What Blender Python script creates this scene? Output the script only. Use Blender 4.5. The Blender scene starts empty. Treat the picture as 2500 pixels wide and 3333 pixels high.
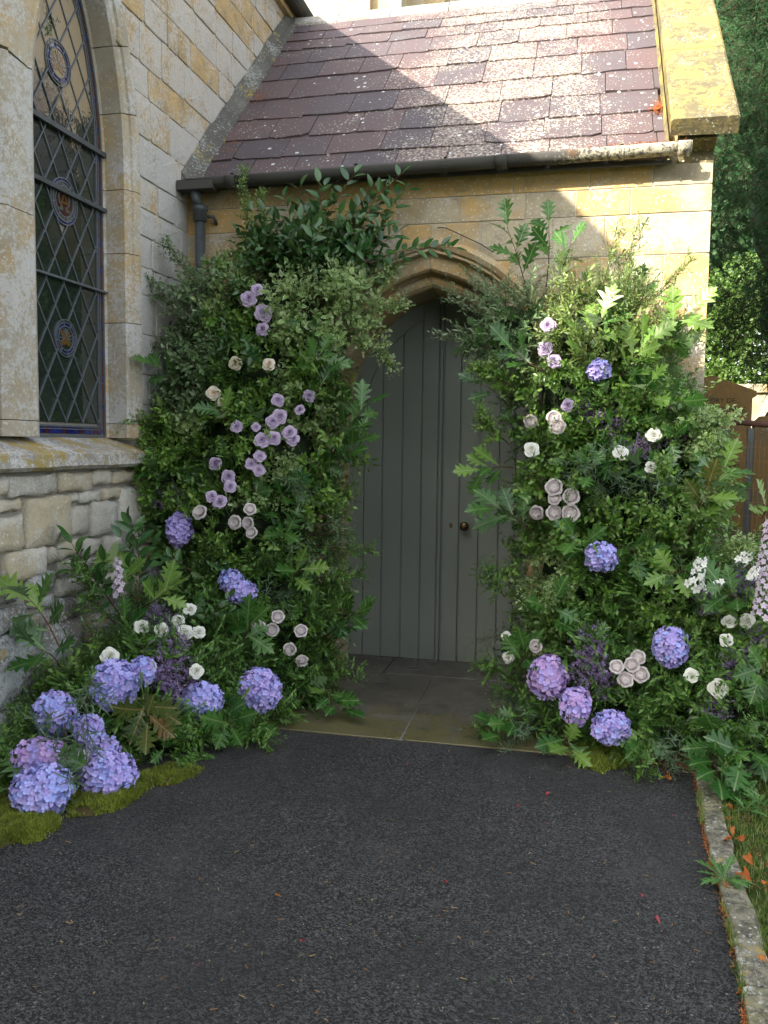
import bpy, bmesh, math, random
import numpy as np
from mathutils import Vector, Matrix, noise as mnoise

R = math.radians
rnd = random.Random(7)
rng = np.random.default_rng(11)
scn = bpy.context.scene
COL = scn.collection

# ------------------------------------------------------------------ camera
CAM = np.array([0.0, 0.0, 1.6])
W0, H0, FPX = 2500.0, 3333.0, 2751.0
yaw, pitch, roll = .22475, .08124, .01211
_f = np.array([-math.sin(yaw)*math.cos(pitch), math.cos(yaw)*math.cos(pitch), -math.sin(pitch)])
_r = np.array([math.cos(yaw), math.sin(yaw), 0.0])
_u = np.cross(_r, _f)
_right = _r*math.cos(roll) + _u*math.sin(roll)
_up = -_r*math.sin(roll) + _u*math.cos(roll)
cam_d = bpy.data.cameras.new("camera")
cam = bpy.data.objects.new("camera", cam_d)
COL.objects.link(cam)
cam.matrix_world = Matrix(((_right[0], _up[0], -_f[0], CAM[0]), (_right[1], _up[1], -_f[1], CAM[1]),
                           (_right[2], _up[2], -_f[2], CAM[2]), (0, 0, 0, 1)))
cam_d.sensor_fit = 'VERTICAL'
cam_d.sensor_height = 36.0
cam_d.lens = 36.0*FPX/H0
cam_d.clip_start = .05
cam_d.clip_end = 600
scn.camera = cam

# ------------------------------------------------------------------ light
SUN = Vector((.68, 1.0, -.68)).normalized()          # the way the sunlight travels
world = bpy.data.worlds.new("World")
scn.world = world
world.use_nodes = True
wn = world.node_tree
sky = wn.nodes.new('ShaderNodeTexSky')
sky.sky_type = 'NISHITA'
sky.sun_disc = False
sky.sun_elevation = math.asin(-SUN.z)
sky.sun_rotation = math.atan2(-SUN.x, -SUN.y)
sky.air_density = 1.0
sky.dust_density = 2.0
sky.ozone_density = .6
bg = wn.nodes['Background']
bg.inputs['Strength'].default_value = .14
hsv = wn.nodes.new('ShaderNodeHueSaturation')       # bright broken cloud: paler than a clear sky
hsv.inputs['Saturation'].default_value = .30
hsv.inputs['Value'].default_value = 1.25
wn.links.new(sky.outputs[0], hsv.inputs['Color'])
wn.links.new(hsv.outputs[0], bg.inputs['Color'])
sun_d = bpy.data.lights.new("sun", 'SUN')
sun_d.energy = 3.5
sun_d.angle = R(.5)
sun_d.color = (1.0, .93, .80)
sun = bpy.data.objects.new("sun", sun_d)
COL.objects.link(sun)
sun.rotation_euler = SUN.to_track_quat('-Z', 'Y').to_euler()
scn.view_settings.view_transform = 'Standard'
scn.view_settings.look = 'None'
scn.view_settings.gamma = 1
scn.view_settings.use_curve_mapping = False
scn.view_settings.exposure = 2.1
scn.render.engine = 'CYCLES'
scn.cycles.max_bounces = 8
scn.cycles.diffuse_bounces = 4
scn.cycles.transparent_max_bounces = 4


# ------------------------------------------------------------------ measuring helpers
def ray(x, y):
    """direction through a point of the photograph given on its 1659 px wide copy"""
    k = 2500.0/1659.0
    d = (x*k-W0/2)*_right - (y*k-H0/2)*_up + FPX*_f
    return d/np.linalg.norm(d)


def hit(x, y, axis, v):
    d = ray(x, y)
    return CAM + d*((v-CAM[axis])/d[axis])


# ------------------------------------------------------------------ object helpers
def tag(o, label=None, cat=None, group=None, kind=None):
    if label: o['label'] = label
    if cat: o['category'] = cat
    if group: o['group'] = group
    if kind: o['kind'] = kind
    return o


def empty(name, loc=(0, 0, 0), label=None, cat=None, group=None):
    o = bpy.data.objects.new(name, None)
    COL.objects.link(o)
    o.location = loc
    o.empty_display_size = .1
    return tag(o, label, cat, group)


def link(name, me, parent=None, mats=None):
    o = bpy.data.objects.new(name, me)
    COL.objects.link(o)
    if mats is not None:
        for m in (mats if isinstance(mats, (list, tuple)) else [mats]):
            me.materials.append(m)
    if parent is not None:
        o.parent = parent
    return o


def to_mesh(o):
    """swap a text object for a plain mesh of the same shape"""
    bpy.context.view_layer.update()
    me = bpy.data.meshes.new_from_object(o)
    n = bpy.data.objects.new(o.name, me)
    COL.objects.link(n)
    n.parent, n.location, n.rotation_euler = o.parent, o.location, o.rotation_euler
    n.matrix_parent_inverse = o.matrix_parent_inverse
    nm = o.name
    bpy.data.objects.remove(o)
    n.name = nm
    return n


class MB:
    """collects plain python geometry"""
    def __init__(s):
        s.v, s.f, s.sm = [], [], []

    def add(s, verts, faces, smooth=False):
        b = len(s.v)
        s.v += [tuple(p) for p in verts]
        s.f += [tuple(b+i for i in f) for f in faces]
        s.sm += [smooth]*len(faces)
        return s

    def box(s, a, b):
        x0, y0, z0 = a
        x1, y1, z1 = b
        return s.add([(x0, y0, z0), (x1, y0, z0), (x1, y1, z0), (x0, y1, z0), (x0, y0, z1), (x1, y0, z1), (x1, y1, z1), (x0, y1, z1)],
                     [(0, 3, 2, 1), (4, 5, 6, 7), (0, 1, 5, 4), (1, 2, 6, 5), (2, 3, 7, 6), (3, 0, 4, 7)])

    def loft(s, rings, smooth=False, cap=True, closed=True):
        n = len(rings[0])
        vs = [p for r in rings for p in r]
        fs = []
        for i in range(len(rings)-1):
            for j in range(n if closed else n-1):
                k = (j+1) % n
                fs.append((i*n+j, i*n+k, (i+1)*n+k, (i+1)*n+j))
        if cap and closed:
            fs.append(tuple(range(n))[::-1])
            fs.append(tuple((len(rings)-1)*n+j for j in range(n)))
        return s.add(vs, fs, smooth)

    def tube(s, pts, rad, n=8, smooth=True, cap=True):
        pts = [Vector(p) for p in pts]
        rings = []
        for i, p in enumerate(pts):
            t = (pts[min(i+1, len(pts)-1)]-pts[max(i-1, 0)]).normalized()
            ref = Vector((0, 0, 1)) if abs(t.z) < .9 else Vector((1, 0, 0))
            a = t.cross(ref).normalized()
            b = t.cross(a)
            r_ = rad[i] if isinstance(rad, (list, tuple)) else rad
            rings.append([p+a*math.cos(2*math.pi*k/n)*r_+b*math.sin(2*math.pi*k/n)*r_ for k in range(n)])
        return s.loft(rings, smooth, cap)

    def build(s, name, mat=None, parent=None):
        me = bpy.data.meshes.new(name)
        me.from_pydata(s.v, [], s.f)
        me.polygons.foreach_set('use_smooth', s.sm)
        me.update()
        return link(name, me, parent, mat)


# ------------------------------------------------------------------ materials
class NT:
    def __init__(s, name):
        s.m = bpy.data.materials.new(name)
        s.m.use_nodes = True
        s.t = s.m.node_tree
        s.b = s.t.nodes['Principled BSDF']
        s.out = s.t.nodes['Material Output']
        s._g = None

    def n(s, typ, **kw):
        nd = s.t.nodes.new(typ)
        for k, v in kw.items():
            if k in nd.inputs.keys() if isinstance(k, str) else False:
                s.put(nd, k, v)
            else:
                setattr(nd, k, v)
        return nd

    def put(s, nd, k, v):
        if isinstance(v, bpy.types.NodeSocket):
            s.t.links.new(v, nd.inputs[k])
        else:
            nd.inputs[k].default_value = v

    def pos(s):
        if s._g is None:
            s._g = s.t.nodes.new('ShaderNodeNewGeometry')
        return s._g.outputs['Position']

    def noise(s, scale, detail=4, rough=.6, vec=None, dist=0):
        nd = s.t.nodes.new('ShaderNodeTexNoise')
        s.put(nd, 'Vector', vec or s.pos())
        nd.inputs['Scale'].default_value = scale
        nd.inputs['Detail'].default_value = detail
        nd.inputs['Roughness'].default_value = rough
        nd.inputs['Distortion'].default_value = dist
        return nd.outputs['Fac']

    def voro(s, scale, out='Distance', vec=None, rnd_=1.0, feature='F1'):
        nd = s.t.nodes.new('ShaderNodeTexVoronoi')
        nd.feature = feature
        s.put(nd, 'Vector', vec or s.pos())
        nd.inputs['Scale'].default_value = scale
        nd.inputs['Randomness'].default_value = rnd_
        return nd.outputs[out]

    def math(s, op, a, b=0.0, clamp=False):
        nd = s.t.nodes.new('ShaderNodeMath')
        nd.operation = op
        nd.use_clamp = clamp
        s.put(nd, 0, a)
        s.put(nd, 1, b)
        return nd.outputs[0]

    def ramp(s, fac, lo, hi, a=0.0, b=1.0):
        nd = s.t.nodes.new('ShaderNodeMapRange')
        nd.interpolation_type = 'SMOOTHSTEP'
        s.put(nd, 'Value', fac)
        for k, v in (('From Min', lo), ('From Max', hi), ('To Min', a), ('To Max', b)):
            s.put(nd, k, v)
        return nd.outputs[0]

    def mix(s, fac, a, b, blend='MIX'):
        nd = s.t.nodes.new('ShaderNodeMix')
        nd.data_type = 'RGBA'
        nd.blend_type = blend
        s.put(nd, 0, fac)
        for k, v in ((6, a), (7, b)):
            if isinstance(v, bpy.types.NodeSocket):
                s.t.links.new(v, nd.inputs[k])
            else:
                nd.inputs[k].default_value = (v[0], v[1], v[2], 1)
        return nd.outputs[2]

    def objrand(s):
        return s.t.nodes.new('ShaderNodeObjectInfo').outputs['Random']

    def attr(s, name, out='Fac'):
        nd = s.t.nodes.new('ShaderNodeAttribute')
        nd.attribute_name = name
        return nd.outputs[out]

    def sepxyz(s, v=None):
        nd = s.t.nodes.new('ShaderNodeSeparateXYZ')
        s.put(nd, 0, v or s.pos())
        return nd.outputs

    def bump(s, h, strength=.5, dist=.01, prev=None):
        nd = s.t.nodes.new('ShaderNodeBump')
        s.put(nd, 'Height', h)
        nd.inputs['Strength'].default_value = strength
        nd.inputs['Distance'].default_value = dist
        if prev is not None:
            s.put(nd, 'Normal', prev)
        return nd.outputs[0]

    def done(s, color=None, rough=None, normal=None, spec=None, metal=None):
        if color is not None:
            s.put(s.b, 'Base Color', color if isinstance(color, bpy.types.NodeSocket) else (*color, 1))
        if rough is not None: s.put(s.b, 'Roughness', rough)
        if normal is not None: s.put(s.b, 'Normal', normal)
        if spec is not None: s.put(s.b, 'Specular IOR Level', spec)
        if metal is not None: s.put(s.b, 'Metallic', metal)
        return s.m


def stone_mat(name, base, warm, warm_amt=.5, lichen=.5, lich_col=(.55, .56, .54), dark=.3, bump=.6, spots=.5, yellow=0.0,
              grain=90, height_warm=None, var=.25, dark_col=(.06, .055, .045), lich_scale=9, dthr=.50, dsc=5.5, objw=.06):
    t = NT(name)
    big = t.noise(2.3, 5, .6)
    mid = t.noise(11, 6, .65)
    fine = t.noise(grain, 4, .7)
    wa = t.math('ADD', big, t.ramp(t.objrand(), .30, .85, -objw, objw))
    if height_warm:
        z = t.sepxyz()[2]
        wa = t.math('ADD', wa, t.ramp(z, height_warm[0], height_warm[1], -.22, .30))
    c = t.mix(t.ramp(wa, .62-warm_amt*.4, .72-warm_amt*.3), base, warm)
    c = t.mix(t.ramp(mid, .3, .75, 0, .55), c, tuple(x*.62 for x in base))
    # object to object tone
    hv = t.n('ShaderNodeHueSaturation')
    t.put(hv, 'Color', c)
    t.put(hv, 'Value', t.math('ADD', 1-var/2, t.math('MULTIPLY', t.objrand(), var)))
    c = hv.outputs[0]
    if dark:
        dm = t.noise(dsc, 9, .8, dist=.5)
        c = t.mix(t.ramp(dm, dthr, dthr+.16, 0, dark), c, dark_col)
    if lichen:
        lm = t.math('ADD', t.math('MULTIPLY', t.noise(2.2, 5, .65), .8), t.math('ADD', t.math('MULTIPLY', t.noise(lich_scale*5, 8, .85), 1.0), .08))
        if height_warm:
            lm = t.math('SUBTRACT', lm, t.ramp(z, height_warm[0], height_warm[1], 0, .14))
        lm = t.math('SUBTRACT', lm, t.ramp(t.objrand(), .35, .9, -.15*objw, .7*objw))
        m_ = t.ramp(lm, 1.14-lichen*.35, 1.22-lichen*.35, 0, .75)
        c = t.mix(m_, c, lich_col)
    if spots:
        sp = t.math('MULTIPLY', t.ramp(t.voro(38), .18, .26, 1, 0), t.ramp(t.noise(3.1, 3), .52-.2*spots, .62-.1*spots))
        c = t.mix(t.math('MULTIPLY', sp, .8), c, (.62, .6, .53))
    if yellow:
        ym = t.math('ADD', t.math('MULTIPLY', t.noise(4.5, 3, .6), .8), t.math('MULTIPLY', t.noise(34, 8, .8), .8))
        c = t.mix(t.ramp(ym, 1.0-yellow*.3, 1.06-yellow*.3), c, (.36, .27, .075))
    c = t.mix(t.ramp(fine, .25, .8, .35, 0), c, tuple(x*.4 for x in base))
    h = t.math('ADD', t.math('MULTIPLY', mid, .6), t.math('MULTIPLY', fine, .35))
    nb = t.bump(h, bump, .012)
    nb = t.bump(t.noise(grain*3.2, 3, .7), bump*.5, .003, nb)
    return t.done(c, .92, nb, .2)


M = {}
M['nave_stone'] = stone_mat('nave_limestone', (.40, .36, .28), (.50, .34, .14), .58, 1.12, (.54, .54, .53), .45, .9, .4, 0, 80, (2.6, 4.3), .22, objw=.17)
M['rubble'] = stone_mat('rubble_limestone', (.54, .51, .44), (.46, .39, .26), .24, .35, (.60, .60, .58), .22, 1.5, .1, 0, 60, None, .35, objw=.15)
M['boulder'] = stone_mat('footing_stone', (.22, .205, .18), (.26, .22, .15), .4, .55, (.46, .50, .52), .6, 1.5, .7, .25, 60, None, .3)
M['jamb'] = stone_mat('dressed_limestone', (.44, .39, .30), (.48, .35, .18), .40, .50, (.55, .56, .57), .15, .45, .6, 0, 130, None, .12)
M['sill'] = stone_mat('sill_limestone', (.36, .34, .31), (.38, .32, .22), .3, .6, (.66, .66, .64), .35, .6, 1.0, .62, 110, None, .08)
M['porch_stone'] = stone_mat('porch_limestone', (.48, .41, .28), (.52, .33, .11), .62, .36, (.52, .49, .43), .40, .55, .9, 0, 120, None, .2, objw=.11)
M['arch_stone'] = stone_mat('arch_limestone', (.45, .36, .22), (.46, .30, .12), .55, .30, (.50, .47, .38), .15, .3, .7, 0, 120, None, .14)
M['coping'] = stone_mat('coping_stone', (.27, .22, .10), (.31, .24, .07), .5, .18, (.5, .46, .30), .9, 1.0, .3, .62, 70, None, .1, (.10, .09, .06), 9, .40, 14)
M['ridge'] = stone_mat('ridge_stone', (.27, .25, .22), (.30, .27, .22), .3, .5, (.50, .48, .42), .3, .5, .8, .12, 90)
M['kerb'] = stone_mat('kerb_stone', (.28, .26, .19), (.30, .28, .15), .5, .35, (.55, .55, .50), .85, .8, .5, .3, 70, None, .1, (.035, .035, .032), 7, .44, 17)
M['grave'] = stone_mat('gravestone_limestone', (.13, .095, .05), (.17, .10, .03), .7, .08, (.25, .23, .18), .6, .5, 0, .1, 90, None, .1)
M['tower'] = stone_mat('tower_limestone', (.55, .47, .33), (.50, .36, .17), .45, .25, (.62, .58, .48), .15, .5, .4, .2, 60)

t = NT('grey_mortar')
f_ = t.noise(160, 4, .8)
c = t.mix(t.noise(3, 5), (.21, .20, .185), (.30, .285, .25))
c = t.mix(t.ramp(t.voro(150), .1, .22, .5, 0), c, (.45, .43, .38))
M['mortar'] = t.done(c, .95, t.bump(f_, .7, .004), .1)
t = NT('pale_lime_mortar')
c = t.mix(t.noise(30, 5, .7), (.38, .34, .26), (.52, .49, .42))
M['pale_mortar'] = t.done(c, .95, t.bump(t.noise(200), .4, .003), .1)

# slate
t = NT('purple_slate')
orr = t.objrand()
c = t.mix(orr, (.074, .060, .066), (.112, .072, .070))
c = t.mix(t.ramp(t.noise(4, 6, .7), .4, .75, 0, .7), c, (.085, .078, .082))
x_ = t.sepxyz()
patch = t.math('ADD', t.noise(2.2, 4, .6), t.math('MULTIPLY', t.math('SUBTRACT', orr, .5), .09))
hump = t.ramp(x_[0], -1.7, -.8, -.09, .17)
hump2 = t.ramp(x_[0], -.2, .35, 0, -.24)
pm = t.math('ADD', patch, t.math('ADD', hump, hump2))
l1 = t.math('LESS_THAN', t.voro(62), t.ramp(pm, .36, .80, .05, .55))
l2 = t.math('LESS_THAN', t.voro(30), t.ramp(pm, .36, .80, .12, .30))
l3 = t.math('LESS_THAN', t.voro(11), t.ramp(t.noise(1.7, 2), .38, .65, .02, .16))
c = t.mix(t.math('MULTIPLY', l1, .66), c, (.33, .28, .22))
c = t.mix(t.math('MULTIPLY', l2, .8), c, (.42, .40, .35))
c = t.mix(t.math('MULTIPLY', l3, t.ramp(t.noise(60, 5), .3, .5)), c, (.58, .60, .58))
hh = t.math('ADD', t.math('MULTIPLY', t.noise(16, 8, .75), .7), t.math('MULTIPLY', t.math('ADD', l1, l2), .12))
M['slate'] = t.done(c, .72, t.bump(hh, .7, .007), .35)

# door paint
t = NT('grey_green_door_paint')
wv = t.n('ShaderNodeMapping')
t.put(wv, 'Vector', t.pos())
wv.inputs['Scale'].default_value = (60, 60, 2.2)
g = t.noise(1, 4, .6, wv.outputs[0])
c = t.mix(t.noise(3, 3), (.158, .178, .155), (.180, .200, .173))
c = t.mix(t.ramp(t.voro(14), .012, .03, .8, 0), c, (.35, .36, .33))
M['door'] = t.done(c, t.ramp(t.noise(5), .3, .7, .36, .5), t.bump(g, .25, .002), .4)
t = NT('aged_brass')
M['brass'] = t.done(t.mix(t.noise(30), (.10, .065, .03), (.17, .115, .055)), .32, t.bump(t.noise(60), .1, .001), .5, .85)
t = NT('black_iron')
M['iron'] = t.done((.02, .02, .022), .5, t.bump(t.noise(80), .3, .002), .4)
t = NT('grey_painted_iron')
c = t.mix(t.ramp(t.noise(12, 6, .7), .45, .7), (.060, .070, .076), (.045, .045, .042))
M['pipe'] = t.done(c, .45, t.bump(t.noise(90), .2, .001), .4)
t = NT('weathered_gutter_iron')
gx = t.sepxyz()[0]
lich = t.ramp(t.math('ADD', t.noise(40, 6, .8), t.ramp(gx, -.7, .2, -.25, .12)), .52, .66)
c = t.mix(lich, (.065, .062, .055), (.42, .38, .28))
c = t.mix(t.ramp(t.noise(6, 4, .7), .58, .7), c, (.11, .065, .035))
M['gutter'] = t.done(c, .75, t.bump(t.noise(60, 6), .5, .004), .3)
t = NT('lead_came')
M['lead'] = t.done(t.mix(t.noise(40, 5), (.075, .085, .095), (.17, .19, .21)), .55, t.bump(t.noise(120), .5, .002), .5, .4)


def glass_mat(name, a, b, rough=.06, bmp=.10, blotch=None, sc=7):
    t = NT(name)
    n1 = t.noise(sc, 3, .5)
    c = t.mix(t.math('MULTIPLY', t.objrand(), 1.0), a, b)
    if blotch:  # tan blotches, thicker towards the upper panes
        z = t.sepxyz()[2]
        gm = t.math('ADD', t.noise(2.6, 3), t.math('MULTIPLY', t.noise(55, 6, .8), .55))
        gm = t.math('ADD', gm, t.ramp(z, 2.7, 3.5, -.30, .10))
        c = t.mix(t.ramp(gm, .80, .86), c, blotch)
        r_ = t.ramp(gm, .80, .86, rough, .6)
    else:
        r_ = rough
    m = t.done(c, r_, t.bump(n1, bmp, .02), .9)
    t.b.inputs['IOR'].default_value = 1.6
    return m


M['quarry'] = glass_mat('old_green_glass', (.012, .020, .013), (.022, .030, .024), .05, .10, (.23, .17, .09))
M['blue_glass'] = glass_mat('blue_glass', (.012, .014, .11), (.016, .02, .16), .06)
M['red_glass'] = glass_mat('ruby_glass', (.07, .012, .014), (.09, .022, .014), .06)
M['gold_glass'] = glass_mat('amber_glass', (.10, .055, .014), (.12, .06, .016), .2)
M['grey_glass'] = glass_mat('pale_glass', (.075, .085, .08), (.10, .11, .11), .15)
M['maroon'] = glass_mat('maroon_glass', (.045, .016, .016), (.05, .02, .02), .12)

# ground
t = NT('tarmac')
v1 = t.voro(170, 'Color')
sp = t.n('ShaderNodeSeparateColor')
t.put(sp, 0, v1)
g1 = sp.outputs[0]
c = t.mix(t.ramp(g1, .15, 1.0), (.006, .006, .006), (.105, .102, .099))
c = t.mix(t.ramp(g1, .985, .995), c, (.24, .23, .20))
c = t.mix(t.ramp(t.noise(38, 6, .8), .35, .75, 0, .55), c, (.012, .012, .012))
c = t.mix(t.ramp(t.noise(1.6, 5, .6), .40, .68, .1, .55), c, (.022, .0215, .021))
c = t.mix(t.ramp(t.noise(5, 7, .75), .62, .72, 0, .35), c, (.10, .08, .06))
c = t.mix(t.ramp(t.noise(.9, 5, .7), .50, .66, 0, .30), c, (.075, .072, .068))
d1 = t.voro(170)
nb = t.bump(t.math('SUBTRACT', 1.0, d1), 1.0, .006)
nb = t.bump(t.noise(70, 4, .7), .35, .006, nb)
M['tarmac'] = t.done(c, t.ramp(t.noise(1.3, 4), .35, .65, .62, .85), nb, .35)
t = NT('wet_flagstone')
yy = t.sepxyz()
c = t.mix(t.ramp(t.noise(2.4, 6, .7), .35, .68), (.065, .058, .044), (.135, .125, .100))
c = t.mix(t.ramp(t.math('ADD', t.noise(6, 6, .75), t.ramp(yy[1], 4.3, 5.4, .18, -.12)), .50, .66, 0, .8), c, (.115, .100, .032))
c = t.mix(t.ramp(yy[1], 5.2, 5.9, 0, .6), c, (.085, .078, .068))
c = t.mix(t.ramp(t.voro(17), .05, .12, .6, 0), c, (.17, .155, .09))
wet = t.ramp(t.noise(1.5, 4, .6), .36, .62, .16, .55)
M['flag'] = t.done(c, wet, t.bump(t.noise(45, 6, .7), .35, .004), .6)
t = NT('earth')
M['earth'] = t.done(t.mix(t.noise(9, 6, .7), (.045, .030, .018), (.10, .065, .035)), .95, t.bump(t.noise(30, 6), .8, .02), .1)
t = NT('grass_ground')
c = t.mix(t.ramp(t.noise(2.0, 6, .7), .35, .65), (.035, .060, .012), (.075, .090, .025))
c = t.mix(t.ramp(t.noise(14, 6, .7), .52, .7), c, (.085, .06, .03))
M['lawn'] = t.done(c, .95, t.bump(t.noise(60, 5), .8, .02), .1)


# leaves
def leaf_mat(name, c1, c2, under=None, rough=.42, trans=.25, vein=None, autumn=None, spec=.5, edge=None):
    t = NT(name)
    r0 = t.math('FRACT', t.math('ADD', t.attr('rnd'), t.objrand()))
    c = t.mix(r0, c1, c2)
    c = t.mix(t.ramp(t.noise(9, 4), .35, .7, 0, .5), c, tuple(x*.55 for x in c1))
    if autumn:
        c = t.mix(t.ramp(t.math('ADD', r0, t.math('MULTIPLY', t.noise(16, 3), .6)), .95, 1.25), c, autumn)
    uvn = t.n('ShaderNodeUVMap')
    s_ = t.sepxyz(uvn.outputs[0])
    u = t.math('ABSOLUTE', s_[0])
    if edge:
        c = t.mix(t.ramp(u, .55, .8), c, edge)
    nb = None
    if vein:
        side = t.math('ABSOLUTE', t.math('SINE', t.math('MULTIPLY', t.math('SUBTRACT', s_[1], t.math('MULTIPLY', u, .28)), 24.0)))
        v1_ = t.ramp(u, .025, .07, 1, 0)
        v2_ = t.ramp(side, .05, .16, .55, 0)
        c = t.mix(t.math('MAXIMUM', v1_, v2_), c, vein)
        nb = t.bump(side, .3, .003)
    if under:
        c = t.mix(t.n('ShaderNodeNewGeometry').outputs['Backfacing'], c, under)
    m = t.done(c, rough, nb, spec)
    tr = t.n('ShaderNodeBsdfTranslucent')
    hs = t.n('ShaderNodeHueSaturation')
    t.put(hs, 'Color', c)
    hs.inputs['Value'].default_value = 1.7
    t.t.links.new(hs.outputs[0], tr.inputs[0])
    ms = t.n('ShaderNodeMixShader')
    ms.inputs[0].default_value = trans
    t.t.links.new(t.b.outputs[0], ms.inputs[1])
    t.t.links.new(tr.outputs[0], ms.inputs[2])
    t.t.links.new(ms.outputs[0], t.out.inputs[0])
    return m


M['pitto'] = leaf_mat('fresh_small_leaf', (.065, .17, .020), (.23, .37, .065), (.18, .27, .09), .30)
M['varieg'] = leaf_mat('cream_edged_leaf', (.12, .24, .055), (.27, .39, .13), (.34, .43, .22), .36, .3, None, None, .5, (.46, .52, .26))
M['greyleaf'] = leaf_mat('grey_green_leaf', (.075, .16, .055), (.20, .29, .13), (.24, .30, .18), .45)
M['fern'] = leaf_mat('feathery_leaf', (.045, .14, .020), (.17, .31, .055), (.08, .13, .05), .38)
M['euca'] = leaf_mat('blue_green_narrow_leaf', (.075, .14, .075), (.16, .24, .14), (.14, .19, .13), .5)
M['camellia'] = leaf_mat('glossy_dark_leaf', (.016, .075, .016), (.060, .15, .030), (.07, .13, .04), .20, .12, (.06, .12, .04), None, .6)
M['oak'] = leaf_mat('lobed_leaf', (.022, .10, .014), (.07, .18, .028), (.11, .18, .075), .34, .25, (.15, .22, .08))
M['oaklit'] = leaf_mat('pale_sunlit_lobed_leaf', (.12, .25, .03), (.22, .36, .07), (.26, .34, .16), .36, .35, (.25, .33, .14))  # lighter lobed-leaf copy: pale leaves, and sunlight painted into the sunlit ones
M['oakaut'] = leaf_mat('turning_lobed_leaf', (.06, .11, .02), (.12, .12, .025), (.2, .18, .1), .36, .3, (.25, .2, .08), (.22, .055, .02))
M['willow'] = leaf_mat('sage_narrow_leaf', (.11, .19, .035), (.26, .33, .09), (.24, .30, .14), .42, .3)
M['needle'] = leaf_mat('yew_needle', (.014, .042, .014), (.040, .10, .036), (.05, .09, .04), .6, .12, spec=.12)
M['ivy'] = leaf_mat('ivy_leaf', (.03, .075, .025), (.08, .14, .05), (.10, .14, .08), .35, .2)
M['hedge'] = leaf_mat('sunny_hedge_leaf', (.08, .16, .03), (.17, .27, .06), None, .5, .35)
M['grassblade'] = leaf_mat('grass_blade', (.07, .15, .015), (.24, .27, .07), None, .5, .3)
M['moss'] = leaf_mat('moss_tip', (.09, .14, .012), (.34, .38, .05), None, .8, .3)
M['weed'] = leaf_mat('weed_leaf', (.06, .17, .03), (.11, .26, .06), None, .4, .3, (.2, .32, .12))
M['litter'] = leaf_mat('fallen_orange_leaf', (.42, .10, .015), (.50, .19, .035), None, .7, .2, (.3, .09, .02))
M['drygrass'] = leaf_mat('dry_litter', (.25, .10, .03), (.42, .30, .12), None, .8, .2)
M['limonium'] = leaf_mat('purple_calyx', (.24, .17, .34), (.48, .38, .62), None, .7, .2)


def plain_bark(name, a, b, sc=40):
    t = NT(name)
    return t.done(t.mix(t.noise(sc, 4), a, b), .8, t.bump(t.noise(sc*2), .4, .002), .2)


M['twig'] = plain_bark('brown_twig', (.05, .03, .018), (.12, .065, .035))
M['greenstem'] = plain_bark('green_stem', (.05, .10, .03), (.09, .15, .05))
M['redstem'] = plain_bark('red_twig', (.16, .05, .025), (.22, .10, .04))
M['bark'] = plain_bark('yew_bark', (.045, .025, .018), (.12, .07, .05), 14)
M['soil'] = plain_bark('brown_moss_base', (.05, .03, .015), (.12, .065, .03), 50)
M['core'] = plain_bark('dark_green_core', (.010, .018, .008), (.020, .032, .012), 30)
M['mossbase'] = plain_bark('moss_mat', (.035, .040, .010), (.075, .05, .02), 60)


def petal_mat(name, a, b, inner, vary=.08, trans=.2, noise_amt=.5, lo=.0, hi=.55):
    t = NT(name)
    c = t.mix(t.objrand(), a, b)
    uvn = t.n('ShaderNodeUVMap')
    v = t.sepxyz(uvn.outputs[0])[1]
    c = t.mix(t.ramp(v, lo, hi, .95, 0), c, inner)  # petal bases darker than rims; in roses this also paints crevice shade
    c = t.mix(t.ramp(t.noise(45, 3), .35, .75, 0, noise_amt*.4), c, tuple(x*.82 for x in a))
    m = t.done(c, .6, t.bump(t.noise(70, 3), .15, .002), .2)
    tr = t.n('ShaderNodeBsdfTranslucent')
    t.t.links.new(c, tr.inputs[0])
    ms = t.n('ShaderNodeMixShader')
    ms.inputs[0].default_value = trans
    t.t.links.new(t.b.outputs[0], ms.inputs[1])
    t.t.links.new(tr.outputs[0], ms.inputs[2])
    t.t.links.new(ms.outputs[0], t.out.inputs[0])
    return m


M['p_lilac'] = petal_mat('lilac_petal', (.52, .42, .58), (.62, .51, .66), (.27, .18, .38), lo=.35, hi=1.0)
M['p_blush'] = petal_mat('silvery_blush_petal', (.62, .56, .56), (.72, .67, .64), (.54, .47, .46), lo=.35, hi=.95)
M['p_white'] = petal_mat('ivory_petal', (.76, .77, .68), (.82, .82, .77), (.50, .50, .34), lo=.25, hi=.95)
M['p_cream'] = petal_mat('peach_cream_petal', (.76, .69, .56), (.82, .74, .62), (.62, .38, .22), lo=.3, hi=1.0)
M['h_blue'] = petal_mat('blue_floret', (.36, .45, .86), (.52, .47, .86), (.38, .38, .72))
M['h_lilac'] = petal_mat('violet_floret', (.42, .38, .78), (.56, .45, .82), (.40, .34, .66))
M['h_pink'] = petal_mat('mauve_floret', (.50, .34, .68), (.62, .42, .72), (.52, .40, .62))
M['h_white'] = petal_mat('greyish_white_floret', (.55, .52, .56), (.62, .62, .60), (.5, .52, .42))
M['f_white'] = petal_mat('white_star_floret', (.78, .78, .76), (.82, .82, .80), (.68, .72, .5))
M['f_mauve'] = petal_mat('dusty_mauve_floret', (.55, .44, .58), (.66, .55, .66), (.50, .46, .50))

# ================================================================== STRUCTURE
XL, YW, XR = -2.71, 5.60, .745         # nave wall face, porch wall face, porch corner
YD, XG = 6.065, -2.89                  # door face, window glass
DC = -.987                             # door centre


def rooftop(y):
    return 3.33 + .965*(y-5.5)


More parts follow.
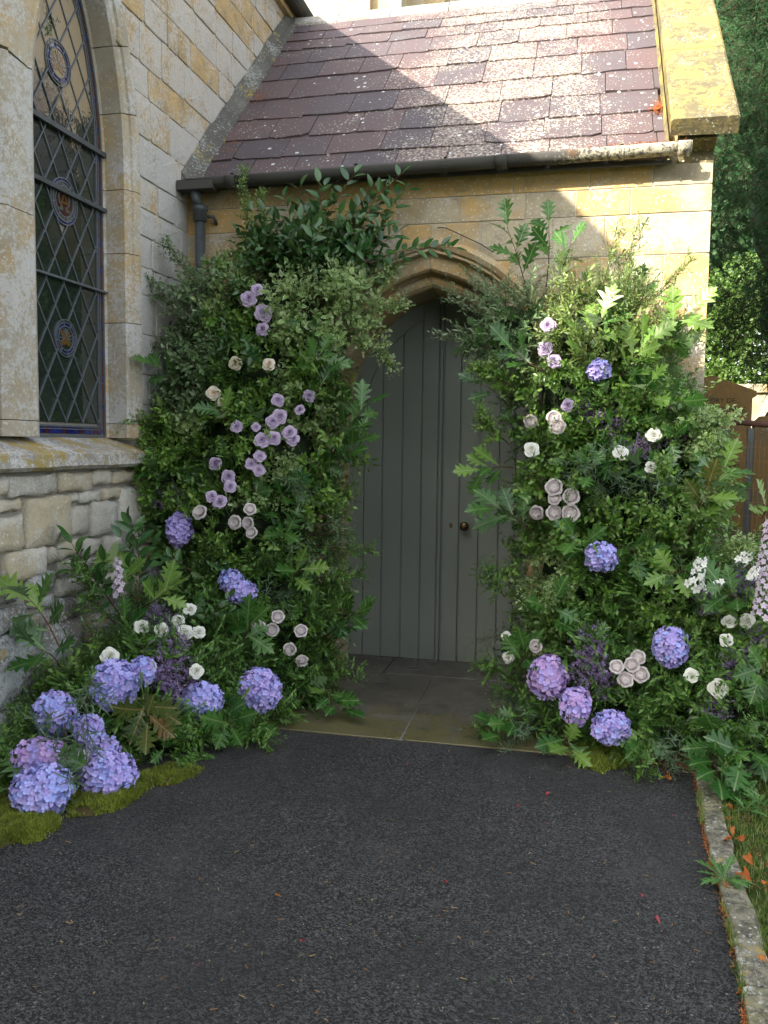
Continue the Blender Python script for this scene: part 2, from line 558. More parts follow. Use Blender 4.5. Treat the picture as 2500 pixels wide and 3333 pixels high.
def clip_poly(poly, a, b, c):
    """keep the side a*x+b*y>=c"""
    out = []
    for i in range(len(poly)):
        p, q = poly[i], poly[(i+1) % len(poly)]
        dp, dq = a*p[0]+b*p[1]-c, a*q[0]+b*q[1]-c
        if dp >= 0: out.append(p)
        if (dp >= 0) != (dq >= 0):
            k = dp/(dp-dq)
            out.append((p[0]+(q[0]-p[0])*k, p[1]+(q[1]-p[1])*k))
    return out


def area(poly):
    return .5*sum(poly[i][0]*poly[(i+1) % len(poly)][1]-poly[(i+1) % len(poly)][0]*poly[i][1] for i in range(len(poly)))


def inset(poly, d):
    """move every edge of a convex polygon inwards"""
    if area(poly) < 0: poly = poly[::-1]
    out = list(poly)
    for i in range(len(poly)):
        p, q = poly[i], poly[(i+1) % len(poly)]
        ex, ey = q[0]-p[0], q[1]-p[1]
        L = math.hypot(ex, ey)
        if L < 1e-6: continue
        nx, ny = -ey/L, ex/L
        out = clip_poly(out, nx, ny, nx*p[0]+ny*p[1]+d)
        if len(out) < 3: return []
    return out


def resample(poly, step, jit, seed, cut=.012):
    """outline with extra points, corners cut a little, uneven edges"""
    rr = random.Random(seed)
    out = []
    n = len(poly)
    for i in range(n):
        p, q = poly[i], poly[(i+1) % n]
        L = math.hypot(q[0]-p[0], q[1]-p[1])
        if L < 1e-4: continue
        m = max(2, min(6, int(L/step)+1))
        c = min(.25, cut/L+cut*1.2)
        for k in range(m):
            s_ = c+(1-2*c)*k/(m-1)
            out.append((p[0]+(q[0]-p[0])*s_+rr.uniform(-jit, jit), p[1]+(q[1]-p[1])*s_+rr.uniform(-jit, jit)))
    return out


def stone_mesh(poly, to3, proud=.012, back=.03, jit=.003, bulge=.004, step=.12, seed=0, bevel=.008, smooth=False, cut=.012):
    """one block: outline polygon (2D), to3(u, v, depth) maps to space"""
    rr = random.Random(seed)
    pl = resample(poly, step, jit, seed, cut)
    cx = sum(p[0] for p in pl)/len(pl)
    cy = sum(p[1] for p in pl)/len(pl)
    n = len(pl)
    rings = []
    for (sc_, d) in ((0, -back), (0, proud-bevel*.8), (bevel, proud), (.5, proud+bulge)):
        ring = []
        for p in pl:
            vx, vy = cx-p[0], cy-p[1]
            L = math.hypot(vx, vy) or 1
            k = sc_ if sc_ == .5 else min(.45, sc_/L)
            ring.append(to3(p[0]+vx*k, p[1]+vy*k, d+(rr.uniform(-bulge, bulge)*.6 if sc_ else 0)))
        rings.append(ring)
    mb = MB()
    mb.loft(rings, smooth, False)
    mb.v.append(tuple(to3(cx, cy, proud+bulge*rr.uniform(.4, 1.2))))
    ci = len(mb.v)-1
    for j in range(n):
        mb.f.append((3*n+j, 3*n+(j+1) % n, ci))
        mb.sm.append(smooth)
    return mb


# ---------------------------------------------------------------- ground
def grid_sheet(name, x0, x1, y0, y1, nx, ny, zf, mat, kind='structure'):
    xs = [x0+(x1-x0)*i/nx for i in range(nx+1)]
    ys = [y0+(y1-y0)*j/ny for j in range(ny+1)]
    mb = MB()
    vs = [(x, y, zf(x, y)) for y in ys for x in xs]
    fs = [(j*(nx+1)+i, j*(nx+1)+i+1, (j+1)*(nx+1)+i+1, (j+1)*(nx+1)+i) for j in range(ny) for i in range(nx)]
    mb.add(vs, fs, True)
    o = mb.build(name, mat)
    return tag(o, kind=kind)


def smooth01(a, b, x):
    k = max(0, min(1, (x-a)/(b-a)))
    return k*k*(3-2*k)


def ground_z(x, y):
    """lawn height: level beside the path, a bank rising to the graves"""
    if -3.3 < x < .52 and y < 6.6: return -.03
    z = smooth01(.75, 1.3, x)*smooth01(4.6, 7.0, y)*.75
    z += smooth01(8, 30, y)*.4*smooth01(.75, 1.3, x)
    z += .02*mnoise.noise(Vector((x*1.3, y*1.3, 0))) if x > .8 else 0
    if x < -3: z = -.03
    return z-.012 + (.012+.012*mnoise.noise(Vector((x*5, y*5, 3))) if x > .64 and y < 6 else 0)


xs_ = [-90, -50, -20, -8, -3.4, -3.3, .40, .52, .60, .70, .8, .95, 1.1, 1.3, 1.6, 2, 2.5, 3.2, 4.5, 7, 12, 25, 50, 90]
ys_ = [-90, -50, -20, -8, -3, 0, 1, 2, 2.5, 3, 3.5, 4, 4.3, 4.6, 5, 5.4, 5.8, 6.2, 6.6, 7, 7.6, 8.5, 10, 12, 15, 20, 30, 60, 150]
mb = MB()
mb.add([(x, y, ground_z(x, y)) for y in ys_ for x in xs_],
       [(j*len(xs_)+i, j*len(xs_)+i+1, (j+1)*len(xs_)+i+1, (j+1)*len(xs_)+i) for j in range(len(ys_)-1) for i in range(len(xs_)-1)], True)
tag(mb.build('ground', M['lawn']), kind='structure')


def kerb_x(y):
    return .577 + (y-4.03)*.045 + .006*math.sin(y*5)


# tarmac path: a strip following the kerb
mb = MB()
rows = [-14+.5*i for i in range(30)]+[1+.15*i for i in range(23)]
rows = [y for y in rows if y < 4.33]+[4.352]
vs = []
for y in rows:
    xe = kerb_x(y) if y < 4.3 else kerb_x(4.3)
    for k in range(13):
        x = -2.9+(xe+2.9)*k/12
        vs.append((x, y+(.01*mnoise.noise(Vector((x*4, 0, 0))) if y == rows[-1] else 0), .004+.004*mnoise.noise(Vector((x*1.1, y*1.1, 5)))))
mb.add(vs, [(j*13+i, j*13+i+1, (j+1)*13+i+1, (j+1)*13+i) for j in range(len(rows)-1) for i in range(12)], True)
tag(mb.build('tarmac_path', M['tarmac']), kind='structure')

# paved threshold: flagstones with mortar joints between
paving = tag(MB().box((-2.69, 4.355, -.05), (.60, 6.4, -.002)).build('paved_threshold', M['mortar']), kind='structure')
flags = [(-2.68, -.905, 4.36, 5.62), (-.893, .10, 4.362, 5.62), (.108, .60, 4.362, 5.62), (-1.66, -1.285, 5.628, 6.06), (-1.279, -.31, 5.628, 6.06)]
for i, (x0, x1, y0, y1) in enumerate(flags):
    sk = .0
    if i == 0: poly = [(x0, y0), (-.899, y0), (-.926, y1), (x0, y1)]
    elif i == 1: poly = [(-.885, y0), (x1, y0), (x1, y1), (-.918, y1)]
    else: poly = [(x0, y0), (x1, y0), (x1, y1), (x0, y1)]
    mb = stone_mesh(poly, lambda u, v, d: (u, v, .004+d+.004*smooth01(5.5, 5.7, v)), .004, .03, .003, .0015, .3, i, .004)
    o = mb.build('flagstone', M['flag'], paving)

# kerb stones
kerb = empty('kerb', (0, 0, 0))
kerb['kind'] = 'structure'
y = 4.26
i = 0
while y > -3:
    L = rnd.uniform(.55, .8) if i else .45
    y0 = y-L
    n = 7
    wd = .085+.02*rnd.random()
    poly = []
    for k in range(n):
        yy_ = y0+.004+(L-.008)*k/(n-1)
        poly.append((kerb_x(yy_)+.006+rnd.uniform(-.004, .004), yy_))
    for k in range(n-1, -1, -1):
        yy_ = y0+.004+(L-.008)*k/(n-1)
        poly.append((kerb_x(yy_)+wd+rnd.uniform(-.008, .012), yy_))
    mb = stone_mesh(poly[::-1] if area(poly) < 0 else poly, lambda u, v, d: (u, v, .012+d), .012, .08, .001, .003, 1, i, .01)
    mb.build('kerbstone', M['kerb'], kerb)
    y = y0
    i += 1
# old stone edging running right from the kerb end
for i, (x0, x1, y0, y1) in enumerate([(.70, 1.45, 4.32, 4.47), (1.46, 2.3, 4.33, 4.48)]):
    stone_mesh([(x0, y0), (x1, y0), (x1, y1), (x0, y1)], lambda u, v, d: (u, v, .012+d), .018, .08, .012, .004, .12, 50+i, .01).build('kerbstone', M['kerb'], kerb)

# ---------------------------------------------------------------- nave (left building)
nave = empty('church_nave', (-3.2, 5, 0), 'tall limestone church wall with a leaded pointed window, left of the porch', 'church wall')
nave_mw = Matrix.Translation((3.2, -5, 0))


def kid(o, par):
    """parent without moving the piece"""
    o.parent = par
    o.matrix_parent_inverse = Matrix.Translation(par.location).inverted() if par.parent is None else Matrix()
    return o


WY0, WY1, WZ0 = 3.985, 4.785, 1.61     # window light on the glass plane
SPR, RAD = 3.25, 2.1


def light_outline(off=0.0, n=14, z0=WZ0):
    """outline of the light (y, z) from bottom right up over the arch to bottom left; off > 0 grows it"""
    y0, y1 = WY0-off, WY1+off
    rad = RAD+off
    cr = WY1-RAD
    cl = WY0+RAD
    mid = (WY0+WY1)/2
    amax = math.acos((mid-cr)/rad)
    pts = [(y1, z0), (y1, 2.1), (y1, 2.7)]
    pts += [(cr+rad*math.cos(amax*k/n), SPR+rad*math.sin(amax*k/n)) for k in range(n+1)]
    pts += [(cl-rad*math.cos(amax*k/n), SPR+rad*math.sin(amax*k/n)) for k in range(n-1, -1, -1)]
    pts += [(y0, 2.7), (y0, 2.1), (y0, z0)]
    return pts


core = MB()
core.box((-3.6, 1.48, -.1), (XL-.022, 3.42, 5.5))
core.box((-3.6, 3.42, -.1), (XL-.022, 4.86, 1.46))
core.box((-3.6, 4.86, -.1), (XL-.022, 5.9, 1.6))
up = MB()
up.box((-3.6, 4.86, 1.6), (XL-.010, 8.6, 5.5))
kid(up.build('wall_core', M['pale_mortar']), nave)
core.box((-3.6, 3.42, 1.46), (-2.90, 4.86, 5.5))
core.box((-2.90, 3.42, 4.45), (XL-.022, 4.86, 5.5))
kid(core.build('wall_core', M['mortar']), nave)

to_nave = lambda u, v, d: (XL+d, u, v)
# dressed upper courses
z = 1.62
ci = 0
cnt = 0
while z < 5.5:
    h = rnd.choice((.17, .20, .22, .25, .19))
    y = 4.90+rnd.uniform(0, .02)
    if z > 3.3:
        y = WY1-RAD+math.sqrt(max(0, (RAD+.11)**2-min(z+h-SPR, 1.5)**2)) if z+h-SPR > 0 else y
        y = min(y, 4.90)
    first = True
    while y < 8.3:
        w = rnd.uniform(.16, .26) if first and ci % 2 else rnd.uniform(.24, .52)
        if rnd.random() < .2: w *= .6
        y1 = min(y+w, 8.4)
        j = .0028
        vis = (y < 5.68 or z+h > rooftop(y1)-.1-.45*(y1 > 7.65)) and (y < 5.62 or z+h > 3.2)
        if vis:
            tl = [(y+j, z+j), (y1-j, z+j), (y1-j, z+h-j), (y+j, z+h-j)]
            tl = [(p[0]+rnd.uniform(-.004, .004), p[1]+rnd.uniform(-.004, .004)) for p in tl]
            mb = stone_mesh(tl, to_nave, rnd.uniform(-.004, .003), .02, .0028, .003, .10, cnt, .005)
            kid(mb.build('stone', M['nave_stone']), nave)
            cnt += 1
        y = y1
        first = False
    z += h
    ci += 1
# rubble below the sill: traced block by block from its place on the wall
RB = [(-60, 108, 45, 318), (58, 85, 500, 328), (512, 65, 818, 268), (825, 64, 982, 222), (1003, 58, 1240, 200),
      (620, 280, 700, 400), (708, 258, 893, 374), (910, 238, 1068, 348), (1068, 222, 1292, 572),
      (-90, 350, 196, 470), (-90, 490, 206, 824), (224, 308, 628, 768), (638, 404, 802, 668), (808, 354, 1042, 658),
      (42, 785, 408, 1062), (438, 765, 502, 922), (512, 705, 735, 860), (742, 690, 900, 850), (915, 662, 1085, 835),
      (1304, 358, 1418, 547), (1424, 330, 1570, 552), (1320, 565, 1450, 735), (1200, 588, 1314, 730), (1262, 750, 1375, 905),
      (1258, 120, 1400, 330), (520, 880, 700, 1010), (710, 860, 1000, 1010), (1010, 850, 1250, 1010), (-90, 1078, 150, 1292), (228, 1000, 495, 1180), (-90, 1305, 240, 1535), (250, 1200, 480, 1330), (255, 1345, 500, 1520), (510, 1200, 790, 1400), (520, 1025, 800, 1180),
      (810, 1025, 1060, 1240), (1080, 1025, 1300, 1250)]
for i, (a, b, c_, d_) in enumerate(RB):
    k = 1659/2500/2.765
    cs = []
    for (px_, py_) in ((a, b), (c_, b), (c_, d_), (a, d_)):
        sx, sy = px_*k, (1500/1.507)+py_*k
        sy = 1500*1659/2500+py_*k
        p = hit(sx, sy, 0, XL)
        cs.append((p[1], p[2]))
    # level the block a little: beds in this wall are near horizontal
    zt = (cs[0][1]+cs[1][1])/2
    zb = (cs[2][1]+cs[3][1])/2
    zt = min(zt, 1.425)
    cs = [(cs[0][0], zt+rnd.uniform(-.012, .0)), (cs[1][0], zt+rnd.uniform(-.012, .0)), (cs[2][0], zb+rnd.uniform(-.01, .012)), (cs[3][0], zb+rnd.uniform(-.01, .012))]
    mb = stone_mesh(cs[::-1], to_nave, rnd.uniform(.012, .026), .03, .008, .006, .05, 400+i, .018, True)
    kid(mb.build('stone', M['boulder'] if 28 <= i <= 33 else M['rubble']), nave)
for i, (a, b, c_, d_) in enumerate([(2.6, .18, 3.42, .42), (3.43, .28, 3.80, .64), (3.85, .26, 4.20, .62), (4.22, .22, 4.7, .6), (2.5, -.05, 3.30, .17), (3.32, -.05, 3.75, .27), (3.77, -.05, 4.25, .24), (2.5, .45, 3.3, .8), (4.3, -.05, 5.0, .2), (4.72, .22, 5.2, .5), (5.2, .0, 5.58, .4), (5.0, .52, 5.58, .8), (4.86, 1.05, 5.1, 1.38), (5.12, .83, 5.58, 1.1), (5.12, 1.12, 5.58, 1.4)]):
    mb = stone_mesh([(a, b), (c_, b), (c_, d_), (a, d_)], to_nave, .035 if a < 4.3 else .015, .05, .014, .012, .06, 600+i, .03, True)
    kid(mb.build('stone', M['boulder'] if d_ < .85 else M['rubble']), nave)
# wider stones seen left of the window foot
for i, (a, b, c_, d_) in enumerate([(2.7, .82, 3.25, 1.05), (2.7, 1.08, 3.28, 1.42)]):
    kid(stone_mesh([(a, b), (c_, b), (c_, d_), (a, d_)], to_nave, .02, .03, .01, .01, .06, 650+i, .02, True).build('stone', M['rubble']), nave)

# right jamb and arch of the window: profile swept up the outline, cut into blocks
def sweep(path, prof, closed=False):
    """path: (y, z) points in order; prof: list of (outward, x). returns rings"""
    rings = []
    for i, p in enumerate(path):
        a = Vector(path[max(i-1, 0)])
        b = Vector(path[min(i+1, len(path)-1)])
        tg = (b-a).normalized()
        nn = Vector((tg.y, -tg.x))
        rings.append([(x, p[0]+nn.x*o, p[1]+nn.y*o) for (o, x) in prof])
    return rings


jprof = [(-.002, -2.94), (-.002, -2.885), (.012, -2.87), (.006, -2.742), (.022, -2.728), (.052, -2.722), (.058, -2.708), (.088, -2.698), (.118, -2.694), (.122, -2.735), (.122, -2.94)]
full = light_outline(0, 14)
# right side: split at joints
seg_idx = []
right = full[:18]


def arc_cut(path, lens):
    """cut a polyline into pieces of given lengths"""
    acc = [0]
    for i in range(1, len(path)):
        acc.append(acc[-1]+math.dist(path[i-1], path[i]))

    def at(s_):
        for i in range(1, len(path)):
            if acc[i] >= s_:
                k = (s_-acc[i-1])/(acc[i]-acc[i-1])
                return tuple(path[i-1][q]+(path[i][q]-path[i-1][q])*k for q in (0, 1))
        return path[-1]
    out = []
    s0 = 0
    for L in lens:
        s1 = min(s0+L, acc[-1])
        if s1-s0 < .02: break
        n = max(2, int((s1-s0)/.10)+1)
        g = .0022
        out.append([at(s0+g+(s1-s0-2*g)*k/n) for k in range(n+1)])
        s0 = s1
    return out


nave_win = empty('window', (XG, 4.4, WZ0))
kid(nave_win, nave)
nave_win.matrix_parent_inverse = Matrix.Translation(nave.location).inverted()


def kidw(o, par):
    """child of a window/door empty: keep world place"""
    o.parent = par
    o.matrix_parent_inverse = Matrix.Translation(Vector(par.location)).inverted()
    return o


for i, pc in enumerate(arc_cut(right, [.09, .62, .42, .38, .44, .36, .5, .45, .5])):
    mb = MB().loft(sweep(pc, jprof), False, True)
    kid(mb.build('jamb_stone', M['jamb']), nave)
# mullion with its left arch limb
left_path = full[-1:-18:-1]
lprof = [(-.002, -2.94), (-.002, -2.84), (-.010, -2.80), (.055, -2.762), (.07, -2.775), (.085, -2.772), (.21, -2.772), (.225, -2.775), (.24, -2.762), (.29, -2.80), (.30, -2.84), (.30, -2.94)]


def sweepL(path, prof):
    rings = []
    for i, p in enumerate(path):
        a = Vector(path[max(i-1, 0)])
        b = Vector(path[min(i+1, len(path)-1)])
        tg = (b-a).normalized()
        nn = Vector((-tg.y, tg.x))
        rings.append([(x, p[0]+nn.x*o, p[1]+nn.y*o) for (o, x) in prof])
    return rings


for i, pc in enumerate(arc_cut(left_path, [.085, 1.05, .72, .58, .4, .4, .5, .5])):
    kid(MB().loft(sweepL(pc, lprof)[::-1], False, True).build('mullion', M['jamb']), nave)
# plain stone behind the tracery and next light's dark glass
kid(MB().box((-2.899, 3.42, 1.6), (-2.87, 3.66, 3.3)).build('pane', M['quarry']), nave_win).matrix_parent_inverse = Matrix.Translation(nave_win.location).inverted()
kid(MB().box((-2.95, 3.42, 3.3), (-2.80, 3.72, 4.5)).build('tracery', M['jamb']), nave)

# sill
sp_ = [(-2.97, 1.40), (-2.97, 1.612), (-2.885, 1.610), (-2.66, 1.535), (-2.635, 1.52), (-2.632, 1.458), (-2.66, 1.438), (-2.70, 1.44)]
for i, (a, b) in enumerate([(2.6, 3.712), (3.716, 4.872)]):
    ny_ = 12
    rings = [[(x+(.004*mnoise.noise(Vector((x*9, a+(b-a)*k/ny_*9, z*9))) if x > -2.7 else 0), a+(b-a)*k/ny_, z+(.004*mnoise.noise(Vector((x*12, (a+(b-a)*k/ny_)*12, 7))))) for x, z in sp_] for k in range(ny_+1)]
    kid(MB().loft(rings, False, True).build('window_sill', M['sill']), nave)

# glass: border strips, diamond quarries, leads, roundels
BW = .068
inner = light_outline(-BW, 14, WZ0+BW+.02)
inner_ccw = inner if area(inner) > 0 else inner[::-1]


def clip_to(poly, conv):
    out = poly
    for i in range(len(conv)):
        p, q = conv[i], conv[(i+1) % len(conv)]
        ex, ey = q[0]-p[0], q[1]-p[1]
        if abs(ex)+abs(ey) < 1e-7: continue
        nx, ny = -ey, ex
        out = clip_poly(out, nx, ny, nx*p[0]+ny*p[1])
        if len(out) < 3: return []
    return out


def circ(cy, cz, r_, n=20):
    return [(cy+r_*math.cos(2*math.pi*k/n), cz+r_*math.sin(2*math.pi*k/n)) for k in range(n)]


ROUND = [(4.352, 3.685, .118), (4.385, 2.943, .128), (4.377, 2.177, .105)]
dw, dh = .166, .262
npane = 0
for r_ in range(-1, 24):
    for c_ in range(-1, 6):
        cy = WY0+BW+.066+c_*dw+(dw/2 if r_ % 2 else 0)
        cz = WZ0+.09+r_*dh/2
        dia = [(cy+dw/2, cz), (cy, cz+dh/2), (cy-dw/2, cz), (cy, cz-dh/2)]
        pl = clip_to(dia, inner_ccw)
        if len(pl) < 3 or abs(area(pl)) < .0006 or cz > 4.35: continue
        if any(math.hypot(cy-a, cz-b) < q*.6 for a, b, q in ROUND): continue
        tz, ty = rnd.uniform(-.006, .006), rnd.uniform(-.006, .006)
        vs = [(XG+(p[0]-cy)*ty+(p[1]-cz)*tz, p[0], p[1]) for p in pl]
        mb = MB().add(vs+[(v[0]-.006, v[1], v[2]) for v in vs], [tuple(range(len(vs)))]+[(k, k+len(vs), (k+1) % len(vs)+len(vs), (k+1) % len(vs)) for k in range(len(vs))])
        kidw(mb.build('pane', M['quarry']), nave_win)
        npane += 1


def strip2(mb, p, q, w, x0, x1):
    """flat bar between two (y, z) points"""
    d = Vector((q[0]-p[0], q[1]-p[1]))
    if d.length < 1e-5: return
    n = Vector((-d.y, d.x)).normalized()*w/2
    a, b, c_, e = (p[0]+n.x, p[1]+n.y), (q[0]+n.x, q[1]+n.y), (q[0]-n.x, q[1]-n.y), (p[0]-n.x, p[1]-n.y)
    vs = [(x0, *k) for k in (a, b, c_, e)]+[(x1, *k) for k in (a, b, c_, e)]
    mb.add(vs, [(0, 1, 2, 3), (7, 6, 5, 4), (0, 4, 5, 1), (1, 5, 6, 2), (2, 6, 7, 3), (3, 7, 4, 0)])


cames = MB()
ymid = WY0+BW+.066
for s_ in (-1, 1):
    for k in range(-18, 30):
        # line z = z0 + s*(dh/dw)*(y - y0)
        p0 = (ymid+dw/2+k*dw, WZ0+.09)
        sl = s_*dh/dw
        a = (3.5, p0[1]+sl*(3.5-p0[0]))
        b = (5.2, p0[1]+sl*(5.2-p0[0]))
        # clip the segment to the convex light
        t0, t1 = 0.0, 1.0
        for i in range(len(inner_ccw)):
            p, q = inner_ccw[i], inner_ccw[(i+1) % len(inner_ccw)]
            ex, ey = q[0]-p[0], q[1]-p[1]
            if abs(ex)+abs(ey) < 1e-7: continue
            f0 = -ey*(a[0]-p[0])+ex*(a[1]-p[1])
            f1 = -ey*(b[0]-p[0])+ex*(b[1]-p[1])
            if f0 < 0 and f1 < 0: t1 = -1
            elif f0 < 0: t0 = max(t0, f0/(f0-f1))
            elif f1 < 0: t1 = min(t1, f0/(f0-f1))
        if t1 <= t0: continue
        A = (a[0]+(b[0]-a[0])*t0, a[1]+(b[1]-a[1])*t0)
        B = (a[0]+(b[0]-a[0])*t1, a[1]+(b[1]-a[1])*t1)
        # leave the roundels free
        segs = [(A, B)]
        for (cy, cz, q) in ROUND:
            ns = []
            for (u_, v_) in segs:
                d = Vector(v_)-Vector(u_)
                L = d.length
                d.normalize()
                m_ = Vector((cy, cz))-Vector(u_)
                pr = m_.dot(d)
                h2 = q*q-(m_.length_squared-pr*pr)
                if h2 <= 0 or pr+math.sqrt(h2) < 0 or pr-math.sqrt(h2) > L:
                    ns.append((u_, v_))
                    continue
                e_ = math.sqrt(h2)
                if pr-e_ > 0: ns.append((u_, tuple(Vector(u_)+d*(pr-e_))))
                if pr+e_ < L: ns.append((tuple(Vector(u_)+d*(pr+e_)), v_))
            segs = ns
        for (u_, v_) in segs:
            if min(u_[1], v_[1]) < 4.4:
                strip2(cames, u_, v_, .0068, XG+.0005, XG+.0075+.0012*(s_ > 0))
for off, wd in ((-BW, .009), (-BW+.018, .006), (-.008, .012)):
    pl = light_outline(off, 14, WZ0-off if off < -.01 else WZ0+.008)
    for i in range(len(pl)-1):
        if pl[i][1] < 4.4: strip2(cames, pl[i], pl[i+1], wd, XG+.0005, XG+.010)
    strip2(cames, pl[-1], pl[0], wd, XG+.0005, XG+.0095)
for (cy, cz, q) in ROUND:
    for rr_ in (q, q*.86, q*.66):
        c0 = circ(cy, cz, rr_, 28)
        for i in range(28): strip2(cames, c0[i], c0[(i+1) % 28], .006, XG+.001, XG+.0088)
    for k in range(8):
        a_ = math.pi/4*k+.2
        strip2(cames, (cy+q*.66*math.cos(a_), cz+q*.66*math.sin(a_)), (cy+q*math.cos(a_), cz+q*math.sin(a_)), .005, XG+.001, XG+.0092)
o = cames.build('lead_came', M['lead'])
kidw(o, nave_win)
# border glass: blue with small ruby squares
bp = light_outline(-BW/2-.004, 40, WZ0+.045)
acc = 0
path_b = [(WY0+.05, WZ0+.042)]
steps = []
pieces = MB(), MB()
seq = [(WY0+.03, WZ0+.045)]
# bottom run then up the right side and over
run = [(WY0+.01, WZ0+.042), (WY1-.034, WZ0+.042)]+bp[1:]
pcs = arc_cut(run, [.045, .13, .034, .13, .034, .13, .034, .13, .034]+[.055]+[.13, .036]*20)
for i, pc in enumerate(pcs):
    if pc[0][1] > 4.3: continue
    mt = 'red_glass' if i % 2 == 0 and i else 'blue_glass'
    mb = MB()
    for k in range(len(pc)-1): strip2(mb, pc[k], pc[k+1], .036, XG-.002, XG+.003)
    kidw(mb.build('border_pane', M[mt]), nave_win)
mb = MB()
lft = light_outline(-BW/2-.004, 20, WZ0+.06)[-1:-22:-1]
for k in range(len(lft)-1):
    if lft[k][1] < 4.3: strip2(mb, lft[k], lft[k+1], .036, XG-.002, XG+.003)
kidw(mb.build('border_pane', M['blue_glass']), nave_win)
# saddle bars
for z_, w_ in ((3.325, .014), (2.995, .012), (2.503, .006)):
    mb = MB().box((XG+.012, WY0-.004, z_-w_), (XG+.034, WY1+.004, z_+w_))
    kidw(mb.build('glazing_bar', M['pipe'] if w_ > .01 else M['lead']), nave_win)


def disc(mb, poly, x):
    vs = [(x, *p) for p in poly]
    mb.add(vs+[(x-.004, *p) for p in poly], [tuple(range(len(vs)))]+[(k, k+len(vs), (k+1) % len(vs)+len(vs), (k+1) % len(vs)) for k in range(len(vs))])


for i, (cy, cz, q) in enumerate(ROUND):
    rd = empty('roundel', (XG, cy, cz))
    rd.parent = nave_win
    rd.matrix_parent_inverse = Matrix.Translation(nave_win.location).inverted()

    def kr(mb, name, mat):
        o = mb.build(name, mat)
        o.parent = rd
        o.matrix_parent_inverse = Matrix.Translation(rd.location).inverted()
        return o
    mb = MB(); disc(mb, circ(cy, cz, q, 28), XG+.0015); kr(mb, 'outer_ring', M['blue_glass'] if i == 1 else M['quarry'])
    mb = MB(); disc(mb, circ(cy, cz, q*.86, 28), XG+.003)
    kr(mb, 'middle_ring', M['grey_glass'] if i == 1 else M['blue_glass'])
    mb = MB(); disc(mb, circ(cy, cz, q*.66, 28), XG+.0042)
    kr(mb, 'centre_pane', M['maroon'] if i == 1 else M['quarry'])
    if i != 1:
        mb = MB()
        for a_ in (45, 135, 225, 315):
            a_ = R(a_)
            pe = [(cy+.02*q*math.cos(a_), cz+.02*q*math.sin(a_))]
            for k in range(7):
                s_ = k/6
                w_ = .20*q*math.sin(math.pi*(.15+.85*s_)) * (1 if s_ < .9 else .5)
                pe.append((cy+math.cos(a_)*q*.58*s_-math.sin(a_)*w_, cz+math.sin(a_)*q*.58*s_+math.cos(a_)*w_))
            for k in range(6, -1, -1):
                s_ = k/6
                w_ = -.20*q*math.sin(math.pi*(.15+.85*s_)) * (1 if s_ < .9 else .5)
                pe.append((cy+math.cos(a_)*q*.58*s_-math.sin(a_)*w_, cz+math.sin(a_)*q*.58*s_+math.cos(a_)*w_))
            disc(mb, pe, XG+.0052+.0003*a_)
        kr(mb, 'flower_motif', M['gold_glass'])
        mb = MB()
        for a_ in (90, 0, 180):
            a_ = R(a_)
            for da in (-.4, 0, .4):
                strip2(mb, (cy+.08*q*math.cos(a_), cz+.08*q*math.sin(a_)), (cy+.56*q*math.cos(a_+da), cz+.56*q*math.sin(a_+da)), .006, XG+.003, XG+.0078+.0003*da)
        kr(mb, 'petal_motif', M['grey_glass'])
    else:
        for ch, sz, mt in (('\u03a9', 1.42, 'grey_glass'), ('A', 1.12, 'gold_glass')):
            cu = bpy.data.curves.new('letter', 'FONT')
            cu.body = ch
            cu.size = q*sz
            cu.align_x = 'CENTER'
            cu.align_y = 'CENTER'
            cu.extrude = .0006
            cu.resolution_u = 3
            cu.materials.append(M[mt])
            o = bpy.data.objects.new('letter', cu)
            COL.objects.link(o)
            o.parent = rd
            o.location = (.0055+(.0016 if ch == 'A' else 0), 0, 0)
            o.rotation_euler = (R(90), 0, R(90))
            to_mesh(o)

# nave eave gutter seen over the porch
gp = []
for yv in (1.48, 8.75):
    gp.append([(-2.60+.075*math.cos(a_), yv, 5.56+.075*math.sin(a_)) for a_ in [math.pi+math.pi*k/8 for k in range(9)]]+[(-2.535, yv, 5.575), (-2.665, yv, 5.575)])
kid(MB().loft(gp, False, True).build('eave_gutter', M['gutter']), nave)
kid(MB().box((-3.6, 1.5, 5.45), (-2.66, 8.7, 5.56)).build('eave_course', M['nave_stone']), nave)
# nave roof slope
kid(MB().add([(-2.62, 1.48, 5.60), (-2.62, 8.7, 5.60), (-7, 8.7, 9.0), (-7, 1.48, 9.0), (-2.7, 1.48, 5.5), (-2.7, 8.7, 5.5), (-7, 8.7, 5.5), (-7, 1.48, 5.5)],
             [(0, 1, 2, 3), (4, 7, 6, 5), (0, 3, 7, 4), (1, 5, 6, 2)]).build('roof', M['slate']), nave)
kid(MB().box((-7, 1.5, -.1), (-3.6, 8.6, 5.5)).build('inner_wall', M['nave_stone']), nave)

# ---------------------------------------------------------------- porch
porch = empty('church_porch', (-.9, 5.8, 0), 'small limestone porch with a mossy slate roof and pointed grey-green door', 'church porch')
HALF = [(0, 2.639), (.10, 2.610), (.185, 2.578), (.29, 2.513), (.37, 2.445), (.427, 2.388), (.485, 2.318), (.529, 2.250), (.575, 2.168), (.609, 2.095), (.634, 2.015), (.652, 1.90), (.663, 1.75), (.667, 1.6)]


def half_path(side, z0=0.0):
    """outline from the apex down one side (x relative to the door centre)"""
    p = [(side*x, z) for x, z in HALF]
    zz = 1.35
    while zz > z0+.05:
        p.append((side*.667, zz))
        zz -= .27
    p.append((side*.667, z0))
    return p


def half_norm(path, side):
    out = []
    for i, p in enumerate(path):
        a = Vector(path[max(i-1, 0)])
        b = Vector(path[min(i+1, len(path)-1)])
        tg = (b-a).normalized()
        nn = Vector((-tg.y, tg.x))*side
        if i == 0:
            # apex mitre: stay on the centre line
            nn = Vector((0, 1/max(.3, nn.y)))
        out.append(nn)
    return out


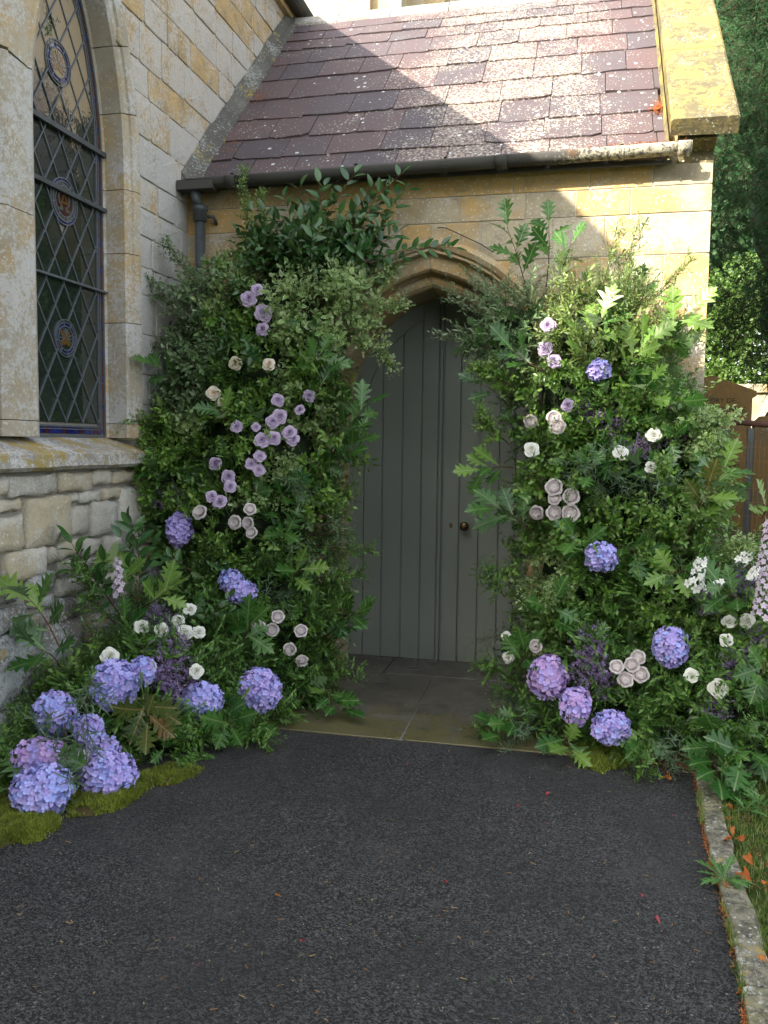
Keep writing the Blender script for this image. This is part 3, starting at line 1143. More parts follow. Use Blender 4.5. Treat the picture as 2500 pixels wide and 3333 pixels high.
PTH = {s_: half_path(s_) for s_ in (-1, 1)}
NRM = {s_: half_norm(PTH[s_], s_) for s_ in (-1, 1)}


def outline_off(side, off):
    return [(DC+p[0]+n.x*off, p[1]+n.y*off) for p, n in zip(PTH[side], NRM[side])]


# core wall with the doorway left open
core = MB()
for side, xe in ((-1, XL-.02), (1, XR-.012)):
    ol = outline_off(side, .10)
    poly = [(DC, 3.40)]+ol+[(xe, 0), (xe, 3.40)]
    if side > 0: poly = poly[::-1]
    n = len(poly)
    vs = [(p[0], YW+.0015, p[1]) for p in poly]+[(p[0], YD+.10, p[1]) for p in poly]
    core.add(vs, [tuple(range(n))]+[tuple(range(2*n-1, n-1, -1))]+[(k, k+n, (k+1) % n+n, (k+1) % n) for k in range(n)])
o = core.build('wall_core', M['pale_mortar'])
kid(o, porch)
# side wall and body behind
kid(MB().box((XR-.45, YD+.10, 0), (XR-.012, 9.8, 3.62)).build('side_wall', M['porch_stone']), porch)
kid(MB().add([(XR-.35, 5.62, 3.4), (XR-.012, 5.62, 3.4), (XR-.012, 9.7, 3.4), (XR-.35, 9.7, 3.4), (XR-.35, 7.66, 5.38), (XR-.012, 7.66, 5.38)],
             [(0, 1, 5, 4), (1, 2, 5), (2, 3, 4, 5), (0, 4, 3), (0, 3, 2, 1)]).build('gable_wall', M['porch_stone']), porch)

# voussoirs, roll and hood, cut at joints
vprof = [(.0, YD+.03), (.0, 5.712), (.006, 5.688), (.022, 5.670), (.045, 5.660), (.068, 5.668), (.082, 5.684), (.090, 5.676), (.094, 5.606), (.108, 5.592), (.200, 5.592), (.200, 5.66), (.17, YD+.03)]
hprof = [(.196, 5.64), (.197, 5.572), (.206, 5.545), (.222, 5.548), (.232, 5.532), (.262, 5.518), (.285, 5.545), (.305, 5.592), (.305, 5.64)]


def ring_at(side, s_, prof, cutl):
    """ring of a profile at arc length s_ from the apex"""
    path, nr = PTH[side], NRM[side]
    acc = 0
    for i in range(1, len(path)):
        L = math.dist(path[i-1], path[i])
        if acc+L >= s_-1e-9 or i == len(path)-1:
            k = max(0, min(1, (s_-acc)/L))
            p = (path[i-1][0]+(path[i][0]-path[i-1][0])*k, path[i-1][1]+(path[i][1]-path[i-1][1])*k)
            n = nr[i-1].lerp(nr[i], k)
            return [(DC+p[0]+n.x*o, yv, p[1]+n.y*o) for o, yv in prof]
        acc += L


for side in (-1, 1):
    for nm, prof, mat, lens in (('voussoir', vprof, 'arch_stone', [.205, .33, .30, .33, .30, .35, .30, .35, .30, .35, .3]),
                                ('hood_mould', hprof, 'arch_stone', [.42, .40, .42, .22])):
        s0 = 0
        for L in lens:
            s1 = min(s0+L, 2.95)
            if s1-s0 < .03: break
            g = .0015
            n = max(3, int(L/.05))
            rings = [ring_at(side, s0+g+(s1-s0-2*g)*k/n, prof, None) for k in range(n+1)]
            if side > 0: rings = rings[::-1]
            kid(MB().loft(rings, False, True).build(nm, M[mat]), porch)
            s0 = s1

# ashlar courses; clipped against the arch
to_porch = lambda u, v, d: (u, YW-d, v)
bounds = [0, .30, .58, .86, 1.13, 1.41, 1.69, 1.97, 2.245, 2.53, 2.785, 3.036, 3.20, 3.40]
JX = {10: [-2.72, -2.35, -1.9, -1.52, -1.18, -.66, -.20, .12, .50, .745],
      11: [-2.72, -2.2, -1.62, -1.215, -.80, -.375, -.065, .27, .745],
      12: [-2.72, -2.3, -1.75, -1.30, -1.08, -.46, .02, .40, .745],
      9: [-2.72, -2.3, -1.9, -1.5, -.46, -.15, .15, .48, .745]}
hull = []
for side in (-1, 1):
    ol = outline_off(side, .302 if True else 0)
    hull.append(ol)
for r_ in range(len(bounds)-1):
    z0, z1 = bounds[r_], bounds[r_+1]
    xs2 = JX.get(r_)
    if xs2 is None:
        xs2 = [XL-.01]
        while xs2[-1] < XR-.25: xs2.append(xs2[-1]+rnd.uniform(.3, .55))
        if XR-xs2[-1] < .15: xs2.pop()
        xs2.append(XR)
    xs2 = sorted(set([min(q_, XR) for q_ in xs2]+([DC] if z0 < 2.95 else [])))
    for a, b in zip(xs2, xs2[1:]):
        g = .0035
        poly = [(a+g, z0+g), (b-g*(b < XR-.01), z0+g), (b-g*(b < XR-.01), z1-g), (a+g, z1-g)]
        side = -1 if (a+b)/2 < DC else 1
        off = .290 if z1 > 1.9 else .196
        ol = outline_off(side, off)
        cuts = []
        # tangent cuts against the arch
        for i in range(len(ol)-1):
            p, q = ol[i], ol[i+1]
            mz = (p[1]+q[1])/2
            if mz > 3.2: continue
            ex, ez = q[0]-p[0], q[1]-p[1]
            nx, nz = (-ez*side, ex*side)
            L = math.hypot(nx, nz)
            cand = clip_poly(poly, nx/L, nz/L, (nx*p[0]+nz*p[1])/L)
            cuts.append(cand)
        if cuts: poly = max(cuts, key=lambda q_: abs(area(q_)) if len(q_) > 2 else 0)
        if len(poly) < 3 or abs(area(poly)) < .0015: continue
        if area(poly) < 0: poly = poly[::-1]
        rr_ = rnd.random()
        mb = stone_mesh(poly, to_porch, .004+.002*rr_, .008, .0010, .0008, .2, 800+int(a*100)+r_*31, .0025, False, .002)
        # outer corner stones turn the corner
        kid(mb.build('ashlar_block', M['porch_stone']), porch)
for r_ in range(len(bounds)-1):
    mb = MB().box((XR-.012, YW+.0+.004, bounds[r_]+.003), (XR, YW+.38+.2*(r_ % 2), bounds[r_+1]-.003))
    kid(mb.build('quoin', M['porch_stone']), porch)

# slates: rows from eave to ridge
ux = math.sqrt(1+.965**2)
rows_z = [3.33, 3.565, 3.772, 4.003, 4.242, 4.501, 4.72, 4.929, 5.071, 5.21, 5.30]
ns = 0
for r_ in range(len(rows_z)-1):
    z0 = rows_z[r_]
    z1 = rows_z[r_+1]+.10 if r_ < 9 else 5.40
    y0 = 5.5+(z0-3.33)/.965
    y1 = 5.5+(z1-3.33)/.965
    x = -2.66+(-.12 if r_ % 2 else .05)
    xl = -2.62
    while x < .50:
        w = rnd.uniform(.30, .39)
        a, b = max(x, xl), min(x+w, .485)
        x += w
        if b-a < .05: continue
        g = .0025
        nseg = 6
        th = rnd.uniform(.012, .018)
        lift = rnd.uniform(.016, .024)
        tw = rnd.uniform(-.004, .004)
        cl, cr_ = (rnd.random() < .18), (rnd.random() < .22)
        vs = []
        for row in range(2):            # lower edge, upper edge
            for k in range(nseg+1):
                s_ = k/nseg
                xx = a+g+(b-a-2*g)*s_
                if row == 0:
                    jit = .005*mnoise.noise(Vector((xx*17, z0*9, 1)))+(.018 if (cr_ and k == nseg) or (cl and k == 0) else 0)
                    yy_ = y0-.012+jit+.012*(s_-.5)*math.sin(ns)*.7
                    lf = lift+tw*(s_-.5)*2+.003*mnoise.noise(Vector((xx*11, z0*7, 4)))
                else:
                    yy_, lf = y1, .003
                zz_ = rooftop(yy_)+lf*ux*.9
                vs.append((xx, yy_, zz_))
        top = list(vs)
        bot = [(p[0], p[1]+th*.69, p[2]-th*.72) for p in vs]
        m_ = nseg+1
        fs = []
        for k in range(nseg): fs.append((k, k+1, m_+k+1, m_+k))
        for k in range(nseg): fs.append((k, 2*m_+k, 2*m_+k+1, k+1))
        fs.append((0, m_, 3*m_, 2*m_))
        fs.append((m_-1, 3*m_-1, 4*m_-1, 2*m_-1))
        kid(MB().add(top+bot, fs).build('slate', M['slate']), porch)
        ns += 1
# roof deck under the slates (both slopes)
kid(MB().add([(-3.0, 5.53, rooftop(5.53)-.05), (.5, 5.53, rooftop(5.53)-.05), (.5, 7.66, 5.355), (-3.0, 7.66, 5.355), (.5, 9.8, 3.27), (-3.0, 9.8, 3.27),
              (-3.0, 5.615, 3.34), (.5, 5.615, 3.34), (.5, 9.7, 3.2), (-3.0, 9.7, 3.2)],
             [(0, 1, 2, 3), (3, 2, 4, 5), (0, 6, 7, 1), (5, 4, 8, 9), (6, 9, 8, 7), (1, 7, 8, 4, 2), (0, 3, 5, 9, 6)]).build('roof_deck', M['mortar']), porch)
# ridge stones
x = -2.66
while x < .49:
    w = rnd.uniform(.44, .56)
    b = min(x+w, .49)
    g = .004
    sec = [(7.575, 5.335), (7.572, 5.365), (7.655, 5.455), (7.69, 5.462), (7.725, 5.455), (7.83, 5.34)]
    rings = [[(xx, p[0]+rnd.uniform(-.003, .003), p[1]+rnd.uniform(-.003, .003)) for p in sec] for xx in (x+g, (x+b)/2, b-g)]
    kid(MB().loft(rings[::-1], False, True).build('ridge_tile', M['ridge']), porch)
    x = b
# mortar fillet where roof meets nave wall
fil = []
for k in range(30):
    s_ = k/29
    yv = 5.49+(7.66-5.49)*s_
    zz_ = rooftop(yv)
    w_ = .10+.02*mnoise.noise(Vector((yv*6, 1, 1)))
    fil.append([(XL-.01, yv, zz_-.05), (XL+w_*.9+.03, yv, zz_-.02), (XL+w_+.02, yv, zz_+.03), (XL+.05, yv, zz_+.055+.015*mnoise.noise(Vector((yv*9, 5, 1)))), (XL+.006, yv, zz_+.13+.03*mnoise.noise(Vector((yv*5, 3, 1)))), (XL-.01, yv, zz_+.10)])
kid(MB().loft(fil, False, True).build('mortar_fillet', stone_mat('fillet_mortar', (.13, .125, .11), (.2, .19, .16), .3, .25, (.4, .42, .38), .4, 1.0, .5, .30, 60)), porch)

# coping on the right verge: slabs up the slope + kneeler
cy0, cx0, cx1 = 5.385, .475, .855
joints = [0, 1.02, 2.0, 3.25]
for i in range(3):
    rings = []
    n = 5
    for k in range(n+1):
        s_ = joints[i]+.003+(joints[i+1]-joints[i]-.006)*k/n
        yv = cy0+s_*.72
        zz_ = 3.475+s_*.695+.02
        dn = (.695*.72, -.72)
        q = .003*mnoise.noise(Vector((s_*9, 2, 2)))
        nrm = Vector((0, -.695, .72))
        base = Vector((0, yv, zz_))
        ring = []
        for xx, up_ in ((cx0, -.075), (cx0, .012), (cx0+.012, .022), (cx1-.015, .022), (cx1, .010), (cx1, -.085)):
            p = base+nrm*(up_+q)
            ring.append((xx+q, p.y, p.z))
        rings.append(ring)
    kid(MB().loft(rings, False, True).build('coping_stone', M['coping']), porch)
kid(MB().add([(cx0+.06, 5.62, 3.10), (XR, 5.62, 3.10), (XR, 5.62, 3.60), (cx0+.06, 5.62, 3.60), (cx0+.06, 5.47, 3.43), (XR-.001, 5.47, 3.43), (cx0+.06, 5.588, 3.385), (XR-.001, 5.588, 3.385)],
             [(4, 5, 2, 3), (4, 6, 7, 5), (6, 0, 1, 7), (5, 7, 1, 2), (4, 3, 0, 6)]).build('kneeler', M['coping']), porch)
# yellow lime smear between slates and coping
kid(MB().loft([[(cx0-.010+.006*mnoise.noise(Vector((k*1.1, 1, 0))), 5.46+k*.22, rooftop(5.46+k*.22)+.02), (cx0+.004, 5.46+k*.22, rooftop(5.46+k*.22)+.02), (cx0+.004, 5.46+k*.22, rooftop(5.46+k*.22)+.085)] for k in range(11)], False, True).build('lime_fillet', M['coping']), porch)

# ---- door
door = empty('door', (DC, YD, 0))
door.parent = porch
door.matrix_parent_inverse = Matrix.Translation(porch.location).inverted()


def kd(o):
    return kidw(o, door)


o_in = {}
kd(MB().box((DC-.69, YD+.013, .008), (DC+.69, YD+.075, 2.60)).build('door_backing', M['door']))
# arched rail (frame) on each side
for side in (-1, 1):
    outer = [(DC+p[0], p[1]) for p in PTH[side]]
    inn = outline_off(side, -.108)
    # inner line runs out at the centre: clip those beyond x=DC
    n = len(outer)
    mb = MB()
    fr, bk = [], []
    pts_o, pts_i = [], []
    for i in range(n):
        xi, zi = inn[i]
        if i == 0: xi, zi = DC+side*.13, inn[1][1]+.0 if False else (inn[3][1] if False else 2.478)
        if side*(xi-DC) < .13: xi = DC+side*.13; zi = min(zi, 2.46)
        pts_o.append((outer[i][0], max(outer[i][1], .012)))
        pts_i.append((xi, max(zi, .012)))
    vs = [(x_, YD, z_) for x_, z_ in pts_o]+[(x_, YD, z_) for x_, z_ in pts_i]+[(x_, YD+.045, z_) for x_, z_ in pts_o]+[(x_, YD+.045, z_) for x_, z_ in pts_i]
    fs = []
    for i in range(n-1):
        q = [(i, i+1, n+i+1, n+i), (2*n+i, 3*n+i, 3*n+i+1, 2*n+i+1), (n+i, n+i+1, 3*n+i+1, 3*n+i)]
        fs += q if side < 0 else [x[::-1] for x in q]
    mb.add(vs, fs)
    kd(mb.build('door_rail', M['door']))
# boards
edges = [-1.546, -1.405, -1.256, -1.112, -.990]
edges2 = [-.953, -.829, -.687, -.545, -.428]


def inner_z(x):
    side = -1 if x < DC else 1
    inn = [(p[0], p[1]) for p in outline_off(side, -.112)]
    best = 2.46
    for i in range(1, len(inn)-1):
        (x0, z0), (x1, z1) = inn[i], inn[i+1]
        if min(x0, x1)-1e-6 <= x <= max(x0, x1)+1e-6 and z1 > .5:
            k = (x-x0)/((x1-x0) or 1e-9)
            return z0+(z1-z0)*k
    return best if abs(x-DC) < .4 else 1.6


def board(x0, x1, topf, y, g=.003, name='board'):
    n = 5
    tops = [(x0+g+(x1-x0-2*g)*k/n) for k in range(n+1)]
    prof = [(x_, topf(x_)) for x_ in tops]
    b = .004
    out = [(x0+g, .012), (x1-g, .012)]+prof[::-1]
    inn = [(x0+g+b, .012), (x1-g-b, .012)]+[(min(max(p[0], x0+g+b), x1-g-b), p[1]-.002) for p in prof[::-1]]
    m_ = len(out)
    vs = [(p[0], y+.006, p[1]) for p in out]+[(p[0], y, p[1]) for p in inn]+[(p[0], y+.04, p[1]) for p in out]
    fs = [tuple(m_+k for k in range(m_))]+[(k, (k+1) % m_, m_+(k+1) % m_, m_+k) for k in range(m_)]+[(2*m_+k, 2*m_+(k+1) % m_, (k+1) % m_, k) for k in range(m_)]
    return kd(MB().add(vs, fs).build(name, M['door']))


for ed in (edges, edges2):
    for i, (a, b) in enumerate(zip(ed, ed[1:])):
        centre = (ed is edges and i == 3) or (ed is edges2 and i == 0)
        if centre:
            board(a, b, lambda x_: 2.639-.30*abs(x_-DC), YD-.003, .003)
        else:
            board(a, b, lambda x_: inner_z(x_)-.004, YD+.001)
# meeting strip between the leaves
board(-.984, -.960, lambda x_: 2.632-.3*abs(x_-DC), YD-.014, .001, 'meeting_strip')
# knob and keyhole
mb = MB()
kc = Vector((-.784, YD-.001, 1.012))
rings = []
for r_, d in ((.026, 0), (.027, -.006), (.014, -.010), (.012, -.026), (.020, -.034), (.030, -.044), (.0335, -.056), (.031, -.066), (.020, -.074), (.006, -.0765)):
    rings.append([(kc.x+r_*math.cos(2*math.pi*k/20), kc.y+d, kc.z+r_*math.sin(2*math.pi*k/20)) for k in range(20)])
mb.loft(rings[::-1], True, True)
kd(mb.build('door_knob', M['brass']))
kx, kz = -.887, 1.010
mb = MB()
rg = lambda s_, d: [(kx+.013*s_*math.cos(2*math.pi*k/20), YD-d, kz+.021*s_*math.sin(2*math.pi*k/20)) for k in range(20)]
mb.loft([rg(.9, .005), rg(1, .004), rg(1, -.001)][::1], False, True)
kd(mb.build('keyhole_plate', M['brass']))
mb = MB()
mb.loft([[(kx+.0042*math.cos(2*math.pi*k/10), YD-d, kz+.004+.0042*math.sin(2*math.pi*k/10)) for k in range(10)] for d in (.0062, .004)], False, True)
mb.add([(kx-.0016, YD-.0058, kz+.003), (kx+.0016, YD-.0058, kz+.003), (kx+.0034, YD-.0058, kz-.012), (kx-.0034, YD-.0058, kz-.012)], [(3, 2, 1, 0)])
kd(mb.build('keyhole', M['iron']))

# ---- gutter, brackets, downpipe
def gutter_seg(x0, x1, name='gutter', r_=.052, mat='gutter', n=6):
    rings = []
    for k in range(n+1):
        xx = x0+(x1-x0)*k/n
        zc = 3.348+(xx+2.6)*.012
        yc = 5.452
        pr = [(yc-r_, zc+.012)]+[(yc-r_*math.cos(math.pi*q/8), zc-r_*math.sin(math.pi*q/8)) for q in range(9)]+[(yc+r_, zc+.012), (yc+r_*.86, zc+.012)]
        pr += [(yc+r_*.86*math.cos(math.pi*q/8), zc-r_*.86*math.sin(math.pi*q/8)) for q in range(9)]+[(yc-r_*.86, zc+.012)]
        rings.append([(xx, *p) for p in pr])
    return kid(MB().loft(rings, True, True).build(name, M[mat]), porch)


gutter_seg(-2.64, -2.32, 'gutter')
gutter_seg(-2.318, -.50, 'gutter')
gutter_seg(-.498, .60, 'gutter')
for xx in (-2.32, -.52, .555):
    gutter_seg(xx-.035, xx+.035, 'gutter_joint', .060, 'gutter', 1)
for xx in (-2.30, -1.45, -.87, .20):
    zc = 3.348+(xx+2.6)*.012
    mb = MB()
    pr = [(5.452-.058*math.cos(math.pi*q/8), zc-.058*math.sin(math.pi*q/8)) for q in range(9)]
    pr = [(5.396, zc+.022), (5.410, zc+.022)]+pr+[(5.60, zc-.012)]
    for k in range(len(pr)-1):
        p, q = pr[k], pr[k+1]
        mb.add([(xx-.011, *p), (xx+.011, *p), (xx+.011, *q), (xx-.011, *q), (xx-.011, p[0]+.004, p[1]+.004), (xx+.011, p[0]+.004, p[1]+.004), (xx+.011, q[0]+.004, q[1]+.004), (xx-.011, q[0]+.004, q[1]+.004)],
               [(0, 1, 2, 3), (4, 7, 6, 5), (0, 4, 5, 1), (1, 5, 6, 2), (2, 6, 7, 3), (3, 7, 4, 0)])
    kid(mb.build('gutter_bracket', M['gutter']), porch)
px_, py_ = -2.575, 5.50
mb = MB().tube([(px_-.02, 5.46, 3.30), (px_-.01, 5.47, 3.24), (px_, py_, 3.19)], .036, 14)
mb.tube([(px_, py_, 3.20), (px_, py_, 3.17), (px_, py_, 3.165), (px_, py_, 3.10), (px_, py_, 3.095)], [.053, .053, .047, .046, .036], 16)
mb.tube([(px_, py_, 3.10), (px_, py_, .02)], .034, 16)
for zz_ in (1.4,):
    mb.tube([(px_, py_, zz_), (px_, py_, zz_-.09)], .044, 16)
pipe = kid(mb.build('downpipe', M['pipe']), porch)
mb = MB().box((px_-.005, py_+.03, 3.115), (px_+.005, YW-.006, 3.165))
mb.tube([(px_+.04, py_+.03, 3.14), (px_+.075, py_+.05, 3.14), (px_+.085, py_+.06, 3.12), (px_+.08, py_+.09, 3.10)], .012, 8)
kid(mb.build('pipe_bracket', M['pipe']), porch)
kid(MB().box((-2.70, 5.40, 3.29), (-2.44, 5.52, 3.352)).build('gutter_box', M['gutter']), porch)

# cable over the hood
mb = MB().tube([hit(x_, y_, 1, 5.565) for x_, y_ in ((945, 492), (962, 492), (985, 502), (1010, 514), (1040, 528), (1066, 545))], .0035, 6)
kid(mb.build('wire', M['iron']), porch)

# ---------------------------------------------------------------- things beyond
tower = empty('church_tower', (-2.6, 11, 0), 'sunlit pale stone tower wall just showing over the porch ridge', 'tower')
kid(MB().box((-6.5, 10.5, 0), (-2.66, 14, 9)).build('wall', M['tower']), tower)
kid(MB().box((-2.66, 10.62, 0), (-2.29, 14, 9)).build('buttress', M['tower']), tower)
kid(MB().box((-2.29, 11.3, 0), (-1.86, 14, 9)).build('buttress', M['tower']), tower)
kid(MB().box((-1.86, 11.5, 0), (-1.76, 13, 8.5)).build('quoin', M['tower']), tower)

# ================================================================== VEGETATION
class NM:
    """numpy mesh collector: verts, faces (quads/tris), uv, rnd, material slot"""
    def __init__(s):
        s.v, s.f3, s.f4, s.uv, s.r, s.m3, s.m4 = [], [], [], [], [], [], []
        s.n = 0

    def add(s, v, f, uv=None, r=0.0, slot=0):
        v = np.asarray(v, float)
        k = len(v)
        q = np.array([x for x in f if len(x) == 4], int).reshape(-1, 4)
        t_ = np.array([x for x in f if len(x) == 3], int).reshape(-1, 3)
        s.raw(v, q, t_, np.zeros((k, 2)) if uv is None else np.asarray(uv, float), np.full(k, r), np.full(len(q), slot), np.full(len(t_), slot))
        return s

    def raw(s, v, q, t_, uv, r, mq, mt):
        s.v.append(v); s.uv.append(uv); s.r.append(r)
        s.f4.append(q+s.n); s.f3.append(t_+s.n); s.m4.append(mq); s.m3.append(mt)
        s.n += len(v)

    def pack(s):
        return (np.concatenate(s.v), np.concatenate(s.f4), np.concatenate(s.f3), np.concatenate(s.uv), np.concatenate(s.r),
                np.concatenate(s.m4), np.concatenate(s.m3))

    def inst(s, tpl, mat3, loc, roff=0.0, slotmap=None):
        v, q, t_, uv, r, mq, mt = tpl
        if slotmap is not None:
            mq, mt = slotmap[mq], slotmap[mt]
        s.raw(v @ mat3.T+loc, q, t_, uv, r+roff, mq, mt)

    def mesh(s, name, mats, smooth=True):
        v, q, t_, uv, r, mq, mt = s.pack()
        me = bpy.data.meshes.new(name)
        nq, nt = len(q), len(t_)
        me.vertices.add(len(v))
        me.vertices.foreach_set('co', v.astype(np.float32).ravel())
        loops = np.concatenate([q.ravel(), t_.ravel()]).astype(np.int32)
        me.loops.add(len(loops))
        me.loops.foreach_set('vertex_index', loops)
        me.polygons.add(nq+nt)
        me.polygons.foreach_set('loop_start', np.concatenate([np.arange(nq)*4, nq*4+np.arange(nt)*3]).astype(np.int32))
        me.polygons.foreach_set('loop_total', np.concatenate([np.full(nq, 4), np.full(nt, 3)]).astype(np.int32))
        for m_ in mats: me.materials.append(m_)
        me.polygons.foreach_set('material_index', np.concatenate([mq, mt]).astype(np.int32))
        me.polygons.foreach_set('use_smooth', np.full(nq+nt, smooth))
        ul = me.uv_layers.new(name='UVMap')
        ul.data.foreach_set('uv', uv[loops].astype(np.float32).ravel())
        at = me.attributes.new('rnd', 'FLOAT', 'POINT')
        at.data.foreach_set('value', r.astype(np.float32))
        me.update(calc_edges=True)
        return me


def rotm(z, spin=0.0, up=None):
    """3x3 with local Z along z, spun"""
    z = np.asarray(z, float)
    z = z/np.linalg.norm(z)
    ref = np.array([0, 0, 1.0]) if abs(z[2]) < .95 else np.array([1.0, 0, 0])
    x = np.cross(ref, z); x /= np.linalg.norm(x)
    y = np.cross(z, x)
    c, s_ = math.cos(spin), math.sin(spin)
    return np.column_stack([x*c+y*s_, -x*s_+y*c, z])


def tpl_of(fn):
    m = NM()
    fn(m)
    return m.pack()


def faced(m):
    """wind the faces so that the upper side looks along +Y"""
    m.f4 = [q[:, ::-1] for q in m.f4]
    m.f3 = [q[:, ::-1] for q in m.f3]
    return m.pack()


# ---- single leaves: base at origin, blade along +Z, upper face towards +Y
def leaf_small(L=.026, w=.011, fold=.25, curl=.15):
    m = NM()
    vs = [(0, 0, 0), (-w*.5, fold*w, L*.35), (-w*.42, fold*w-curl*L*.4, L*.68), (0, -curl*L, L), (w*.42, fold*w-curl*L*.4, L*.68), (w*.5, fold*w, L*.35), (0, 0, L*.5)]
    uv = [(0, 0), (-1, .35), (-1, .68), (0, 1), (1, .68), (1, .35), (0, .5)]
    m.add(vs, [(0, 6, 2, 1), (6, 3, 2), (0, 5, 4, 6), (6, 4, 3)], uv)
    return faced(m)


def leaf_tiny(L, w):
    m = NM()
    m.add([(0, 0, 0), (-w*.5, w*.12, L*.5), (0, -.1*L, L), (w*.5, w*.12, L*.5)], [(0, 3, 2, 1)], [(0, 0), (-1, .5), (0, 1), (1, .5)])
    return faced(m)


def leaf_strip(L, w, n=5, curl=.4, fold=.15, wav=0.0):
    """long leaf bending backwards"""
    m = NM()
    vs, uv = [], []
    for i in range(n+1):
        s_ = i/n
        a = curl*s_*s_
        z = L*s_*(1-a*.25)
        yb = -L*a*.5
        ww = w*.5*math.sin(math.pi*min(1, (.12+.88*s_)))**.7 if s_ < 1 else 0.0005
        ww *= (1+wav*math.sin(i*2.1))
        vs += [(-ww, yb+fold*ww, z), (0, yb, z), (ww, yb+fold*ww, z)]
        uv += [(-1, s_), (0, s_), (1, s_)]
    fs = []
    for i in range(n):
        b = i*3
        fs += [(b, b+1, b+4, b+3), (b+1, b+2, b+5, b+4)]
    m.add(vs, fs, uv)
    return faced(m)


def leaf_oval(L, w, n=6, curl=.25, fold=.22, wave=.0, tip=.0):
    m = NM()
    vs, uv = [], []
    for i in range(n+1):
        s_ = i/n
        prof = math.sin(math.pi*s_**.85)**.75 if 0 < s_ < 1 else .02
        if s_ > .8: prof *= 1-.35*(s_-.8)/.2
        ww = w*.5*prof
        yb = -curl*L*s_**2*.6
        z = L*s_*(1-.08*curl)
        wv = wave*w*math.sin(i*1.9)
        vs += [(-ww, yb+fold*ww+wv, z), (-ww*.5, yb+fold*ww*.35, z), (0, yb, z), (ww*.5, yb+fold*ww*.35, z), (ww, yb+fold*ww-wv, z)]
        uv += [(-1, s_), (-.5, s_), (0, s_), (.5, s_), (1, s_)]
    fs = []
    for i in range(n):
        for k in range(4):
            b = i*5+k
            fs.append((b, b+1, b+6, b+5))
    m.add(vs, fs, uv)
    return faced(m)


def leaf_oak(L, w, seed=0, curl=.3, fold=.15):
    """pinnately lobed leaf with pointed lobes"""
    rr = random.Random(seed)
    side = {}
    mids = []
    key = [(0, .02), (.13, .08), (.20, .46), (.235, .30), (.29, .16), (.38, .82), (.43, .50), (.48, .26), (.57, 1.05), (.62, .66), (.66, .30), (.75, .74), (.79, .40), (.84, .20), (.90, .30), (.93, .12), (1.0, 0.0)]
    m = NM()
    vs, uv = [], []

    def P(u, s_):
        yb = -curl*L*s_*s_*.5
        x = u*w*.5
        return (x, yb+fold*abs(x)+.012*math.sin(s_*11+u*3)*w*3*abs(u), L*s_)
    for (s_, e_) in key:
        mids.append(len(vs))
        vs.append(P(0, s_)); uv.append((0, s_))
    for sd in (-1, 1):
        ids = []
        for j, (s_, e_) in enumerate(key):
            e2 = e_*(1+rr.uniform(-.12, .12))
            # lobes sweep forward
            sf = s_+(.13*e2 if e_ > .3 else 0)
            sf = min(sf, 1.0)
            ids.append(len(vs))
            vs.append(P(sd*e2, sf)); uv.append((sd*e2, sf))
        fs = []
        for j in range(len(key)-1):
            q = (mids[j], ids[j], ids[j+1], mids[j+1])
            fs.append(q if sd > 0 else q[::-1])
        side[sd] = fs
    m.add(vs, side[-1]+side[1], uv)
    return faced(m)


T_small = [leaf_small(.042, .0215), leaf_small(.036, .019, .3, .3), leaf_small(.048, .022, .2, .05)]
T_tiny = [leaf_tiny(.038, .0115), leaf_tiny(.028, .009)]
T_strip = [leaf_strip(.085, .0075, 5, .7), leaf_strip(.10, .007, 5, 1.1), leaf_strip(.07, .008, 4, .3)]
T_will = [leaf_strip(.052, .0150, 3, .35, .2), leaf_strip(.060, .014, 3, .1, .2), leaf_strip(.042, .013, 3, .6, .2)]
T_gl = [leaf_oval(.080, .036, 4, .25), leaf_oval(.070, .033, 4, .5, .3)]
T_cam = [leaf_oval(.085, .038, 6, .25), leaf_oval(.075, .034, 6, .45, .3), leaf_oval(.09, .036, 6, .1, .25)]
T_oak = [leaf_oak(.15, .105, 1), leaf_oak(.135, .095, 2, .55), leaf_oak(.16, .10, 3, .1, .25)]


def stem_into(m, pts, r0, r1, slot, n=5):
    pts = [np.asarray(p, float) for p in pts]
    vs, fs = [], []
    for i, p in enumerate(pts):
        a = pts[min(i+1, len(pts)-1)]-pts[max(i-1, 0)]
        mt = rotm(a)
        rr_ = r0+(r1-r0)*i/(len(pts)-1)
        for k in range(n):
            an = 2*math.pi*k/n
            vs.append(p+mt[:, 0]*math.cos(an)*rr_+mt[:, 1]*math.sin(an)*rr_)
    for i in range(len(pts)-1):
        for k in range(n):
            fs.append((i*n+k, i*n+(k+1) % n, (i+1)*n+(k+1) % n, (i+1)*n+k))
    m.add(vs, fs, None, 0, slot)


def leaf_mat3(axis, side, tilt, spin=0.0):
    """leaf leaving a stem: blade direction tilts from the axis towards 'side'; top face looks along the axis"""
    axis = axis/np.linalg.norm(axis)
    side = side-axis*np.dot(side, axis)
    side /= np.linalg.norm(side)
    z = axis*math.cos(tilt)+side*math.sin(tilt)
    y = axis*math.sin(tilt)-side*math.cos(tilt)
    x = np.cross(y, z)
    c, s_ = math.cos(spin), math.sin(spin)
    return np.column_stack([x*c+y*s_, -x*s_+y*c, z])


def bend_path(L, n, bend, rr, d=(0, 0, 1), p0=(0, 0, 0)):
    d = np.asarray(d, float); d /= np.linalg.norm(d)
    p = np.asarray(p0, float)
    b = np.array([rr.uniform(-1, 1), rr.uniform(-1, 1), rr.uniform(-.3, .3)])*bend
    out = [p]
    for i in range(n):
        d = d+b/n
        d /= np.linalg.norm(d)
        p = p+d*L/n
        out.append(p)
    return out


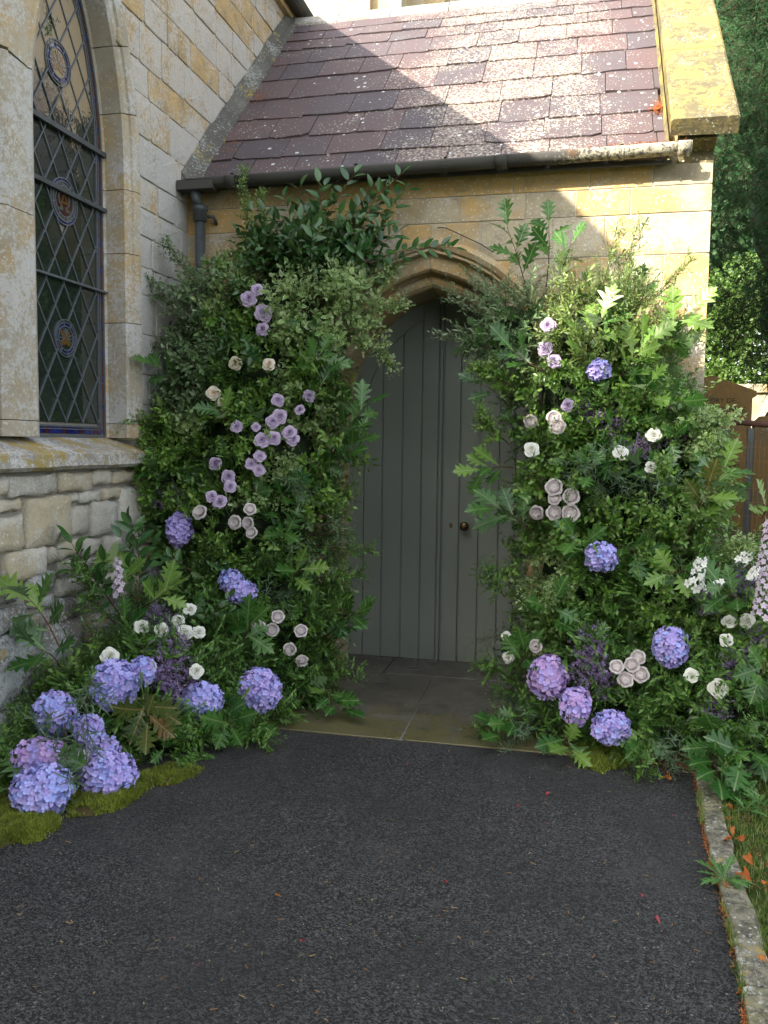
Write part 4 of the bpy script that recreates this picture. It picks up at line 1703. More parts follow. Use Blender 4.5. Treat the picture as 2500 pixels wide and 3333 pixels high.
def spray(kind, seed, L=.2):
    """one spray as a template; slot 0 leaf, slot 1 stem"""
    rr = random.Random(seed)
    m = NM()

    def twig(path, tpls, step, tilt, sc0, sc1, both=False, flat=False, start=.12, jit=.35):
        n = len(path)-1
        tot = sum(np.linalg.norm(path[i+1]-path[i]) for i in range(n))
        s_ = start*tot
        ang = rr.uniform(0, 6.28)
        while s_ < tot:
            f_ = s_/tot*n
            i = min(int(f_), n-1)
            p = path[i]+(path[i+1]-path[i])*(f_-i)
            ax = path[i+1]-path[i]
            ax = ax/np.linalg.norm(ax)
            R_ = rotm(ax)
            for q in range(2 if both else 1):
                if flat: a = math.pi*q+rr.uniform(-.25, .25)+(0 if both else math.pi*(int(s_/step) % 2))
                else: a = ang+math.pi*q
                sd = R_[:, 0]*math.cos(a)+R_[:, 1]*math.sin(a)
                sc = sc0+(sc1-sc0)*s_/tot
                sc *= rr.uniform(.75, 1.15)
                tl = tilt*rr.uniform(1-jit, 1+jit)
                m.inst(rr.choice(tpls), leaf_mat3(ax, sd, tl, rr.uniform(-.5, .5))*sc, p, rr.random())
            ang += 2.4 if not both else 1.57
            s_ += step*rr.uniform(.8, 1.25)
        # end leaf
        m.inst(rr.choice(tpls), rotm(path[-1]-path[-2], rr.uniform(0, 6))*sc1, path[-1], rr.random())

    if kind == 'small':
        main = bend_path(L, 5, .5, rr)
        stem_into(m, main, .0016, .0007, 1, 3)
        twig(main, T_small, .0155, 1.0, 1.05, .75)
        for k in range(4):
            i = rr.randint(1, 3)
            a = rr.uniform(0, 6.28)
            d = np.array([math.cos(a), math.sin(a), .9])
            tp = bend_path(L*.45, 3, .4, rr, d, main[i])
            stem_into(m, tp, .001, .0005, 1, 3)
            twig(tp, T_small, .0165, 1.0, .95, .7)
    elif kind == 'fern':
        for k in range(4):
            a = k*1.6+rr.uniform(-.4, .4)
            d = np.array([math.cos(a)*.75, math.sin(a)*.75, 1.0])
            tp = bend_path(L*.75, 4, .5, rr, d, (0, 0, L*.1*k))
            stem_into(m, tp, .001, .0005, 1, 3)
            twig(tp, T_tiny, .014, 1.05, 1.0, .8, True, True)
    elif kind == 'narrow':
        main = bend_path(L, 5, .9, rr)
        stem_into(m, main, .0014, .0006, 1, 3)
        twig(main, T_strip, .012, .75, 1.0, .7)
    elif kind == 'willow':
        main = bend_path(L, 6, .35, rr)
        stem_into(m, main, .0018, .0007, 1, 3)
        twig(main, T_will, .015, .8, 1.0, .6)
        for k in range(3):
            i = rr.randint(1, 4)
            a = rr.uniform(0, 6.28)
            tp = bend_path(L*.4, 3, .3, rr, (math.cos(a)*.6, math.sin(a)*.6, 1.0), main[i])
            stem_into(m, tp, .001, .0005, 1, 3)
            twig(tp, T_will, .015, .8, .9, .6)
    elif kind == 'purple':
        for k in range(5):
            a = rr.uniform(0, 6.28)
            tp = bend_path(L*rr.uniform(.6, 1), 4, .5, rr, (math.cos(a)*.5, math.sin(a)*.5, 1))
            stem_into(m, tp, .0009, .0004, 1, 3)
            for q in range(5):
                i = rr.randint(1, 3)
                b = rr.uniform(0, 6.28)
                tq = bend_path(L*.28, 3, .6, rr, (math.cos(b), math.sin(b), .7), tp[i])
                stem_into(m, tq, .0006, .0003, 1, 3)
                for w_ in range(13):
                    f_ = rr.uniform(.25, 1)*3
                    j = min(int(f_), 2)
                    p = tq[j]+(tq[j+1]-tq[j])*(f_-j)+np.array([rr.uniform(-1, 1)*.003 for _ in range(3)])
                    m.inst(T_tiny[1], rotm([rr.uniform(-1, 1), rr.uniform(-1, 1), rr.uniform(0, 1.2)], rr.uniform(0, 6))*rr.uniform(.26, .42), p, rr.random())
    elif kind == 'yew':
        main = bend_path(L, 4, .3, rr)
        stem_into(m, main, .003, .001, 1, 3)
        tn = leaf_tiny(.032, .006)
        twig(main, [tn], .010, 1.1, 1, .7, True, True)
        for k in range(4):
            i = 1+k % 3
            a = 0 if k % 2 else math.pi
            tp = bend_path(L*.45, 3, .2, rr, (math.cos(a), math.sin(a)*.2, .9), main[i])
            twig(tp, [tn], .011, 1.1, .9, .7, True, True)
    elif kind == 'glossy':
        main = bend_path(L*1.5, 5, .4, rr)
        stem_into(m, main, .002, .0008, 1, 3)
        twig(main, T_gl, .020, .95, 1.0, .8)
        for k in range(2):
            a = rr.uniform(0, 6.28)
            tp = bend_path(L*.6, 3, .3, rr, (math.cos(a)*.7, math.sin(a)*.7, 1.0), main[1+k])
            stem_into(m, tp, .0014, .0006, 1, 3)
            twig(tp, T_gl, .022, .95, .95, .8)
    elif kind == 'lobed':
        main = bend_path(L*.7, 4, .4, rr)
        stem_into(m, main, .002, .001, 1, 3)
        twig(main, T_oak, .034, .9, 1.15, .85, start=.35)
    elif kind == 'broad':
        for k in range(9):
            p = np.array([rr.uniform(-1, 1), rr.uniform(-1, 1), rr.uniform(-1, 1)])*L*.5
            m.inst(leaf_small(.05, .04), rotm([rr.uniform(-1, 1), rr.uniform(-1, 1), rr.uniform(-.3, 1)], rr.uniform(0, 6)), p, rr.random())
    return m.pack()


SPR_T = {k: [spray(k, 100+i*7+j, L) for i in range(n)] for j, (k, n, L) in enumerate([('small', 6, .17), ('fern', 6, .17), ('narrow', 5, .2), ('willow', 5, .22), ('purple', 4, .14), ('yew', 5, .22), ('broad', 3, .16), ('glossy', 5, .17), ('lobed', 5, .17)])}

# ---------------------------------------------------------------- arrangement bodies (ellipsoids)
LEFT = [(-1.96, 5.25, 2.42, .58, .30, .36), (-1.72, 5.38, 2.70, .34, .12, .20), (-2.05, 5.22, 2.05, .60, .34, .42), (-2.02, 5.18, 1.55, .60, .36, .45), (-2.0, 5.12, 1.05, .56, .40, .42),
        (-1.95, 5.05, .55, .52, .44, .42), (-1.80, 5.22, .30, .26, .40, .34), (-1.80, 5.30, 1.25, .24, .22, .40), (-1.80, 5.30, .75, .24, .22, .36), (-1.76, 4.9, .12, .26, .42, .20), (-1.72, 5.25, 1.95, .20, .24, .32),
        (-2.28, 4.62, .36, .40, .42, .34), (-2.22, 4.2, .28, .36, .40, .30), (-2.38, 3.85, .22, .30, .36, .26), (-2.40, 3.5, .12, .24, .30, .18),
        (-1.90, 4.42, .12, .30, .36, .20), (-2.02, 4.0, .08, .22, .32, .14), (-2.62, 5.1, 1.35, .16, .3, .5)]
RIGHT = [(.10, 5.25, 2.22, .42, .27, .32), (.02, 5.22, 1.85, .42, .33, .42), (.28, 5.22, 1.80, .38, .32, .36), (.06, 5.15, 1.35, .42, .38, .42), (.40, 5.12, 1.30, .40, .38, .42),
         (.10, 5.08, .85, .46, .42, .42), (.13, 4.95, .40, .47, .48, .38), (.20, 4.80, .16, .50, .44, .22), (.60, 4.95, .75, .42, .38, .40), (.70, 4.72, .38, .42, .38, .34),
         (1.08, 4.70, .55, .34, .34, .34), (.98, 4.50, .22, .40, .32, .24), (.58, 5.1, 1.58, .20, .24, .26), (-.42, 5.25, 2.28, .22, .2, .26)]


def in_ell(p, e, k=1.0):
    return ((p[0]-e[0])/(e[3]*k))**2+((p[1]-e[1])/(e[4]*k))**2+((p[2]-e[2])/(e[5]*k))**2 < 1


def surf_hit(x, y, bodies, infl=1.0, plane=5.15):
    """where a sight line through the photograph meets the arrangement"""
    d = ray(x, y)
    best = None
    for e in bodies:
        c_ = np.array(e[:3]); s_ = np.array(e[3:])*infl
        o = (CAM-c_)/s_
        dd = d/s_
        A = dd@dd; B = 2*o@dd; C_ = o@o-1
        D = B*B-4*A*C_
        if D < 0: continue
        t_ = (-B-math.sqrt(D))/(2*A)
        if t_ > 0 and (best is None or t_ < best[0]):
            p = CAM+d*t_
            n = (p-c_)/s_**2
            best = (t_, p, n/np.linalg.norm(n))
    if best: return best[1], best[2]
    p = CAM+d*((plane-CAM[1])/d[1])
    if p[2] < .06: p = CAM+d*((.06-CAM[2])/d[2])
    return p, np.array([0, -1.0, .1])


BLOOMS = np.array([(556,627,23),(538,646,23),(569,677,23),(568,712,23),(600,865,23),(667,856,23),(648,886,23),(604,900,23),(589,911,23),(512,922,23),(553,923,23),(566,952,23),(591,947,23),(626,936,23),(633,950,23),(466,1002,23),(561,986,23),(542,1003,23),(559,1016,23),(493,1030,23),(497,1051,23),(457,1073,23),(476,1085,23),(509,785,23),(581,788,23),(461,850,23),(476,868,23),(432,1107,23),(540,1100,23),(508,1128,23),(536,1130,23),(544,1151,23),(600,1332,23),(559,1352,23),(588,1360,23),(650,1363,23),(626,1402,23),(652,1428,23),(410,1317,23),(306,1355,23),(349,1361,23),(385,1343,23),(399,1366,23),(429,1366,23),(424,1450,23),(237,1418,23),(323,1443,23),(1184,704,23),(1178,754,23),(1197,781,23),(1227,876,23),(1146,910,23),(1196,903,23),(1204,920,23),(1197,1053,23),(1234,1073,23),(1198,1077,23),(1160,1107,23),(1196,1107,23),(1233,1108,23),(1158,1395,23),(1378,1420,23),(1332,1440,23),(1365,1436,23),(1384,1457,23),(1351,1468,23),(1148,972,23),(1340,979,23),(1412,940,23),(1405,1010,23),(1098,1420,23),(1094,1375,23),(1575,1344,23),(1615,1342,23),(1569,1383,23),(1493,1459,23),(1551,1487,23),(388,1143,37),(500,1254,27),(522,1279,33),(246,1480,52),(308,1450,30),(436,1514,44),(561,1490,47),(117,1541,44),(192,1582,36),(224,1622,32),(84,1637,52),(172,1648,30),(236,1672,56),(90,1708,58),(1294,800,24),(1299,1203,34),(1448,1397,41),(1184,1461,46),(1243,1526,39),(1320,1572,39)], float)


def covers_bloom(p):
    v = p-CAM
    w_ = v @ _f
    x = ((v @ _right)/w_*FPX+W0/2)*1659/2500
    y = (H0/2-(v @ _up)/w_*FPX)*1659/2500
    return bool((((BLOOMS[:, 0]-x)**2+(BLOOMS[:, 1]-y)**2) < (BLOOMS[:, 2]*.95)**2).any())


MATS = [M['pitto'], M['greenstem'], M['varieg'], M['twig'], M['greyleaf'], M['fern'], M['euca'], M['willow'], M['oak'], M['camellia']]
SL = {'pitto': np.array([0, 1]), 'varieg': np.array([2, 3]), 'grey': np.array([4, 3]), 'fern': np.array([5, 1]), 'euca': np.array([6, 1]), 'willow': np.array([7, 3]), 'oak': np.array([8, 1]), 'cam': np.array([9, 3])}


def fill(name, bodies, count, chooser, label, seed):
    rr = random.Random(seed)
    m = NM()
    areas = [e[3]*e[5]+e[3]*e[4]+e[4]*e[5] for e in bodies]
    tot = 0
    tries = 0
    while tot < count and tries < count*8:
        tries += 1
        e = rr.choices(bodies, areas)[0]
        v = np.array([rr.gauss(0, 1), rr.gauss(0, 1), rr.gauss(0, 1)])
        v /= np.linalg.norm(v)
        if v[1] > .45: continue
        k = rr.choice((1.0, .97, .9, .78, .6))*rr.uniform(.94, 1.03)
        p = np.array(e[:3])+v*np.array(e[3:])*k
        if p[1] > 5.54 or p[2] < .02 or (p[0] < XL+.03 and p[1] > 1): continue
        if any(in_ell(p, q, .72) for q in bodies if q is not e): continue
        if k > .7 and covers_bloom(p+np.array([0, -.05, .02])) and rr.random() < .93: continue
        n = v/np.array(e[3:]); n /= np.linalg.norm(n)
        kind, sl, updown, scl = chooser(p, rr)
        d = n*.75+np.array([rr.uniform(-1, 1), rr.uniform(-1, 1), rr.uniform(-1, 1)])*.55+np.array([0, 0, updown])
        if p[2] < .10: d[2] = abs(d[2])*.4
        d /= np.linalg.norm(d)
        tip = p+d*.17*scl
        if tip[1] > 5.585 or tip[0] < XL+.02:
            d[1] = min(d[1], -.15); d[0] = max(d[0], .1)
        if tip[2] < .012: d[2] = abs(d[2])+.1
        m.inst(rr.choice(SPR_T[kind]), rotm(d, rr.uniform(0, 6.28))*scl*rr.choice((.75, .9, 1.05, 1.3))*rr.uniform(.9, 1.1), p-d*.05, rr.random(), SL[sl])
        tot += 1
    o = link(name, m.mesh(name, MATS), None)
    tag(o, label, 'foliage', None, 'stuff')
    # the dark gap-shade core inside is built separately
    return o


def choose_left(p, rr):
    x, y, z = p
    q = mnoise.noise(Vector((x*2.6, y*2.6, z*2.6)))
    if z > 2.62: return ('glossy', 'cam', .7, 1.05) if x > -2.05 else ('small', 'pitto', .6, 1.1)
    if rr.random() < .05 and z < 2.2: return ('lobed', 'oak', .1, .9)
    if rr.random() < .03: return ('glossy', 'cam', .1, .8)
    if z > 2.15 and x > -1.85+.2*q: return ('small', 'varieg', .25, 1.15)
    if z > 1.75 and x < -2.25: return ('small', 'grey', .3, 1.05)
    if z > 1.15:
        if q < -.28: return ('fern', 'fern', -.1, 1.0)
        return ('small', 'varieg' if q > .22 else 'pitto', .15, 1.0)
    if z > .75:
        if x > -1.75 and q > -.1: return ('willow', 'grey', -.1, .8)
        return ('fern', 'fern', -.2, 1.0) if q < .05 else ('small', 'pitto', .1, .95)
    if q > .25 and z > .3: return ('small', 'pitto', .1, .9)
    if q < -.4: return ('narrow', 'euca', -.3, .9)
    return ('fern', 'fern', -.05, 1.05)


def choose_right(p, rr):
    x, y, z = p
    q = mnoise.noise(Vector((x*2.6+7, y*2.6, z*2.6)))
    if rr.random() < (.10 if x > .15 and z > 1.3 else .05): return ('lobed', 'oak', .1, .95)
    if z > 2.05:
        if x < -.2: return ('willow', 'grey', .15, .95)
        return ('willow', 'willow', .5, .95)
    if z > 1.65: return ('small', 'varieg' if q > .3 else 'pitto', .1, .95) if q > -.15 else ('fern', 'fern', 0, 1)
    if .1 < x < .5 and 1.3 < z < 1.65 and q > -.1: return ('narrow', 'euca', -.35, .9)
    if z > 1.0: return ('small', 'pitto', .05, .95) if q > -.25 else ('fern', 'fern', -.1, 1)
    if z > .55: return ('small', 'varieg' if q > .35 else 'pitto', -.1, .9) if q > -.05 else ('fern', 'fern', -.25, 1.05)
    if q > .15 and z < .5: return ('narrow', 'euca', -.3, .95)
    return ('fern', 'fern', -.15, 1.05)


fill('filler_foliage', LEFT, 2500, choose_left, 'dense mass of small green leaves filling the arrangement left of the door', 21)
fill('filler_foliage', RIGHT, 2300, choose_right, 'dense mass of small green leaves filling the arrangement right of the door', 22)
# dark solid cores: shade of the leaf gaps painted in, around the inner frame
for nm, bodies, lb in (('gap_shade_core', LEFT, 'dark core painting the gap shade inside the left floral arrangement'), ('gap_shade_core', RIGHT, 'dark core painting the gap shade inside the right floral arrangement')):
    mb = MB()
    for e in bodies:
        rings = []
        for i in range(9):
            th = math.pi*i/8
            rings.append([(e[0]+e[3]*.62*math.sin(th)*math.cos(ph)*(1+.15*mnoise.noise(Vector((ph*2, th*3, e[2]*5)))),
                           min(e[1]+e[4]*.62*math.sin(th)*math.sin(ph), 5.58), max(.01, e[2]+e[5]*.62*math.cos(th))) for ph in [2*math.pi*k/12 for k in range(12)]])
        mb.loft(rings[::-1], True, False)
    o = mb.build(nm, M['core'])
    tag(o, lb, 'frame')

# ---------------------------------------------------------------- branches with leaves one by one
LEAFME = {}


def leaf_mesh(tname, tpl, mat):
    key = (tname, mat)
    if key not in LEAFME:
        m = NM()
        m.inst(tpl, np.eye(3), np.zeros(3), .13)
        LEAFME[key] = m.mesh('leaf', [M[mat]])
    return LEAFME[key]


def mat4(m3, loc):
    return Matrix([[m3[0][0], m3[0][1], m3[0][2], loc[0]], [m3[1][0], m3[1][1], m3[1][2], loc[1]], [m3[2][0], m3[2][1], m3[2][2], loc[2]], [0, 0, 0, 1]])


def big_branch(kind, base, tip, n, label, mat, seed, size=1.0, stem='twig', group=None, sag=.0, name=None, cat='branch', mats=None, spread=1.0, side_twigs=0):
    """a branch whose leaves are parts. kind 'oval' or 'lobed'"""
    rr = random.Random(seed)
    base = np.asarray(base, float); tip = np.asarray(tip, float)
    root = empty(name or ('glossy_leaf_branch' if kind == 'oval' else 'lobed_leaf_branch'), base, label, cat, group)
    d = tip-base
    L = np.linalg.norm(d)
    path = []
    k1 = rotm(d, rr.uniform(0, 6))
    for i in range(7):
        s_ = i/6
        path.append(d*s_+k1[:, 0]*L*.06*math.sin(s_*3.1)*spread+np.array([0, 0, -sag*s_*s_+sag*s_]))
    sm = NM()
    stem_into(sm, path, .0035*min(1.3, size), .0012, 0, 5)
    twigs = [path]
    for q in range(side_twigs):
        i = 1+q % 4
        a = rr.uniform(0, 6.28)
        dd = d/L+k1[:, 0]*math.cos(a)*.8+k1[:, 1]*math.sin(a)*.8
        dd /= np.linalg.norm(dd)
        tp = [path[i]+dd*L*.32*j/3+np.array([0, 0, .01*j*j*.3]) for j in range(4)]
        stem_into(sm, tp, .002, .001, 0, 4)
        twigs.append(tp)
    tpls = T_cam if kind == 'oval' else T_oak
    leaves = []
    per = [n]+[max(3, n//3)]*side_twigs
    for tw, nn in zip(twigs, per):
        ang = rr.uniform(0, 6.28)
        for j in range(nn):
            s_ = (j+.6)/nn
            if tw is path: s_ = .22+.78*s_
            f_ = s_*(len(tw)-1)
            i = min(int(f_), len(tw)-2)
            p = tw[i]+(tw[i+1]-tw[i])*(f_-i)
            ax = tw[i+1]-tw[i]
            R_ = rotm(ax)
            sd = R_[:, 0]*math.cos(ang)+R_[:, 1]*math.sin(ang)
            sd = sd+np.array([0, 0, .25])
            ang += 2.4+rr.uniform(-.3, .3)
            last = j == nn-1
            ti = rr.randrange(3)
            m3 = leaf_mat3(ax, sd, (.25 if last else rr.uniform(.7, 1.15))*(1 if kind == 'oval' else .9), rr.uniform(-.4, .4))
            # blades turn their upper face to the open side and the light
            zz = m3[:, 2]
            N_ = np.array([rr.uniform(-.5, .5), -1.0+rr.uniform(-.2, .5), .75+rr.uniform(-.5, .5)])
            N_ = N_-zz*np.dot(N_, zz)
            if np.linalg.norm(N_) > .25:
                y_ = N_/np.linalg.norm(N_)*.8+m3[:, 1]*.2
                y_ -= zz*np.dot(y_, zz)
                y_ /= np.linalg.norm(y_)
                m3 = np.column_stack([np.cross(y_, zz), y_, zz])
            # petiole
            off = m3[:, 2]*.008
            # keep clear of walls and ground
            tipw = base+p+off+m3[:, 2]*.12*size
            if tipw[1] > 5.58: m3 = leaf_mat3(np.array([0, -1.0, .3]), m3[:, 2]+np.array([0, -.4, 0]), 1.2)
            if tipw[2] < .01 or tipw[0] < XL+.01:
                m3 = leaf_mat3(np.array([.3, -.3, 1.0]), np.array([m3[0, 2]+(.3 if tipw[0] < XL+.01 else 0), m3[1, 2], .2]), 1.25)
            mt = rr.choice(mats) if mats else mat
            leaves.append((kind+str(ti), tpls[ti], mt, m3*size*rr.uniform(.8, 1.12), p+off))
            if kind == 'lobed': stem_into(sm, [p, p+off+m3[:, 2]*.01], .0012, .0009, 0, 3)
    me = sm.mesh('stem', [M[stem]])
    link('stem', me, root)
    for (k_, tp_, mt, m3, p) in leaves:
        o = link('leaf', leaf_mesh(k_, tp_, mt), root)
        o.matrix_local = mat4(m3, p)
    return root


def soft_branch(kind, sl, base, tip, label, seed, n=9, scl=.8, name='leafy_spray', stem='twig', cat='foliage spray', sag=0.0, leafmat=None, group=None, curve=.05, w=.25):
    """a fine-leaved branch: parts stem and foliage"""
    rr = random.Random(seed)
    base = np.asarray(base, float); tip = np.asarray(tip, float)
    root = empty(name, base, label, cat, group)
    d = tip-base
    L = np.linalg.norm(d)
    k1 = rotm(d, rr.uniform(0, 6))
    path = [d*i/6+k1[:, 0]*L*curve*math.sin(i/6*3.1)+np.array([0, 0, -sag*(i/6)**2]) for i in range(7)]
    sm = NM()
    stem_into(sm, path, .003, .001, 0, 5)
    fm = NM()
    for j in range(n):
        s_ = .15+.85*(j+.5)/n
        f_ = s_*6
        i = min(int(f_), 5)
        p = path[i]+(path[i+1]-path[i])*(f_-i)
        a = rr.uniform(0, 6.28)
        ax = d/L
        dd = ax+(k1[:, 0]*math.cos(a)+k1[:, 1]*math.sin(a))*rr.uniform(.3, .9)*w*4*(1.1-s_*.7)
        dd[1] -= .15
        fm.inst(rr.choice(SPR_T[kind]), rotm(dd, rr.uniform(0, 6))*scl*rr.uniform(.8, 1.1)*(1.1-.35*s_), p, rr.random())
    fm.inst(rr.choice(SPR_T[kind]), rotm(path[-1]-path[-2], 0)*scl*.75, path[-1], rr.random())
    link('stem', sm.mesh('stem', [M[stem]]), root)
    o = link('foliage', fm.mesh('foliage', [M[leafmat], M[stem]]), root)
    o['kind'] = 'stuff'
    return root


def W3(x, y, Y):
    return hit(x, y, 1, Y)


# (display x, y, depth Y) pairs -> base / tip
C1 = [  # glossy dark oval leaves
    ((640, 560, 5.36), (615, 425, 5.38), 9, 'short glossy branch just right of the thin light sprays below the gutter', 14, 2, .95),
    ((690, 560, 5.34), (700, 400, 5.36), 12, 'glossy branch with tip on the gutter line, second from the left of the glossy group', 15, 2, 1.0),
    ((720, 580, 5.30), (810, 400, 5.32), 13, 'glossy branch between the two tallest, leaning a little right', 16, 3, 1.0),
    ((740, 600, 5.26), (860, 500, 5.30), 12, 'low glossy branch leaning out to the right above the pale cream-edged leaves', 17, 2, 1.0),
    ((600, 560, 5.36), (590, 470, 5.38), 8, 'small glossy branch behind the light green upright spray', 18, 1, .9),
    ((690, 600, 5.30), (872, 372, 5.30), 15, 'glossy dark branch reaching highest under the gutter, tip beside the slate eave', 3, 4, 1.0),
    ((660, 610, 5.28), (768, 372, 5.30), 14, 'glossy dark branch standing upright just left of the highest branch under the gutter', 4, 3, 1.0),
    ((640, 600, 5.34), (650, 400, 5.36), 12, 'glossy dark upright branch below the gutter, above the four uppermost lilac roses', 5, 2, .95),
    ((720, 620, 5.25), (850, 440, 5.27), 13, 'glossy dark branch fanning right at mid height between gutter and door arch', 6, 3, 1.0),
    ((740, 590, 5.22), (985, 535, 5.36), 18, 'long glossy branch curving over the stone hood at the top of the door arch', 7, 0, .95),
    ((760, 640, 5.2), (870, 560, 5.3), 10, 'short glossy branch drooping on the left shoulder of the door arch', 8, 0, .9),
    ((330, 880, 5.05), (222, 838, 4.85), 12, 'dark glossy branch poking left across the right jamb of the church window', 9, 0, .85),
    ((262, 1330, 4.15), (150, 1165, 3.95), 12, 'glossy dark branch with broad leaves rising against the rubble wall, left one of a pair', 10, 3, 1.1),
    ((300, 1300, 4.3), (282, 1125, 4.25), 13, 'glossy dark branch with broad leaves rising against the rubble wall, right one of a pair', 11, 3, 1.1),
    ((420, 1240, 4.75), (360, 1200, 4.6), 7, 'small glossy branch just below the violet hydrangea beside the rubble wall', 12, 0, .9),
    ((640, 1060, 4.85), (655, 1030, 4.74), 8, 'small glossy rosette at mid height of the left arrangement, near the door edge', 13, 0, .8),
]
for b, tp, n, lb, sd, st, sz in C1:
    big_branch('oval', W3(*b), W3(*tp), int(n*1.45), lb, 'camellia', sd, sz*1.18, 'redstem' if sd < 6 else 'twig', None, 0.03, side_twigs=st)
